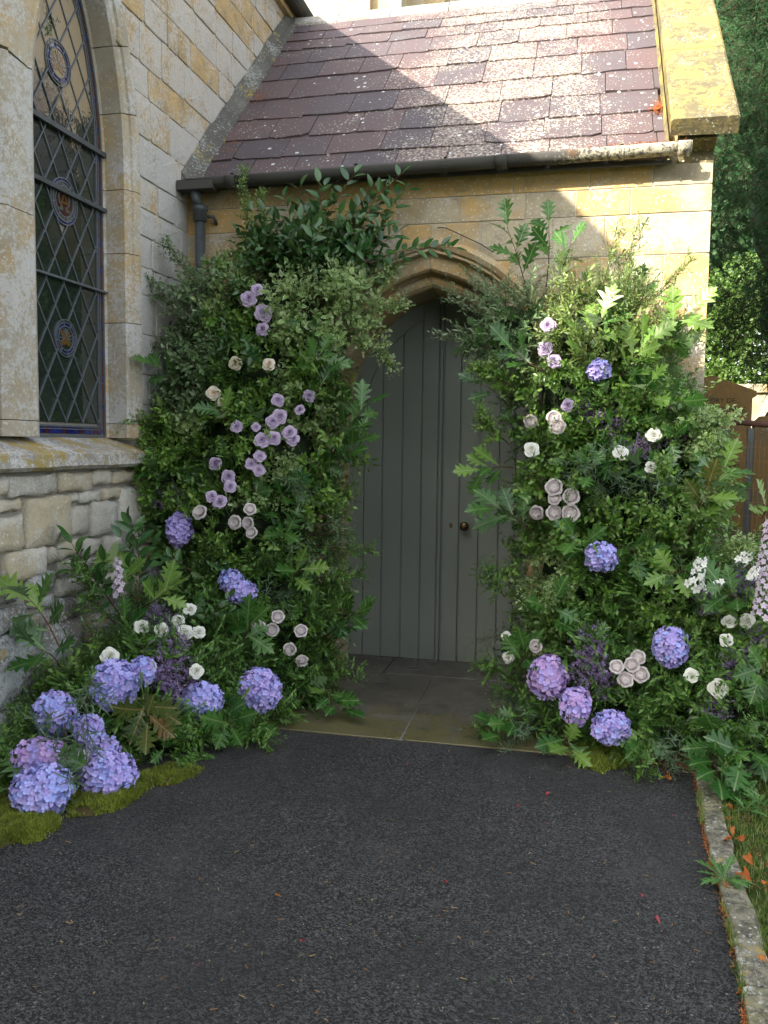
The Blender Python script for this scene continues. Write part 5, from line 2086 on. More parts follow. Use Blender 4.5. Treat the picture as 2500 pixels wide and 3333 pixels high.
O1 = [  # lobed leaves: base, tip, n, label, seed, size, mats
    ((1140, 640, 5.25), (1095, 490, 5.22), 6, 'lobed green branch highest on the left of the right arrangement, beside the arch hood', 31, 1.0, ['oak']),
    ((1180, 620, 5.25), (1185, 480, 5.24), 5, 'lobed green branch with one leaf standing straight up above the right arrangement', 32, 1.0, ['oak']),
    ((1190, 640, 5.2), (1235, 525, 5.2), 5, 'lobed green branch leaning right, beside the leaf that stands straight up', 33, 1.0, ['oak']),
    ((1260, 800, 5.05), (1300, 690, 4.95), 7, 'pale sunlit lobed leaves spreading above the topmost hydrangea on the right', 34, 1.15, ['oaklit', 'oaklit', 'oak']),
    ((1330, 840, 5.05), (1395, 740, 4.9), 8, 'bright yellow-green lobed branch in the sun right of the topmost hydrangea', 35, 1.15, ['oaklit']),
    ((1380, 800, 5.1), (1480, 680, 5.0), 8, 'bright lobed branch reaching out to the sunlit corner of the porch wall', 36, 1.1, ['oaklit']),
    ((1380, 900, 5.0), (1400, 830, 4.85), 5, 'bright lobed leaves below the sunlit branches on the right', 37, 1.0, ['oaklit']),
    ((1170, 800, 5.0), (1110, 760, 4.9), 5, 'dark lobed leaves beside the pair of lilac roses high on the right', 38, 1.0, ['oak']),
    ((1100, 880, 5.05), (1040, 830, 5.0), 3, 'pale lobed leaf stretching over the door edge below the grey-green sprays', 39, .9, ['oaklit', 'oak']),
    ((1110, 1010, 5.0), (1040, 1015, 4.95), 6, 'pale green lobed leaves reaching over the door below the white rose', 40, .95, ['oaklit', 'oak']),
    ((1150, 1150, 4.9), (1075, 1100, 4.8), 7, 'large dark green lobed leaves reaching over the door beside the brass knob', 41, 1.1, ['oak']),
    ((1290, 1050, 4.85), (1275, 1010, 4.7), 4, 'lobed green leaves between the blush roses and the eucalyptus on the right', 42, .9, ['oak']),
    ((1260, 1200, 4.8), (1240, 1160, 4.65), 4, 'lobed leaves just left of the single blue-violet hydrangea at knob height', 43, 1.0, ['oak']),
    ((1330, 1180, 4.8), (1390, 1200, 4.65), 5, 'dark lobed leaves just right of the single blue-violet hydrangea at knob height', 44, .95, ['oak']),
    ((1180, 1370, 4.7), (1200, 1300, 4.5), 6, 'dark lobed leaves above the purple haze at the foot of the right arrangement', 45, 1.05, ['oak']),
    ((1120, 1440, 4.7), (1135, 1400, 4.5), 3, 'single big lobed leaf between the two hidden white roses beside the door foot', 46, 1.0, ['oak']),
    ((1150, 1540, 4.6), (1080, 1590, 4.42), 4, 'lobed leaves lying on the wet flagstones left of the mauve hydrangea', 47, 1.0, ['oak']),
    ((1225, 1580, 4.5), (1235, 1620, 4.28), 5, 'drooping lobed leaves hanging over the moss clump on the threshold', 48, 1.1, ['oak', 'oaklit']),
    ((1400, 1540, 4.55), (1390, 1600, 4.3), 5, 'lobed leaves drooping between the lowest hydrangea and the eucalyptus on the right', 49, 1.0, ['oak', 'oaklit']),
    ((1560, 1560, 4.4), (1550, 1680, 4.05), 9, 'big lobed branch trailing onto the kerb stones at the right', 50, 1.2, ['oak']),
    ((1640, 1600, 4.4), (1600, 1640, 4.1), 6, 'lobed branch lying behind the trailing one at the right edge', 51, 1.1, ['oak']),
    ((1480, 1230, 4.7), (1440, 1240, 4.5), 4, 'pale lobed leaf beside the left cluster of white star flowers', 52, 1.0, ['oaklit', 'oak']),
    ((1610, 1300, 4.55), (1560, 1270, 4.4), 5, 'broad dark leaves just under the right cluster of white star flowers', 53, 1.05, ['oak']),
    ((1470, 1130, 4.9), (1565, 1010, 4.75), 8, 'lobed branch pointing up right in front of the gravestone railing', 54, 1.1, ['oaklit', 'oak']),
    ((1480, 1160, 4.85), (1525, 1060, 4.7), 6, 'lobed branch with leaves turning red and orange in front of the railing', 55, .95, ['oakaut', 'oakaut', 'oaklit']),
    ((1650, 1430, 4.3), (1640, 1460, 4.1), 4, 'lobed leaves at the right edge, level with the lowest white rose', 56, 1.0, ['oak']),
    ((1645, 1120, 4.6), (1655, 1095, 4.5), 3, 'bright leaves above the mauve flower spire at the right edge', 57, .9, ['oaklit']),
    # left arrangement
    ((380, 1060, 5.0), (310, 1010, 4.8), 7, 'dark lobed branch reaching left over the rubble wall just under the window sill', 60, 1.1, ['oak']),
    ((420, 870, 5.05), (340, 790, 4.9), 6, 'dark lobed leaves left of the peach roses near the window', 61, 1.0, ['oak']),
    ((640, 800, 5.0), (700, 760, 4.85), 6, 'dark lobed leaves right of the fourth lilac rose high on the left', 62, .95, ['oak']),
    ((680, 900, 5.0), (705, 805, 4.85), 4, 'pale lobed leaf pointing right near the lilac roses', 63, .9, ['oaklit', 'oak']),
    ((720, 980, 5.05), (790, 880, 5.0), 8, 'dark lobed branch reaching over the left edge of the door', 64, 1.0, ['oak']),
    ((740, 1020, 5.05), (775, 945, 5.0), 5, 'dark lobed leaves just below the branch that reaches over the door', 65, .95, ['oak']),
    ((490, 930, 4.9), (470, 880, 4.75), 4, 'pale lobed leaf below the cream rose near the window', 66, .9, ['oaklit', 'oak']),
    ((620, 1260, 4.8), (650, 1225, 4.6), 4, 'pale lobed leaf right of the blue hydrangea pair', 67, .95, ['oaklit', 'oak']),
    ((300, 1300, 4.25), (255, 1230, 4.1), 5, 'bright green lobed branch in front of the glossy pair by the wall', 68, 1.15, ['oaklit', 'oak']),
    ((310, 1310, 4.15), (370, 1270, 4.0), 4, 'bright green lobed leaf stretching right, above the white roses', 69, 1.1, ['oaklit']),
    ((500, 1400, 4.55), (540, 1350, 4.3), 7, 'dark lobed branch in the middle of the lower left mound', 70, 1.1, ['oak']),
    ((130, 1400, 3.75), (60, 1290, 3.5), 6, 'red-stemmed lobed branch reaching left against the old footing stones', 71, 1.2, ['oak', 'oak', 'oaklit']),
    ((130, 1440, 3.7), (80, 1400, 3.5), 4, 'dark lobed leaves hanging against the footing below the red-stemmed branch', 72, 1.2, ['oak']),
    ((310, 1500, 3.85), (320, 1560, 3.55), 8, 'bronze-green pointed lobed leaves hanging beside the large blue hydrangea', 73, 1.1, ['oakaut', 'oaklit', 'oak']),
    ((470, 1520, 4.2), (500, 1570, 3.95), 6, 'lobed leaves under the small blue hydrangea in the middle of the mound', 74, 1.05, ['oak']),
    ((700, 1480, 4.75), (730, 1530, 4.6), 7, 'lobed leaves on the ground beside the wet flagstones, right end of the left mound', 75, .95, ['oak', 'oak', 'oaklit']),
    ((740, 1350, 5.1), (775, 1325, 5.0), 4, 'dark lobed leaf at the foot of the left door jamb', 76, .9, ['oak']),
    ((300, 1640, 3.4), (10, 1700, 3.05), 4, 'long dark leaves behind the lowest blue hydrangea at the left edge', 77, 1.1, ['oak']),
]
for b, tp, n, lb, sd, sz, mts in O1:
    big_branch('lobed', W3(*b), W3(*tp), n+1, lb, mts[0], sd, sz*1.25, 'redstem' if sd in (71, 54) else 'twig', None, 0.02, mats=mts)
S1 = [  # kind, leaf material, base, tip, label, n, scale, sag
    ('small', 'pitto', (545, 600, 5.3), (530, 385, 5.3), 'thin upright light green spray, leftmost below the gutter beside the downpipe', 9, .85, 0),
    ('small', 'pitto', (570, 600, 5.28), (570, 440, 5.3), 'light green upright spray right of the thin one beside the downpipe', 9, .9, 0),
    ('small', 'greyleaf', (450, 640, 5.2), (375, 545, 5.15), 'grey-green spray pointing up left against the church wall', 8, 1.0, 0),
    ('small', 'greyleaf', (430, 720, 5.15), (335, 620, 5.05), 'grey-green spray touching the church wall beside the window jamb', 9, 1.0, 0),
    ('small', 'greyleaf', (430, 760, 5.15), (325, 735, 5.05), 'grey-green drooping spray, lower of those by the window jamb', 9, 1.0, .05),
    ('small', 'pitto', (420, 910, 5.0), (290, 905, 4.85), 'light green spray pointing left under the dark glossy branch by the window', 9, .95, .02),
    ('small', 'varieg', (760, 660, 5.2), (835, 590, 5.3), 'cream-edged spray at the left shoulder of the arch, upper one', 9, 1.1, .0),
    ('small', 'varieg', (740, 700, 5.2), (845, 660, 5.25), 'cream-edged spray leaning over the arch stones, middle one', 10, 1.1, .03),
    ('small', 'varieg', (730, 720, 5.2), (825, 760, 5.25), 'cream-edged spray hanging over the top left of the door', 10, 1.05, .05),
    ('small', 'varieg', (700, 660, 5.2), (690, 540, 5.25), 'cream-edged spray rising in front of the glossy leaves', 9, 1.1, 0),
    ('willow', 'greyleaf', (1120, 740, 5.15), (985, 640, 5.2), 'silvery spray crossing the right side of the arch, highest one', 10, .95, 0),
    ('willow', 'greyleaf', (1120, 760, 5.15), (975, 725, 5.15), 'silvery spray pointing left in front of the dark top of the door', 8, .9, 0),
    ('willow', 'greyleaf', (1140, 720, 5.15), (1035, 610, 5.2), 'silvery spray against the arch stones under the lobed branch', 10, .95, 0),
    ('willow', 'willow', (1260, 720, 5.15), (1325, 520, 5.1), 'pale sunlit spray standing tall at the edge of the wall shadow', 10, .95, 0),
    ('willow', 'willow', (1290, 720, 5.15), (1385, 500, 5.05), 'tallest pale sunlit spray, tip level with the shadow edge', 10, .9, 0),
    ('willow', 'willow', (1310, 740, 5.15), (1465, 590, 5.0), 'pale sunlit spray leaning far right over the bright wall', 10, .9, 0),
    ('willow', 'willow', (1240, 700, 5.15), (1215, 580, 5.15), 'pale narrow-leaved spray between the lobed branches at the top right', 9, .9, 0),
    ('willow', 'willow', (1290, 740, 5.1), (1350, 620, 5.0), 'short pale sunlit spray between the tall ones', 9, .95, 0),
    ('small', 'varieg', (1440, 960, 5.0), (1545, 905, 4.9), 'bright cream spray sticking out past the porch corner', 11, 1.2, .02),
    ('small', 'varieg', (1430, 1000, 4.95), (1520, 960, 4.85), 'cream-green spray hanging below the bright one at the porch corner', 9, 1.1, .03),
    ('narrow', 'euca', (1290, 950, 4.95), (1240, 1010, 4.75), 'narrow blue-green leaves fanning under the blush roses on the right', 7, 1.0, .05),
    ('narrow', 'euca', (1300, 960, 4.9), (1300, 1030, 4.75), 'narrow blue-green leaves hanging beside the purple haze on the right', 7, 1.0, .05),
    ('narrow', 'euca', (1180, 1520, 4.6), (1110, 1590, 4.4), 'narrow blue-green leaves lying on the wet stone beside the mauve hydrangea', 9, 1.05, .03),
    ('narrow', 'euca', (1400, 1560, 4.5), (1440, 1630, 4.25), 'long curved blue-green leaves beside the lobed branch at the right foot', 10, 1.2, .03),
    ('narrow', 'euca', (1100, 1370, 4.8), (1040, 1380, 4.75), 'thin spiky leaves poking over the door foot on the right', 6, .8, 0),
    ('narrow', 'euca', (590, 1020, 4.85), (650, 1050, 4.7), 'narrow grey leaves right of the lowest lilac roses on the left', 7, .9, .05),
    ('narrow', 'euca', (150, 1510, 3.55), (150, 1640, 3.2), 'long narrow leaves hanging over the mauve hydrangea at the left', 9, 1.25, .05),
    ('narrow', 'euca', (200, 1440, 3.6), (190, 1580, 3.3), 'long narrow leaves hanging between the two left hydrangea stacks', 8, 1.25, .05),
    ('fern', 'fern', (680, 1180, 5.0), (790, 1180, 4.95), 'feathery spray reaching over the left side of the door at knob height', 8, .95, .02),
    ('fern', 'fern', (680, 1250, 5.0), (765, 1235, 4.95), 'feathery spray over the door edge, below the one at knob height', 8, .95, .02),
    ('fern', 'fern', (680, 1440, 4.9), (760, 1450, 4.85), 'feathery spray lying on the threshold at the left door foot', 8, 1.0, .0),
    ('fern', 'fern', (250, 1350, 4.1), (180, 1240, 3.95), 'tall feathery spray against the rubble wall at the left', 10, 1.1, 0),
    ('fern', 'fern', (130, 1560, 3.5), (40, 1550, 3.3), 'pale feathery leaf spray against the dark footing at the left edge', 5, .9, 0),
    ('fern', 'fern', (450, 1600, 4.0), (400, 1660, 3.7), 'feathery spray trailing onto the moss beside the tarmac', 9, 1.1, 0),
    ('fern', 'fern', (520, 1580, 4.2), (570, 1600, 4.05), 'feathery spray at the edge where flagstone meets tarmac', 8, 1.0, 0),
    ('fern', 'fern', (1110, 1470, 4.75), (1050, 1440, 4.65), 'feathery spray at the right door foot', 8, 1.0, 0),
    ('fern', 'fern', (1130, 1550, 4.6), (1050, 1570, 4.5), 'bright feathery spray touching the wet stone right of the threshold', 6, 1.1, 0),
    ('fern', 'fern', (1370, 1590, 4.4), (1390, 1650, 4.15), 'bright feathery spray lying right of the moss clump', 8, 1.1, 0),
    ('fern', 'fern', (1090, 1290, 4.85), (1060, 1240, 4.8), 'feathery spray over the door edge, right side near the ground', 8, 1.0, 0),
    ('small', 'pitto', (1110, 840, 5.0), (1045, 800, 4.95), 'light green spray over the top right of the door', 9, .95, 0),
    ('small', 'pitto', (1100, 960, 5.0), (1050, 900, 4.95), 'light green spray over the right of the door, above the pale lobed leaves', 9, .95, 0),
    ('small', 'varieg', (1250, 1220, 4.75), (1200, 1260, 4.6), 'cream leaf spray hanging below the single blue-violet hydrangea', 9, .95, .05),
    ('small', 'pitto', (1450, 1100, 4.85), (1440, 1030, 4.7), 'fresh green spray beside the porch corner at mid height', 10, 1.1, 0),
    ('small', 'pitto', (1480, 1180, 4.8), (1420, 1120, 4.65), 'fresh green spray left of the orange lobed leaves', 10, 1.1, 0),
    ('small', 'varieg', (1540, 1170, 4.7), (1600, 1180, 4.55), 'cream-edged spray arching over the white star flowers', 9, 1.0, 0),
]
for i, (kd_, lm, b, tp, lb, n, sc_, sg) in enumerate(S1):
    soft_branch(kd_, None, W3(*b), W3(*tp), lb, 200+i, n, sc_, {'small': 'small_leaf_spray', 'willow': 'willowy_spray', 'narrow': 'narrow_leaf_spray', 'fern': 'feathery_spray'}[kd_],
                'twig', 'foliage spray', sg, lm)
# purple haze flowers
P1 = [((1290, 900), RIGHT, 'purple haze flowers high on the right beside the cream leaves', .9), ((1330, 930), RIGHT, 'purple haze flowers around the white rose near the porch corner', 1.0),
      ((1390, 960), RIGHT, 'purple haze flowers left of the porch corner, above the blush roses', 1.0), ((1440, 930), RIGHT, 'small purple haze sprig at the porch corner', .8),
      ((1270, 1400), RIGHT, 'large purple haze clump left of the five blush roses, upper half', 1.2), ((1275, 1450), RIGHT, 'large purple haze clump left of the five blush roses, lower half', 1.2),
      ((1300, 1490), RIGHT, 'purple haze flowers just above the lowest hydrangea on the right', 1.0),
      ((1530, 1300), RIGHT, 'purple haze flowers left of the three white roses', .9), ((1590, 1420), RIGHT, 'purple haze flowers between the white roses at the far right', 1.0),
      ((1545, 1530), RIGHT, 'purple haze flowers below the lowest white rose', 1.1), ((1625, 1270), RIGHT, 'purple haze flowers beside the mauve spire at the right edge', 1.1), ((1640, 1370), RIGHT, 'purple haze flowers at the right edge beside the white roses', 1.0),
      ((360, 1340), LEFT, 'purple haze flowers just above the row of white roses', .9), ((385, 1400), LEFT, 'purple haze flowers below the row of white roses, upper part', 1.2),
      ((370, 1440), LEFT, 'purple haze flowers left of the single white rose in the mound', 1.2), ((385, 1500), LEFT, 'purple haze flowers left of the small blue hydrangea', 1.0),
      ((300, 1330), LEFT, 'small purple haze sprig beside the lilac flower spire', .8), ((380, 1080), LEFT, 'dark purple haze flowers beside the rubble wall above the violet hydrangea', 1.1),
      ((325, 860), LEFT, 'dark purple haze flowers beside the window jamb', .8), ((340, 1310), LEFT, 'purple haze sprig under the bright green lobed leaf', .8)]
for i, ((x_, y_), bd, lb, sc_) in enumerate(P1):
    p, n = surf_hit(x_, y_, bd, 1.02)
    rr = random.Random(500+i)
    root = empty('purple_haze_flowers', p-n*.10, lb, 'flowers')
    fm = NM()
    for k in range(7):
        dd = n*.8+np.array([rr.uniform(-1, 1), rr.uniform(-1, .4), rr.uniform(-.6, 1)])*.6
        fm.inst(rr.choice(SPR_T['purple']), rotm(dd, rr.uniform(0, 6))*sc_*1.15, np.array([rr.uniform(-1, 1), 0, rr.uniform(-1, 1)])*.035, rr.random())
    o = link('blossom', fm.mesh('blossom', [M['limonium'], M['twig']]), root)
    o['kind'] = 'stuff'

# ================================================================== FLOWERS
def petal_grid(r0, r1, h, a0, wa, curl, roll_, point=0.0, nu=5, nv=4, ruff=0.0, seed=0, z0=0.0):
    """petal standing round the axis; opening towards +Z"""
    rr = random.Random(seed)
    vs, uv = [], []
    ph = rr.uniform(0, 6)
    for j in range(nv+1):
        v = j/nv
        for i in range(nu+1):
            u = 2*i/nu-1
            edge = 1-.28*abs(u)**2.6*v
            hh = z0+(h-z0)*v*edge+point*max(0, 1-abs(u)*1.6)*v**3
            r_ = r0+(r1-r0)*v**.8*edge
            r_ += curl*v**5
            hh -= roll_*v**6
            hh += ruff*math.sin(u*6+ph)*v**2
            r_ += ruff*.8*math.cos(u*5+ph)*v**2
            a = a0+u*wa*.5*(.55+.45*math.sin(math.pi*min(1, .25+v*.55)))
            vs.append((r_*math.cos(a), r_*math.sin(a), hh))
            uv.append((u, v))
    fs = []
    for j in range(nv):
        for i in range(nu):
            b = j*(nu+1)+i
            fs.append((b, b+1, b+nu+2, b+nu+1))
    return vs, fs, uv


def rose_proto(kind, seed):
    """meshes of one rose of radius ~1: heart + list of outer petals"""
    rr = random.Random(seed)
    heart = NM()
    outer = []
    if kind == 'tea':
        for ring, (r0, r1, h, n, wa, cu, ro, pt, zb) in enumerate([(.0, .07, .66, 2, 4.2, .01, 0, 0, .45), (.05, .15, .70, 3, 3.0, .02, 0, .02, .42), (.12, .25, .70, 3, 2.7, .04, .02, .03, .40),
                                                               (.21, .38, .66, 4, 2.3, .07, .05, .05, .36), (.32, .53, .58, 4, 2.1, .11, .10, .07, .30)]):
            for q in range(n):
                a = ring*1.1+q*2*math.pi/n+rr.uniform(-.15, .15)
                vs, fs, uv = petal_grid(r0, r1, h*rr.uniform(.96, 1.03), a, wa, cu, ro, pt, 6, 4, .006, rr.random(), zb)
                heart.add(vs, fs, uv)
        for ring, (r0, r1, h, n, wa, cu, ro, pt, zb) in enumerate([(.40, .70, .50, 4, 1.9, .14, .16, .12, .20), (.36, .84, .36, 4, 1.7, .16, .20, .16, .06)]):
            for q in range(n):
                a = ring*.8+.4+q*2*math.pi/n+rr.uniform(-.12, .12)
                m = NM()
                vs, fs, uv = petal_grid(r0, r1, h, a, wa, cu, ro, pt, 6, 5, .02, rr.random(), zb)
                m.add(vs, fs, uv)
                outer.append(m)
    else:
        for c_ in range(6):
            ca = c_*2*math.pi/5+.3+rr.uniform(-.1, .1)
            q0 = .23 if c_ < 5 else 0.0
            cx, cy = q0*math.cos(ca), q0*math.sin(ca)
            for q in range(5):
                vs, fs, uv = petal_grid(.01+.025*q, .05+.040*q, .52-.012*q, ca+rr.uniform(-.5, .5)+(q % 2)*math.pi, 2.8, .01, 0, 0, 4, 2, .014, rr.random(), .24)
                heart.add([(p[0]+cx, p[1]+cy, p[2]) for p in vs], fs, uv)
        for ring, (r0, r1, h, n, wa, cu, ro, zb) in enumerate([(.27, .42, .60, 6, 1.7, .01, .0, .24), (.40, .56, .56, 6, 1.6, .02, .02, .20), (.54, .71, .46, 7, 1.5, .03, .03, .12)]):
            for q in range(n):
                a = ring*.5+q*2*math.pi/n+rr.uniform(-.15, .15)
                vs, fs, uv = petal_grid(r0, r1, h*rr.uniform(.95, 1.04), a, wa, cu, ro, 0, 4, 3, .022, rr.random(), zb)
                heart.add(vs, fs, uv)
        for ring, (r0, r1, h, n, wa, cu, ro, zb) in enumerate([(.50, .82, .40, 5, 1.6, .06, .08, .16), (.44, .92, .30, 5, 1.5, .05, .10, .04)]):
            for q in range(n):
                a = ring*.6+q*2*math.pi/n+rr.uniform(-.15, .15)
                m = NM()
                vs, fs, uv = petal_grid(r0, r1, h, a, wa, cu, ro, 0, 5, 4, .03, rr.random(), zb)
                m.add(vs, fs, uv)
                outer.append(m)
    fl = .44 if kind == 'tea' else .40
    rf = .30 if kind == 'tea' else .52
    heart.add([(rf*math.cos(2*math.pi*k/10), rf*math.sin(2*math.pi*k/10), fl) for k in range(10)]+[(0, 0, fl+.06)], [(k, (k+1) % 10, 10) for k in range(10)], [(0, .5 if kind == 'tea' else .8)]*11)
    cup = NM()
    vs = [(0, 0, -.12)]
    rings = [(.10, -.10), (.34, .0), (.40, .12)]
    for r_, z_ in rings: vs += [(r_*math.cos(2*math.pi*k/10), r_*math.sin(2*math.pi*k/10), z_) for k in range(10)]
    fs = [(0, 1+(k+1) % 10, 1+k) for k in range(10)]
    for q in range(2): fs += [(1+q*10+k, 1+q*10+(k+1) % 10, 11+q*10+(k+1) % 10, 11+q*10+k) for k in range(10)]
    cup.add(vs, fs)
    return heart, outer, cup


RP = {('tea', i): rose_proto('tea', 40+i) for i in range(3)}
RP.update({('garden', i): rose_proto('garden', 60+i) for i in range(3)})
RM = {}


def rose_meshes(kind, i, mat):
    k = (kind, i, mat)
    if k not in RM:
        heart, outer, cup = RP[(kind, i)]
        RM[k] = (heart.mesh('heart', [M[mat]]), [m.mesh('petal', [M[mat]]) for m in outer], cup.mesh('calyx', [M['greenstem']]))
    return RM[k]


def stem_obj(parent, d, L):
    m = NM()
    stem_into(m, [np.zeros(3), -d*L*.5, -d*L+np.array([0, 0, -.02])], .0025, .0022, 0, 5)
    link('stem', m.mesh('stem', [M['greenstem']]), parent)


def place_rose(x, y, bodies, kind, mat, size, label, name, seed, dirn=None, infl=1.16, group=None):
    rr = random.Random(seed)
    p, n = surf_hit(x, y, bodies, infl)
    tocam = CAM-p
    tocam /= np.linalg.norm(tocam)
    d = n*.35+tocam*.8+np.array([rr.uniform(-.45, .45), rr.uniform(-.3, .1), rr.uniform(-.15, .55)])
    if dirn: d = tocam*.6+np.array(dirn)
    d /= np.linalg.norm(d)
    root = empty(name, p, label, 'rose', group)
    heart, petals, cup = rose_meshes(kind, rr.randrange(3), mat)
    size *= 1.14*rr.uniform(.90, 1.10)
    m3 = rotm(d, rr.uniform(0, 6.28))*size
    base = -d*size*.1
    mt = mat4(m3, base)
    for nm, me in [('heart', heart)]+[('petal', q) for q in petals]+[('calyx', cup)]:
        o = link(nm, me, root)
        o.matrix_local = mt
    stem_obj(root, d, .16)
    return root


RL = [  # lilac roses, left
    (556, 627, .034, 'lilac rose, topmost of the four in a column high on the left'),
    (538, 646, .037, 'lilac rose second from the top of the left column, turned upwards'),
    (569, 677, .044, 'largest lilac rose, wide open, third in the column high on the left'),
    (568, 712, .034, 'lilac rose at the bottom of the high column on the left'),
    (600, 865, .032, 'lilac rose directly above the clustered pair, left of the outermost one'),
    (667, 856, .035, 'outermost lilac rose nearest the door on the left, facing sideways'),
    (648, 886, .026, 'small half-hidden lilac rose left below the outermost one'),
    (604, 900, .034, 'back rose of the overlapping lilac pair in the middle of the left side'),
    (589, 911, .036, 'front rose of the overlapping lilac pair in the middle of the left side'),
    (512, 922, .036, 'lone lilac rose left of the clustered ones at mid height'),
    (553, 923, .022, 'small lilac rosebud left of the overlapping pair'),
    (566, 952, .036, 'lilac rose at the lower left of the mid cluster'),
    (591, 947, .036, 'lilac rose at the lower middle of the mid cluster'),
    (626, 936, .036, 'upper lilac rose of the pair at the right of the mid cluster'),
    (633, 950, .037, 'lower lilac rose of the pair at the right of the mid cluster'),
    (466, 1002, .032, 'lone lilac rose left of the lower cluster, near the window sill corner'),
    (561, 986, .028, 'small lilac rose above the lower pair beside the narrow grey leaves'),
    (542, 1003, .033, 'left lilac rose of the lower pair beside the narrow grey leaves'),
    (559, 1016, .032, 'lilac rose half covered by the narrow grey leaves'),
    (493, 1030, .033, 'upper lilac rose of two stacked roses, left of the blush roses'),
    (497, 1051, .035, 'lower lilac rose of two stacked roses, left of the blush roses'),
    (457, 1073, .032, 'left one of the two lowest lilac roses on the left'),
    (476, 1085, .034, 'right one of the two lowest lilac roses on the left'),
]
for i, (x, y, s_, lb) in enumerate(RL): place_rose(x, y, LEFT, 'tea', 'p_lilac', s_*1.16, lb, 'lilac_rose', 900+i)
for i, (x, y, s_, lb) in enumerate([(509, 785, .036, 'peach-cream rose left of the half-hidden one, under the high lilac column'),
                                    (581, 788, .036, 'cream rose half hidden behind small leaves, under the high lilac column'),
                                    (461, 850, .041, 'peach-cream rose nearest the window'), (476, 868, .024, 'small cream rose tucked below the one nearest the window')]):
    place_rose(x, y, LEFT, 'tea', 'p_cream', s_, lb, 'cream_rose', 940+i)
for i, (x, y, s_, lb) in enumerate([(432, 1107, .040, 'lone silvery blush rose right of the violet hydrangea'),
                                    (540, 1100, .037, 'silvery blush rose on top of the group of four on the left'),
                                    (508, 1128, .044, 'biggest silvery blush rose, left in the group of four'),
                                    (536, 1130, .038, 'silvery blush rose in the middle of the group of four'),
                                    (544, 1151, .036, 'lowest silvery blush rose of the group of four'),
                                    (600, 1332, .036, 'upper blush rose of the loose group low beside the door on the left'),
                                    (559, 1352, .034, 'leftmost blush rose of the loose group low on the left'),
                                    (588, 1360, .038, 'middle blush rose of the loose group low on the left'),
                                    (650, 1363, .040, 'blush rose alone right of the loose group, nearest the door'),
                                    (626, 1402, .040, 'blush rose below the loose group, facing down'),
                                    (652, 1428, .034, 'lowest blush rose on the left, half turned away')]):
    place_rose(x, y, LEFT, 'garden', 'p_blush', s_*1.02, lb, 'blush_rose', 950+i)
for i, (x, y, s_, lb) in enumerate([(410, 1317, .036, 'white rose highest in the row of white roses, facing right'),
                                    (306, 1355, .044, 'leftmost white rose of the row, seen from the side'),
                                    (349, 1361, .038, 'second white rose from the left in the row'),
                                    (385, 1343, .034, 'white rose behind, in the middle of the row'),
                                    (399, 1366, .040, 'white rose covered by purple sprigs in the row'),
                                    (429, 1366, .034, 'rightmost white rose of the row, above the lobed leaves'),
                                    (424, 1450, .040, 'single white rose facing out between the purple haze and the lobed branch'),
                                    (237, 1418, .042, 'white rose peeping out above the large blue hydrangea at its left'),
                                    (323, 1443, .034, 'white rose peeping out at the right of the large blue hydrangea')]):
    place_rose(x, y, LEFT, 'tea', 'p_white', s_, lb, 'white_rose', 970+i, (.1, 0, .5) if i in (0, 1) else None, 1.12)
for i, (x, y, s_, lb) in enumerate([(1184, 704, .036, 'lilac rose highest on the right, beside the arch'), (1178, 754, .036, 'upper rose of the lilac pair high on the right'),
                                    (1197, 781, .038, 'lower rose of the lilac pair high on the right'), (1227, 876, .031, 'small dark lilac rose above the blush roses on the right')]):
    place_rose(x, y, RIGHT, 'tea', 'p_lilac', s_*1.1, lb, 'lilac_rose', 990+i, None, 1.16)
for i, (x, y, s_, lb) in enumerate([(1146, 910, .038, 'blush rose nearest the door, upper right side'),
                                    (1196, 903, .037, 'back rose of the overlapping blush pair on the upper right'),
                                    (1204, 920, .043, 'front rose of the overlapping blush pair on the upper right'),
                                    (1197, 1053, .043, 'top left rose of the blush cluster level with the knob'),
                                    (1234, 1073, .040, 'right upper rose of the blush cluster level with the knob'),
                                    (1198, 1077, .032, 'rose hidden in the middle of the blush cluster level with the knob'),
                                    (1160, 1107, .038, 'lower left rose of the blush cluster, nearest the brass knob'),
                                    (1196, 1107, .037, 'lower middle rose of the blush cluster level with the knob'),
                                    (1233, 1108, .041, 'lower right rose of the blush cluster level with the knob'),
                                    (1158, 1395, .033, 'small blush rose above the mauve hydrangea, pointing down right'),
                                    (1378, 1420, .035, 'top rose of the tight cluster of five blush roses low on the right'),
                                    (1332, 1440, .033, 'leftmost rose of the tight cluster of five'),
                                    (1365, 1436, .036, 'centre rose of the tight cluster of five'),
                                    (1384, 1457, .036, 'rightmost rose of the tight cluster of five'),
                                    (1351, 1468, .035, 'bottom rose of the tight cluster of five')]):
    place_rose(x, y, RIGHT, 'garden', 'p_blush', s_*1.08, lb, 'blush_rose', 1000+i, (0, 0, .1) if i > 9 else None, 1.16)
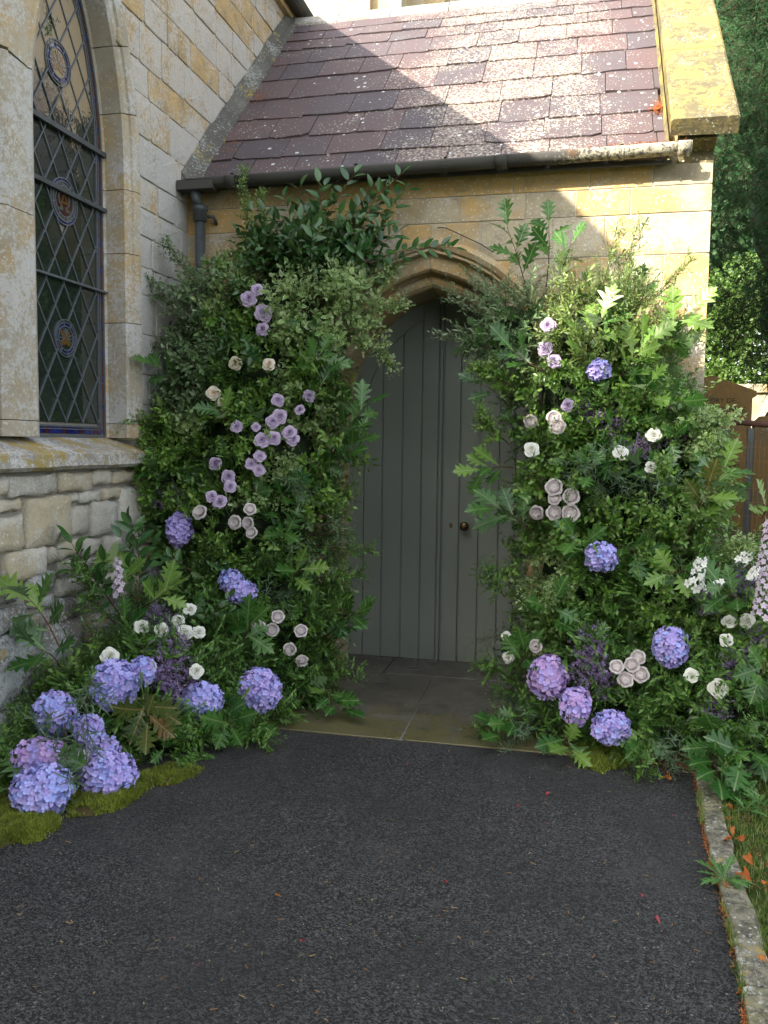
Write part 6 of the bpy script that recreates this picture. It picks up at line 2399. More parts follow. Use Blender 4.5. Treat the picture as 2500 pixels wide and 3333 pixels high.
for i, (x, y, s_, lb) in enumerate([(1148, 972, .040, 'creamy white rose just above the pale lobed leaves over the door'),
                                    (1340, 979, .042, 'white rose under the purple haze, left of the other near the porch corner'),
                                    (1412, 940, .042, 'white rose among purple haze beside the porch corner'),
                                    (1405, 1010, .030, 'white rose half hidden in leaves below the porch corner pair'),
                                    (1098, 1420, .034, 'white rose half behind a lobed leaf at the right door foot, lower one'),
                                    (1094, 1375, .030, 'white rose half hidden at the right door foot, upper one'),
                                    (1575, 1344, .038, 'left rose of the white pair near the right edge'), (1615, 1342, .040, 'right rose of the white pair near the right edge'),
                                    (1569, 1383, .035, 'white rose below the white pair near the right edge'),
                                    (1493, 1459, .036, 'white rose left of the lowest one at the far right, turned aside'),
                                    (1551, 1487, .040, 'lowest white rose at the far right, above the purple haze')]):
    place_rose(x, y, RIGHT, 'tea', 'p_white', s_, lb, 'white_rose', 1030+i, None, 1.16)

# ---- hydrangeas
def floret_pack(seed, pw=.5):
    rr = random.Random(seed)
    m = NM()
    for q in range(4):
        a = q*math.pi/2+rr.uniform(-.15, .15)
        tl = rr.uniform(.0, .35)
        L = 1*rr.uniform(.9, 1.05)
        w = .98*rr.uniform(.9, 1.1)
        pts, uv = [], []
        for (v, wv, z) in ((0.05, .05, 0), (.45, .43, .06), (.80, .40, .10), (1.0, .12, .0)):
            for u in (-1, 0, 1):
                rr_ = L*v*(1.0 if u == 0 else .93)
                pts.append((rr_*math.cos(a)-u*w*wv*math.sin(a), rr_*math.sin(a)+u*w*wv*math.cos(a), z+tl*v*v*.6+(.10 if u else 0)*v+rr.uniform(-.03, .03)))
                uv.append((u, v))
        fs = []
        for j in range(3):
            b = j*3
            fs += [(b, b+1, b+4, b+3), (b+1, b+2, b+5, b+4)]
        m.add(pts, fs, uv)
    k = 6
    m.add([(.07*math.cos(2*math.pi*i/k), .07*math.sin(2*math.pi*i/k), .04) for i in range(k)]+[(0, 0, .11)], [(i, (i+1) % k, k) for i in range(k)], [(0, 0)]*(k+1))
    return m


FLP = [floret_pack(i) for i in range(4)]
FLM = {}


def floret_mesh(i, mat):
    if (i, mat) not in FLM: FLM[(i, mat)] = FLP[i].mesh('floret', [M[mat]])
    return FLM[(i, mat)]


def hydrangea(x, y, bodies, rx, rz, mats, label, seed, infl=1.05, out=.0, n=None, tilt=None):
    """rx, rz: half width and half height in pixels of the 1659 px copy"""
    rr = random.Random(seed)
    p, nn = surf_hit(x, y, bodies, infl)
    tocam = CAM-p
    dist = np.linalg.norm(tocam)
    tocam /= dist
    k = dist*2500/1659/FPX
    a, c_ = rx*k, rz*k
    p = p+tocam*out
    if p[2] < c_*.95:
        dd = ray(x, y)
        for _ in range(3):
            p = CAM+dd*((c_*.95-CAM[2])/dd[2])
            dist = np.linalg.norm(CAM-p)
            k = dist*2500/1659/FPX
            a, c_ = rx*k, rz*k
        tocam = (CAM-p)/dist
    root = empty('hydrangea', p, label, 'hydrangea')
    B = rotm(tocam)               # columns: right-ish, up-ish, to camera
    dpt = min(a, c_)*.85
    mb = MB()
    rings = []
    for i in range(7):
        th = math.pi*i/6
        rings.append([tuple(B @ np.array([.80*a*math.sin(th)*math.cos(ph), .80*c_*math.sin(th)*math.sin(ph), .80*dpt*math.cos(th)])) for ph in [2*math.pi*q/12 for q in range(12)]])
    mb.loft(rings[::-1], True, False)
    o = mb.build('flower_core', M[mats[0]], root)
    fs = .0165
    ar = 4*math.pi*(((a*c_)**1.6+(a*dpt)**1.6+(c_*dpt)**1.6)/3)**(1/1.6)
    N = int(ar/(fs*fs*2.0))
    N = min(N, 290)
    ga = math.pi*(3-math.sqrt(5))
    for i in range(N):
        zz_ = 1-2*(i+.5)/N
        if zz_ < -.55: continue
        r_ = math.sqrt(1-zz_*zz_)
        th = ga*i+rr.uniform(-.12, .12)
        v = np.array([r_*math.cos(th), r_*math.sin(th), zz_])
        bump_ = 1+rr.uniform(-.06, .05)+.15*mnoise.noise(Vector((v[0]*1.8+seed, v[1]*1.8, v[2]*1.8)))
        pos = B @ (v*np.array([a, c_, dpt])*.93*bump_)
        nrm = B @ (v/np.array([a, c_, dpt]))
        nrm /= np.linalg.norm(nrm)
        nrm = nrm+np.array([rr.uniform(-.6, .6) for _ in range(3)])
        if (p+pos)[2] < .008: continue
        o = link('floret', floret_mesh(rr.randrange(4), rr.choice(mats)), root)
        o.matrix_local = mat4(rotm(nrm, rr.uniform(0, 6))*fs*rr.uniform(.88, 1.15), pos)
    m = NM()
    stem_into(m, [-tocam*dpt*.7, -tocam*(dpt+.08)+np.array([0, 0, -.02])], .004, .004, 0, 6)
    link('stem', m.mesh('stem', [M['greenstem']]), root)
    return root


HY = [
    (388, 1143, LEFT, 27, 37, ['h_lilac'], 'violet hydrangea beside the rubble wall, highest on the left', 1.08, 0),
    (500, 1254, LEFT, 27, 24, ['h_blue', 'h_blue', 'h_lilac'], 'back hydrangea of the blue pair halfway down the left arrangement', 1.03, 0),
    (522, 1279, LEFT, 33, 24, ['h_blue', 'h_lilac', 'h_lilac'], 'front hydrangea of the blue pair halfway down the left arrangement', 1.08, .03),
    (246, 1480, LEFT, 47, 52, ['h_blue', 'h_blue', 'h_lilac'], 'large pale blue hydrangea with a white rose above it', 1.10, .02),
    (308, 1450, LEFT, 28, 30, ['h_lilac', 'h_blue'], 'hydrangea pressed against the right of the large pale blue one', 1.10, .0),
    (436, 1514, LEFT, 44, 38, ['h_blue', 'h_blue', 'h_blue', 'h_lilac'], 'sky blue hydrangea under the single white rose', 1.05, .02),
    (561, 1490, LEFT, 47, 46, ['h_lilac', 'h_lilac', 'h_blue'], 'violet-blue hydrangea nearest the flagstones on the left', 1.05, .02),
    (117, 1541, LEFT, 42, 44, ['h_blue', 'h_lilac'], 'blue hydrangea against the footing stones with narrow leaves hanging over it', 1.15, 0),
    (192, 1582, LEFT, 30, 36, ['h_lilac', 'h_blue'], 'tall narrow hydrangea in the middle of the left stack', 1.15, .02),
    (224, 1622, LEFT, 32, 28, ['h_lilac', 'h_blue'], 'small hydrangea between the narrow one and the large bottom right one', 1.15, .02),
    (84, 1637, LEFT, 52, 38, ['h_pink', 'h_pink', 'h_lilac'], 'mauve pink hydrangea behind the lowest blue one at the left', 1.15, -.02),
    (172, 1648, LEFT, 26, 30, ['h_white'], 'faded greyish white hydrangea between the two lowest blue ones', 1.12, -.03),
    (236, 1672, LEFT, 56, 46, ['h_blue', 'h_lilac', 'h_lilac'], 'large hydrangea resting on the moss, right one of the lowest two', 1.1, .0),
    (90, 1708, LEFT, 58, 50, ['h_blue', 'h_blue', 'h_lilac'], 'large pale blue hydrangea lowest of all at the left edge', 1.1, .0),
    (1294, 800, RIGHT, 24, 22, ['h_lilac', 'h_blue'], 'small loose hydrangea highest on the right among sunlit leaves', 1.15, 0),
    (1299, 1203, RIGHT, 34, 31, ['h_blue', 'h_lilac'], 'blue-violet hydrangea alone at knob height on the right', 1.1, .02),
    (1448, 1397, RIGHT, 36, 41, ['h_lilac', 'h_lilac', 'h_blue'], 'violet hydrangea right of the tight cluster of five roses', 1.08, .02),
    (1184, 1461, RIGHT, 42, 46, ['h_pink', 'h_pink', 'h_pink', 'h_lilac'], 'mauve pink hydrangea nearest the door foot on the right', 1.06, .02),
    (1243, 1526, RIGHT, 32, 39, ['h_lilac', 'h_pink'], 'lilac hydrangea between the mauve pink one and the lowest one on the right', 1.06, .02),
    (1320, 1572, RIGHT, 39, 34, ['h_lilac', 'h_blue', 'h_lilac'], 'lowest violet-blue hydrangea on the right, above the moss clump', 1.04, .02),
]
for i, (x, y, bd, rx, rz, mts, lb, infl, out) in enumerate(HY):
    hydrangea(x, y, bd, rx, rz, mts, lb, 1100+i, infl, out)

# ---- star floret clusters and spires
def star_pack(seed, np_=5, w=.34):
    rr = random.Random(seed)
    m = NM()
    for q in range(np_):
        a = q*2*math.pi/np_+rr.uniform(-.1, .1)
        pts, uv = [], []
        for (v, wv, z) in ((.04, .06, 0), (.5, w, .12), (.8, w*.75, .12), (1.0, .03, .02)):
            for u in (-1, 0, 1):
                pts.append((v*math.cos(a)-u*wv*math.sin(a), v*math.sin(a)+u*wv*math.cos(a), z+.05*abs(u)+rr.uniform(-.03, .03)))
                uv.append((u, v))
        fs = []
        for j in range(3):
            b = j*3
            fs += [(b, b+1, b+4, b+3), (b+1, b+2, b+5, b+4)]
        m.add(pts, fs, uv)
    return m


STP = [star_pack(i) for i in range(3)]
STM = {}


def spire(name, x0, y0, x1, y1, Y, n, rad, mat, label, seed, fs=.017):
    rr = random.Random(seed)
    b, t_ = W3(x0, y0, Y), W3(x1, y1, Y)
    root = empty(name, b, label, 'flower spike')
    sm = NM()
    stem_into(sm, [-(t_-b)*.3, (t_-b)*.5, (t_-b)*1.02], .003, .0015, 0, 5)
    link('stem', sm.mesh('stem', [M['greenstem']]), root)
    B = rotm(t_-b)
    for i in range(n):
        s_ = (i+.5)/n
        a = i*2.4
        if (mat, i % 3) not in STM: STM[(mat, i % 3)] = STP[i % 3].mesh('floret', [M[mat]])
        d = B[:, 0]*math.cos(a)+B[:, 1]*math.sin(a)
        rr_ = rad*(1.1-.6*s_)
        pos = (t_-b)*s_+d*rr_+np.array([0, -.01, 0])
        nrm = d+np.array([0, -.5, .15])+np.array([rr.uniform(-.3, .3) for _ in range(3)])
        o = link('floret', STM[(mat, i % 3)], root)
        o.matrix_local = mat4(rotm(nrm, rr.uniform(0, 6))*fs*(1.1-.4*s_)*rr.uniform(.85, 1.1), pos)
    return root


spire('lilac_flower_spike', 258, 1285, 256, 1205, 3.95, 22, .022, 'f_mauve', 'wilting lilac flower spike in front of the glossy leaves by the rubble wall', 1, .02)
spire('white_flower_spike', 1500, 1270, 1515, 1205, 4.45, 20, .035, 'f_white', 'cluster of white star flowers left of the two, right of the porch corner', 2, .024)
spire('white_flower_spike', 1528, 1275, 1560, 1255, 4.42, 10, .02, 'f_white', 'small white star flowers at the lower right of the left cluster', 3, .022)
spire('white_flower_spike', 1595, 1215, 1620, 1195, 4.5, 10, .03, 'f_white', 'upper white star flowers at the right, beside the mauve spire', 4, .022)
spire('white_flower_spike', 1620, 1250, 1635, 1225, 4.48, 8, .02, 'f_white', 'lower white star flowers at the right, beside the mauve spire', 5, .022)
spire('mauve_flower_spike', 1652, 1225, 1662, 1115, 4.35, 44, .030, 'f_mauve', 'upper part of a dense mauve flower spire at the right edge', 6, .017)
spire('mauve_flower_spike', 1648, 1330, 1655, 1225, 4.25, 54, .045, 'f_mauve', 'lower broader mauve flower spire at the right edge', 7, .017)

# ---------------------------------------------------------------- moss, grass, litter
def tufts(name, pts, mat, label, hgt, w, seed, kind='stuff', cat='moss', lean=.6, n_each=5, extra=None):
    rr = random.Random(seed)
    m = NM()
    for (x, y, z) in pts:
        for k in range(n_each):
            a = rr.uniform(0, 6.28)
            h = hgt*rr.uniform(.5, 1.2)
            lx, ly = math.cos(a)*h*lean*rr.random(), math.sin(a)*h*lean*rr.random()
            dx, dy = -math.sin(a)*w*.5, math.cos(a)*w*.5
            bx, by = x+rr.uniform(-1, 1)*w*2, y+rr.uniform(-1, 1)*w*2
            m.add([(bx-dx, by-dy, z), (bx+dx, by+dy, z), (bx+lx*.5+dx*.7, by+ly*.5+dy*.7, z+h*.6), (bx+lx*.5-dx*.7, by+ly*.5-dy*.7, z+h*.6), (bx+lx, by+ly, z+h)],
                  [(0, 1, 2, 3), (3, 2, 4)], [(-1, 0), (1, 0), (1, .5), (-1, .5), (0, 1)], rr.random())
    o = link(name, m.mesh(name, [M[mat]]), None)
    return tag(o, label, cat, None, kind)


def moss_pad(outline, hgt, label, seed, dens=2600):
    """outline: list of display pixels on the ground"""
    rr = random.Random(seed)
    pts = [hit(x, y, 2, 0) for x, y in outline]
    poly = [(p[0], p[1]) for p in pts]
    cx = sum(p[0] for p in poly)/len(poly); cy = sum(p[1] for p in poly)/len(poly)
    n = 28
    def edge(a):
        d = (math.cos(a), math.sin(a))
        best = .02
        for i in range(len(poly)):
            p, q = poly[i], poly[(i+1) % len(poly)]
            ex, ey = q[0]-p[0], q[1]-p[1]
            den = d[0]*ey-d[1]*ex
            if abs(den) < 1e-9: continue
            t_ = ((p[0]-cx)*ey-(p[1]-cy)*ex)/den
            u_ = ((p[0]-cx)*d[1]-(p[1]-cy)*d[0])/den
            if t_ > 0 and -.001 <= u_ <= 1.001: best = max(best, t_)
        return best
    root = empty('moss_clump', (cx, cy, 0), label, 'moss')
    H = lambda a, s_: hgt*(1-s_**3.2)*(1+.5*mnoise.noise(Vector((cx+math.cos(a)*s_*2.5, cy+math.sin(a)*s_*2.5, 3)))+.25*mnoise.noise(Vector((math.cos(a)*s_*9+cx*5, math.sin(a)*s_*9, 1))))
    mb = MB()
    rings = []
    for j in range(7):
        s_ = 1-j/6
        rings.append([(math.cos(a)*edge(a)*s_*(1+.04*math.sin(a*9)), math.sin(a)*edge(a)*s_, .006+max(0, H(a, s_))) for a in [2*math.pi*k/n for k in range(n)]])
    mb.loft(rings, True, False)
    mb.build('moss_base', M['mossbase'], root)
    m = NM()
    A = abs(area(poly))
    for k in range(int(A*dens*36)):
        a = rr.uniform(0, 6.28)
        s_ = math.sqrt(rr.random())
        e_ = edge(a)*s_*(1+.14*mnoise.noise(Vector((a*5, cx*9, 0)))+(.10*rr.random() if rr.random() < .15 else 0))
        x, y, z = math.cos(a)*e_, math.sin(a)*e_, .006+max(0, H(a, min(1, e_/edge(a))))-.003
        if mnoise.noise(Vector((cx+x*14, cy+y*14, 1)))+.5*s_ > .85: continue
        h = .017*rr.uniform(.5, 1.4)
        w = .0030
        b = rr.uniform(0, 6.28)
        lx, ly = math.cos(b)*h*.7, math.sin(b)*h*.7
        dx, dy = -math.sin(b)*w, math.cos(b)*w
        m.add([(x-dx, y-dy, z), (x+dx, y+dy, z), (x+lx, y+ly, z+h)], [(0, 1, 2)], [(-1, 0), (1, 0), (0, 1)], rr.random())
    o = link('moss_tips', m.mesh('moss_tips', [M['moss']]), root)
    o['kind'] = 'stuff'
    return root


moss_pad([(-90, 1790), (-60, 1870), (20, 1825), (80, 1822), (125, 1790), (130, 1770), (100, 1740), (0, 1730)], .035, 'yellow-green moss clump lowest at the left edge of the tarmac', 1)
moss_pad([(130, 1735), (150, 1770), (200, 1765), (260, 1750), (300, 1725), (330, 1700), (360, 1690), (330, 1670), (200, 1700)], .035, 'moss clump under the right one of the two lowest hydrangeas', 2)
moss_pad([(-60, 1740), (60, 1720), (60, 1690), (40, 1640), (-20, 1640), (-90, 1690)], .045, 'moss clump against the wall foot behind the lowest hydrangeas', 3)
moss_pad([(300, 1700), (360, 1702), (420, 1680), (440, 1665), (380, 1650), (320, 1670)], .02, 'thin moss strip where the left mound meets the tarmac', 4)
moss_pad([(1235, 1640), (1260, 1662), (1300, 1668), (1345, 1660), (1370, 1640), (1350, 1605), (1280, 1600), (1245, 1612)], .032, 'round moss clump on the wet threshold below the lowest right hydrangea', 5)

# grass at the right of the kerb
rr = random.Random(5)
gpts = []
for k in range(9000):
    y = rr.uniform(1.6, 6.6)
    x = kerb_x(min(y, 4.3))+.10+abs(rr.gauss(0, .5))
    if x > 2.2: continue
    if y < 4.3 and x < kerb_x(y)+.10: continue
    if mnoise.noise(Vector((x*3, y*3, 2))) < -.25 and rr.random() < .8: continue
    gpts.append((x, y, ground_z(x, y)-.002))
for k in range(900):
    y = rr.uniform(1.7, 4.25)
    if mnoise.noise(Vector((y*3, 4, 0))) < 0: continue
    gpts.append((kerb_x(y)+rr.choice((rr.gauss(.10, .012), rr.gauss(.004, .004))), y, .006))
tufts('grass', gpts, 'grassblade', 'short uneven grass right of the kerb', .035, .0035, 6, 'stuff', 'grass', 1.0, 3)
gpts = [(kerb_x(min(y, 4.3))+.12+abs(rr.gauss(0, .3)), y) for y in [rr.uniform(1.8, 6.0) for _ in range(1500)]]
tufts('dead_needles', [(x, y, ground_z(x, y)+.002) for x, y in gpts], 'drygrass', 'fallen dead needles and dry stalks in the grass', .012, .003, 7, 'stuff', 'litter', 2.2, 3)
# needles gathered along the kerb joint and on the roof
m = NM()
rr = random.Random(8)


def needle(m, p, L, w, nrm=(0, 0, 1), lift=.002, spread=1.0):
    B = rotm(nrm, rr.uniform(0, 6.28))
    d, s_ = B[:, 0], B[:, 1]
    p = np.asarray(p)+B[:, 2]*lift*rr.uniform(.3, 2)
    m.add([p-d*L/2-s_*w/2, p+d*L/2-s_*w/2+B[:, 2]*.001, p+d*L/2+s_*w/2, p-d*L/2+s_*w/2], [(0, 1, 2, 3)], [(-1, 0), (-1, 1), (1, 1), (1, 0)], rr.random())


for k in range(900):
    y = rr.uniform(1.7, 4.35)
    if mnoise.noise(Vector((y*4, 0, 0))) < -.15 and rr.random() < .7: continue
    needle(m, (kerb_x(y)+rr.gauss(.003, .008), y, .012), rr.uniform(.008, .02), .003, (rr.uniform(-.4, .4), rr.uniform(-.4, .4), 1), .003)
for k in range(500):
    needle(m, (rr.gauss(.56, .10), rr.gauss(4.36, .06), .012), rr.uniform(.01, .025), .0035, (rr.uniform(-.4, .4), rr.uniform(-.4, .4), 1), .004)
tag(link('orange_needles', m.mesh('orange_needles', [M['litter']])), 'orange fallen yew needles gathered along the edge of the kerb', 'litter', None, 'stuff')
m = NM()
for k in range(700):
    x = min(.57, max(-.05, rr.gauss(.33, .16)))
    needle(m, (x, 5.455+rr.gauss(0, .022), 3.386+.02*rr.random()), rr.uniform(.01, .024), .004, (rr.uniform(-.8, .8), rr.uniform(-.8, .8), 1), .006)
for k in range(220):
    y = 5.95+rr.gauss(0, .035)
    needle(m, (.44+rr.gauss(0, .025), y, rooftop(y)+.03), rr.uniform(.01, .024), .004, (rr.uniform(-.8, .8), -.7, 1), .008)
for yv, nn_ in ((6.45, 160), (5.85, 60), (5.6, 40), (6.9, 40)):
    for k in range(nn_):
        y = yv+rr.gauss(0, .05)
        needle(m, (-2.50+rr.gauss(0, .04), y, rooftop(y)+.035), rr.uniform(.01, .022), .0025, (rr.uniform(-.6, .6), -.7, 1), .008)
tag(link('orange_needles', m.mesh('orange_needles', [M['litter']])), 'orange dead needles lying in the gutter and on the slates', 'litter', None, 'stuff')
# specks scattered on the tarmac and flags
m = NM()
for k in range(800):
    x, y = rr.uniform(-2.6, .55), rr.uniform(1.7, 5.9)
    if x > kerb_x(min(y, 4.3)): continue
    needle(m, (x, y, .012), rr.uniform(.006, .024), rr.uniform(.0015, .0032), (rr.uniform(-.1, .1), rr.uniform(-.1, .1), 1), .001)
tag(link('dry_scraps', m.mesh('dry_scraps', [M['drygrass']])), 'dry scraps and cut stems scattered over the tarmac and flagstones', 'litter', None, 'stuff')

t = NT('crushed_berry')
M['berry'] = t.done((.28, .03, .04), .6)
t = NT('dark_red_leaf')
M['redleaf'] = t.done((.12, .01, .012), .6)
T_fall = leaf_oval(.065, .055, 7, 1.1, .7, .16)


def fallen(x, y, size, mat, name, label, cat, group=None, seed=0, tpl=None):
    rr = random.Random(seed)
    p = hit(x, y, 2, .012)
    if p[0] > kerb_x(min(p[1], 4.3))+.02: p[2] = ground_z(p[0], p[1])+.03
    m = NM()
    tp = tpl if tpl is not None else T_fall
    a = rr.uniform(0, 6.28)
    m3 = leaf_mat3(np.array([rr.uniform(-.3, .3), rr.uniform(-.3, .3), 1.0]), np.array([math.cos(a), math.sin(a), 0]), 1.45, rr.uniform(-.6, .6))
    m.inst(tp, m3*size, np.array([0, 0, .006]), rr.random())
    o = link(name, m.mesh(name, [M[mat]]))
    o.location = p
    return tag(o, label, cat, group)


FL = [(1435, 1670, 'on the flagstone corner, upper one of two'), (1447, 1688, 'on the flagstone corner, lower one of two'), (1570, 1752, 'highest on the grass beside the kerb'),
      (1577, 1785, 'on the kerb stone, upper of a touching pair'), (1572, 1800, 'on the kerb stone, lower of a touching pair'), (1580, 1827, 'left of a pair in the grass edge'),
      (1605, 1832, 'right of a pair in the grass edge'), (1610, 1862, 'small, in the grass just above the green weed'), (1598, 1893, 'largest, lying right on the green weed'),
      (1650, 1925, 'at the right edge of the picture beside the weed'), (1578, 1928, 'tucked under the front of the green weed'), (1640, 1540, 'high at the right edge beside the trailing leaves'),
      (1590, 1700, 'among the fresh green blades beside the kerb end'), (1655, 2085, 'lowest, at the right edge of the picture')]
for i, (x, y, lb) in enumerate(FL):
    fallen(x, y, rnd.uniform(.45, .75)*(1.5 if i == 8 else 1), 'litter', 'fallen_leaf', 'curled orange fallen leaf '+lb, 'leaf', None, 70+i)
for i, (x, y, s_, lb) in enumerate([(651, 2038, .3, 'small red petal scrap low on the tarmac left of centre'), (594, 1938, .32, 'orange dead leaf scrap on the tarmac left of centre'), (966, 1909, .28, 'red petal scrap in the middle of the tarmac'),
                                    (1412, 1985, .4, 'pair of crushed red berries on the tarmac at the right'), (1187, 1716, .35, 'red petal scrap near the flagstone edge'), (1386, 1935, .2, 'tiny red scrap on the tarmac above the crushed berries'),
                                    (1120, 1745, .3, 'red stalk on the tarmac under the flagstone edge'), (1454, 1765, .3, 'red petal scrap on the tarmac near the kerb, upper'), (880, 1655, .3, 'pink petal scrap at the flagstone joint'), (430, 2088, .2, 'tiny pink scrap at the lower left of the tarmac')]):
    fallen(x, y, s_, 'litter' if i == 1 else 'berry', 'petal_scrap', lb, 'scrap', None, 90+i)
for i, (x, y, s_, lb) in enumerate([(1408, 1800, .9, 'curved green leaf lying on the tarmac near the kerb'), (905, 1772, .55, 'small green leaf on the tarmac below the flagstone'), (910, 2030, .6, 'green leaf low in the middle of the tarmac'), (1345, 2010, .7, 'green leaf on the tarmac at lower right'),
                                    (62, 2070, .6, 'yellow-green leaf at the lower left corner'), (1060, 2115, .35, 'tiny green leaf at the bottom middle')]):
    fallen(x, y, s_, 'fern', 'green_leaf', lb, 'leaf', None, 110+i, leaf_strip(.06, .009, 5, .3))

# dandelion-like weed by the kerb and rosettes beyond
def rosette(x, y, n, L, label, seed):
    rr = random.Random(seed)
    p = hit(x, y, 2, .02)
    if p[0] > kerb_x(min(p[1], 4.3))+.05: p[2] = ground_z(p[0], p[1])+.01
    root = empty('weed', p, label, 'weed')
    key = ('weedleaf', 'weed')
    if key not in LEAFME:
        m = NM()
        m.inst(leaf_oak(.12, .04, 9, .8, .3), np.eye(3), np.zeros(3), .2)
        LEAFME[key] = m.mesh('leaf', [M['weed']])
    for k in range(n):
        a = k*2.4+rr.uniform(-.3, .3)
        m3 = leaf_mat3(np.array([0, 0, 1.0]), np.array([math.cos(a), math.sin(a), 0]), rr.uniform(.7, 1.35), rr.uniform(-.3, .3))
        o = link('leaf', LEAFME[key], root)
        o.matrix_local = mat4(m3*L*rr.uniform(.7, 1.15), (0, 0, .004))
    return root


rosette(1562, 1903, 15, .95, 'green dandelion-like weed growing over the kerb', 1)
rosette(1600, 1725, 12, .9, 'leafy weed at the top of the grass, left of the others', 2)
rosette(1640, 1735, 10, .9, 'leafy weed at the top of the grass by the right edge', 3)
rosette(1610, 1750, 8, .7, 'small leafy weed below the other two in the grass', 4)

# ---------------------------------------------------------------- graveyard behind
def headstone(name, x0, x1, y, z0, zsh, zap, th, label, lines, apex=True):
    root = empty(name, ((x0+x1)/2, y, z0), label, 'gravestone')
    cx = (x0+x1)/2
    if apex:
        pr = [(x0+.03, z0), (x1-.03, z0), (x1-.03, zsh-.06), (x1, zsh-.04), (x1, zsh), (cx+.02, zap), (cx-.02, zap), (x0, zsh), (x0, zsh-.04), (x0+.03, zsh-.06)]
    else:
        pr = [(x0, z0), (x1, z0), (x1, zsh-.05), (x1-.05, zsh)]+[(cx+(x1-x0)*.35*math.cos(a), zsh+(zap-zsh)*math.sin(a)) for a in [math.pi*k/8 for k in range(9)]]+[(x0+.05, zsh), (x0, zsh-.05)]
    n = len(pr)
    vs = [(p[0]-cx, -th/2, p[1]-z0) for p in pr]+[(p[0]-cx, th/2, p[1]-z0) for p in pr]
    MB().add(vs, [tuple(range(n)), tuple(range(2*n-1, n-1, -1))]+[(k, k+n, (k+1) % n+n, (k+1) % n) for k in range(n)]).build('slab', M['grave'], root)
    for (tx, lx, lz, sz) in lines:
        cu = bpy.data.curves.new('inscription', 'FONT')
        cu.body = tx
        cu.size = sz
        cu.extrude = .001
        cu.resolution_u = 2
        cu.align_x = 'RIGHT'
        cu.materials.append(M['core'])
        o = bpy.data.objects.new('inscription', cu)
        COL.objects.link(o)
        o.parent = root
        o.location = (lx-cx, -th/2-.0015, lz-z0)
        o.rotation_euler = (R(90), 0, 0)
        to_mesh(o)
    return root


GX = 1.40
headstone('gravestone', .70, GX, 7.5, .30, 2.06, 2.185, .12, 'tall brown gravestone with a pointed top just right of the porch corner', [
    ('MEMORY OF', 1.24, 1.965, .055), ('SMALLCOMBE.', 1.335, 1.885, .062), ('MAY 1  1836', 1.245, 1.81, .055), ('AGED 28', 1.10, 1.74, .05),
    ('COMBE', 1.285, 1.635, .058), ('1830', 1.25, 1.565, .055), ('COMBE', 1.30, 1.425, .055), ('LIEUT', 1.07, 1.30, .05), ('THE', 1.02, 1.22, .05), ('ALSO OF', 1.02, 1.14, .045), ('THEIR SON', 1.06, 1.06, .045)])
headstone('gravestone', 1.42, 2.05, 7.62, .30, 1.86, 1.96, .12, 'lower round-shouldered gravestone behind the railing at the right edge', [], False)

rail = empty('railing', (1.2, 6.9, 0), 'rusty brown pipe rail on square grey posts with wire mesh, in front of the gravestone', 'railing')
MB().tube([(-.16, 0, 1.795), (0, 0, 1.79), (.3, -.02, 1.762), (.8, -.04, 1.745), (1.6, -.06, 1.73)], .023, 10).build('top_rail', stone_mat('rusty_rail', (.10, .05, .035), (.16, .08, .05), .5, .1, (.3, .28, .25), .3, .4, 0), rail)
for xx in (-.135, .045, .95):
    MB().box((xx, -.022, .1), (xx+.044, .022, 1.745)).build('post', M['pipe'], rail)
mesh_ = MB()
for k in range(36):
    x_ = -.09+k*.032
    yk = -.03 if k > 3 else -.03
    mesh_.box((x_-.0012, -.034, .35), (x_+.0012, -.031, 1.66))
for k in range(12):
    z_ = .45+k*.105
    mesh_.box((-.12, -.037, z_-.0012), (1.1, -.0345, z_+.0012))
for k in range(7):
    mesh_.box((-.50+k*.05, -.034, .35), (-.4975+k*.05, -.031, 1.62))
    mesh_.box((-.50, -.037, .55+k*.16), (-.13, -.0345, .5525+k*.16))
o = mesh_.build('wire_mesh', stone_mat('wire', (.22, .15, .09), (.3, .18, .1), .5, .1, (.4, .4, .4), 0, .1, 0), rail)

bw = empty('boundary_wall', (5, 13, 0), 'low pale stone churchyard wall behind the gravestones', 'stone wall')
MB().box((-4.2, 0, 0), (14, .4, 2.38)).build('wall', M['tower'], bw)
x_ = -4.2
while x_ < 3:
    w_ = rnd.uniform(.5, .9)
    MB().box((x_+.005, -.05, 2.382), (x_+w_-.005, .45, 2.50)).build('coping_stone', M['tower'], bw)
    x_ += w_
x_ = 0


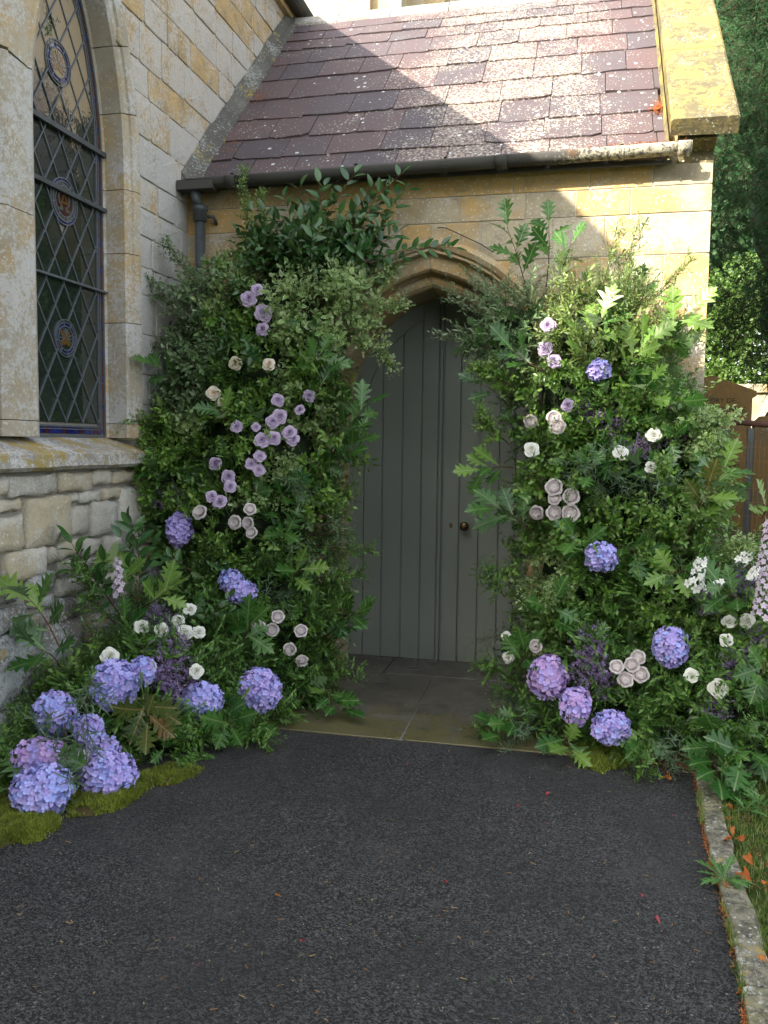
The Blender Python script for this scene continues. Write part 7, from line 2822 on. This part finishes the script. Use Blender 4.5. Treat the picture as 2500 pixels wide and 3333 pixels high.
def leafy(name, ells, kind, mat, stem, count, label, cat, seed, sc=1.0, droop=0.0, trunk=None, front=True, kindtag=None, heart=0):
    rr = random.Random(seed)
    root = empty(name, (ells[0][0], ells[0][1], 0), label, cat)
    if kindtag: root['kind'] = kindtag
    m = NM()
    ar = [e[3]*e[5] for e in ells]
    off = np.array([ells[0][0], ells[0][1], 0])
    for k in range(count):
        e = rr.choices(ells, ar)[0]
        v = np.array([rr.gauss(0, 1), rr.gauss(0, 1), rr.gauss(0, 1)])
        v /= np.linalg.norm(v)
        if front and v[1] > .35: v[1] = -v[1]
        q = mnoise.noise(Vector((e[0]+v[0]*2.2, e[1]+v[1]*2.2, v[2]*2.2+e[2])))
        p = np.array(e[:3])+v*np.array(e[3:])*(rr.choice((1, .95, .8, .62))+.18*q)
        if p[2] < .05: continue
        if q < -.32 and rr.random() < .6: continue
        d = v*.6+np.array([rr.uniform(-1, 1), rr.uniform(-1, 1), rr.uniform(-1, 1)])*.6+np.array([0, 0, droop])
        m.inst(rr.choice(SPR_T[kind]), rotm(d, rr.uniform(0, 6.28))*sc*rr.uniform(.75, 1.25), p-off, rr.random())
    o = link('crown', m.mesh('crown', [M[mat], M[stem]]), root)
    if heart:  # opaque core keeps light and sky from showing through the crown
        mb = MB()
        for e in ells:
            mb.loft([[(e[0]-off[0]+e[3]*heart*math.sin(th)*math.cos(ph), e[1]-off[1]+e[4]*heart*math.sin(th)*math.sin(ph), e[2]+e[5]*heart*math.cos(th)) for ph in [2*math.pi*k/12 for k in range(12)]] for th in [math.pi*i/8 for i in range(9)]][::-1], True, False)
        mb.build('inner_crown', M[mat], root)
    if trunk:
        for tr in trunk:
            MB().tube([np.array(p)-off for p in tr[0]], tr[1], 8).build('trunk' if tr[1][0] > .1 else 'branch', M['bark'], root)
    return root


leafy('yew_tree', [(2.6, 9.8, 4.2, 1.5, 1.4, 2.0), (2.9, 9.8, 6.8, 1.7, 1.5, 2.2), (2.2, 9.3, 2.9, .75, .9, .7), (2.05, 9.6, 5.6, .75, .9, 1.4), (3.6, 10.2, 3.3, 1.3, 1.2, 1.2)],
      'yew', 'needle', 'bark', 8500, 'tall dark yew tree filling the right edge behind the porch', 'tree', 3, 1.15, -.25, heart=.62, trunk=
      [([(3.1, 10.6, 0), (3.1, 10.5, 2), (2.9, 10.3, 5), (2.8, 10.2, 8)], [.30, .25, .16, .06]),
       ([(3.0, 10.4, 4.6), (2.5, 9.6, 5.6), (1.75, 8.9, 5.75)], [.07, .05, .03]), ([(3.0, 10.4, 3.0), (2.4, 9.5, 3.9), (1.9, 8.8, 4.2)], [.05, .035, .02])])
leafy('shrub', [(3.0, 14.6, 3.2, 2.0, .8, 1.3), (5.0, 14.8, 3.4, 1.8, .9, 1.5), (1.6, 14.9, 3.0, 1.0, .7, 1.0)], 'broad', 'hedge', 'twig', 4200, 'sunlit bright green shrubs over the churchyard wall', 'shrub', 4, 1.3)
leafy('yew_tree', [(1.9, 18.5, 7.5, 3.6, 2.2, 4.5), (6, 18, 7, 4, 2.5, 5.5), (10, 16, 6, 4, 3, 6)], 'broad', 'needle', 'twig', 6500, 'distant dark trees seen through gaps at the right edge', 'trees', 5, 2.6, heart=.86)
leafy('ivy_bush', [(1.62, 6.0, .95, .34, .3, .42), (1.75, 6.2, 1.35, .30, .3, .38), (1.45, 5.7, .55, .35, .35, .35), (1.8, 5.7, .7, .4, .4, .5)], 'broad', 'ivy', 'twig', 900, 'ivy climbing over the railing at the right edge', 'ivy', 6, .62)
leafy('ivy_bush', [(1.10, 6.2, .35, .35, .25, .30), (.95, 5.6, .25, .25, .3, .25)], 'broad', 'ivy', 'twig', 350, 'low ivy in the dark corner between the porch and the railing', 'ivy', 7, .6)
# old fence boards lying at the foot of the railing
o = MB().box((-.35, -.02, 0), (.35, .02, .9)).build('board', M['bark'])
o.location = (1.28, 6.55, .25)
o.rotation_euler = (0, R(-38), 0)
tag(o, 'dark weathered board leaning under the railing', 'board')

# unseen trees added behind the viewpoint to keep path and lower wall in shade
leafy('yew_tree', [(-6.4, -4.6, 5.1, 4.2, 2.6, 3.0), (-2.6, -7.0, 4.8, 3.6, 2.6, 4.2), (-9.5, -2.5, 4.5, 3.5, 3, 4), (1.5, -9.0, 5.0, 3.6, 2.8, 4.4)], 'broad', 'needle', 'bark', 9000,
      'large unseen yew added behind the viewpoint to shade the path', 'tree', 8, 3.0, 0, [([(-6.4, -4.8, 0), (-6.4, -4.7, 5)], [.4, .3])], False, None, .88)
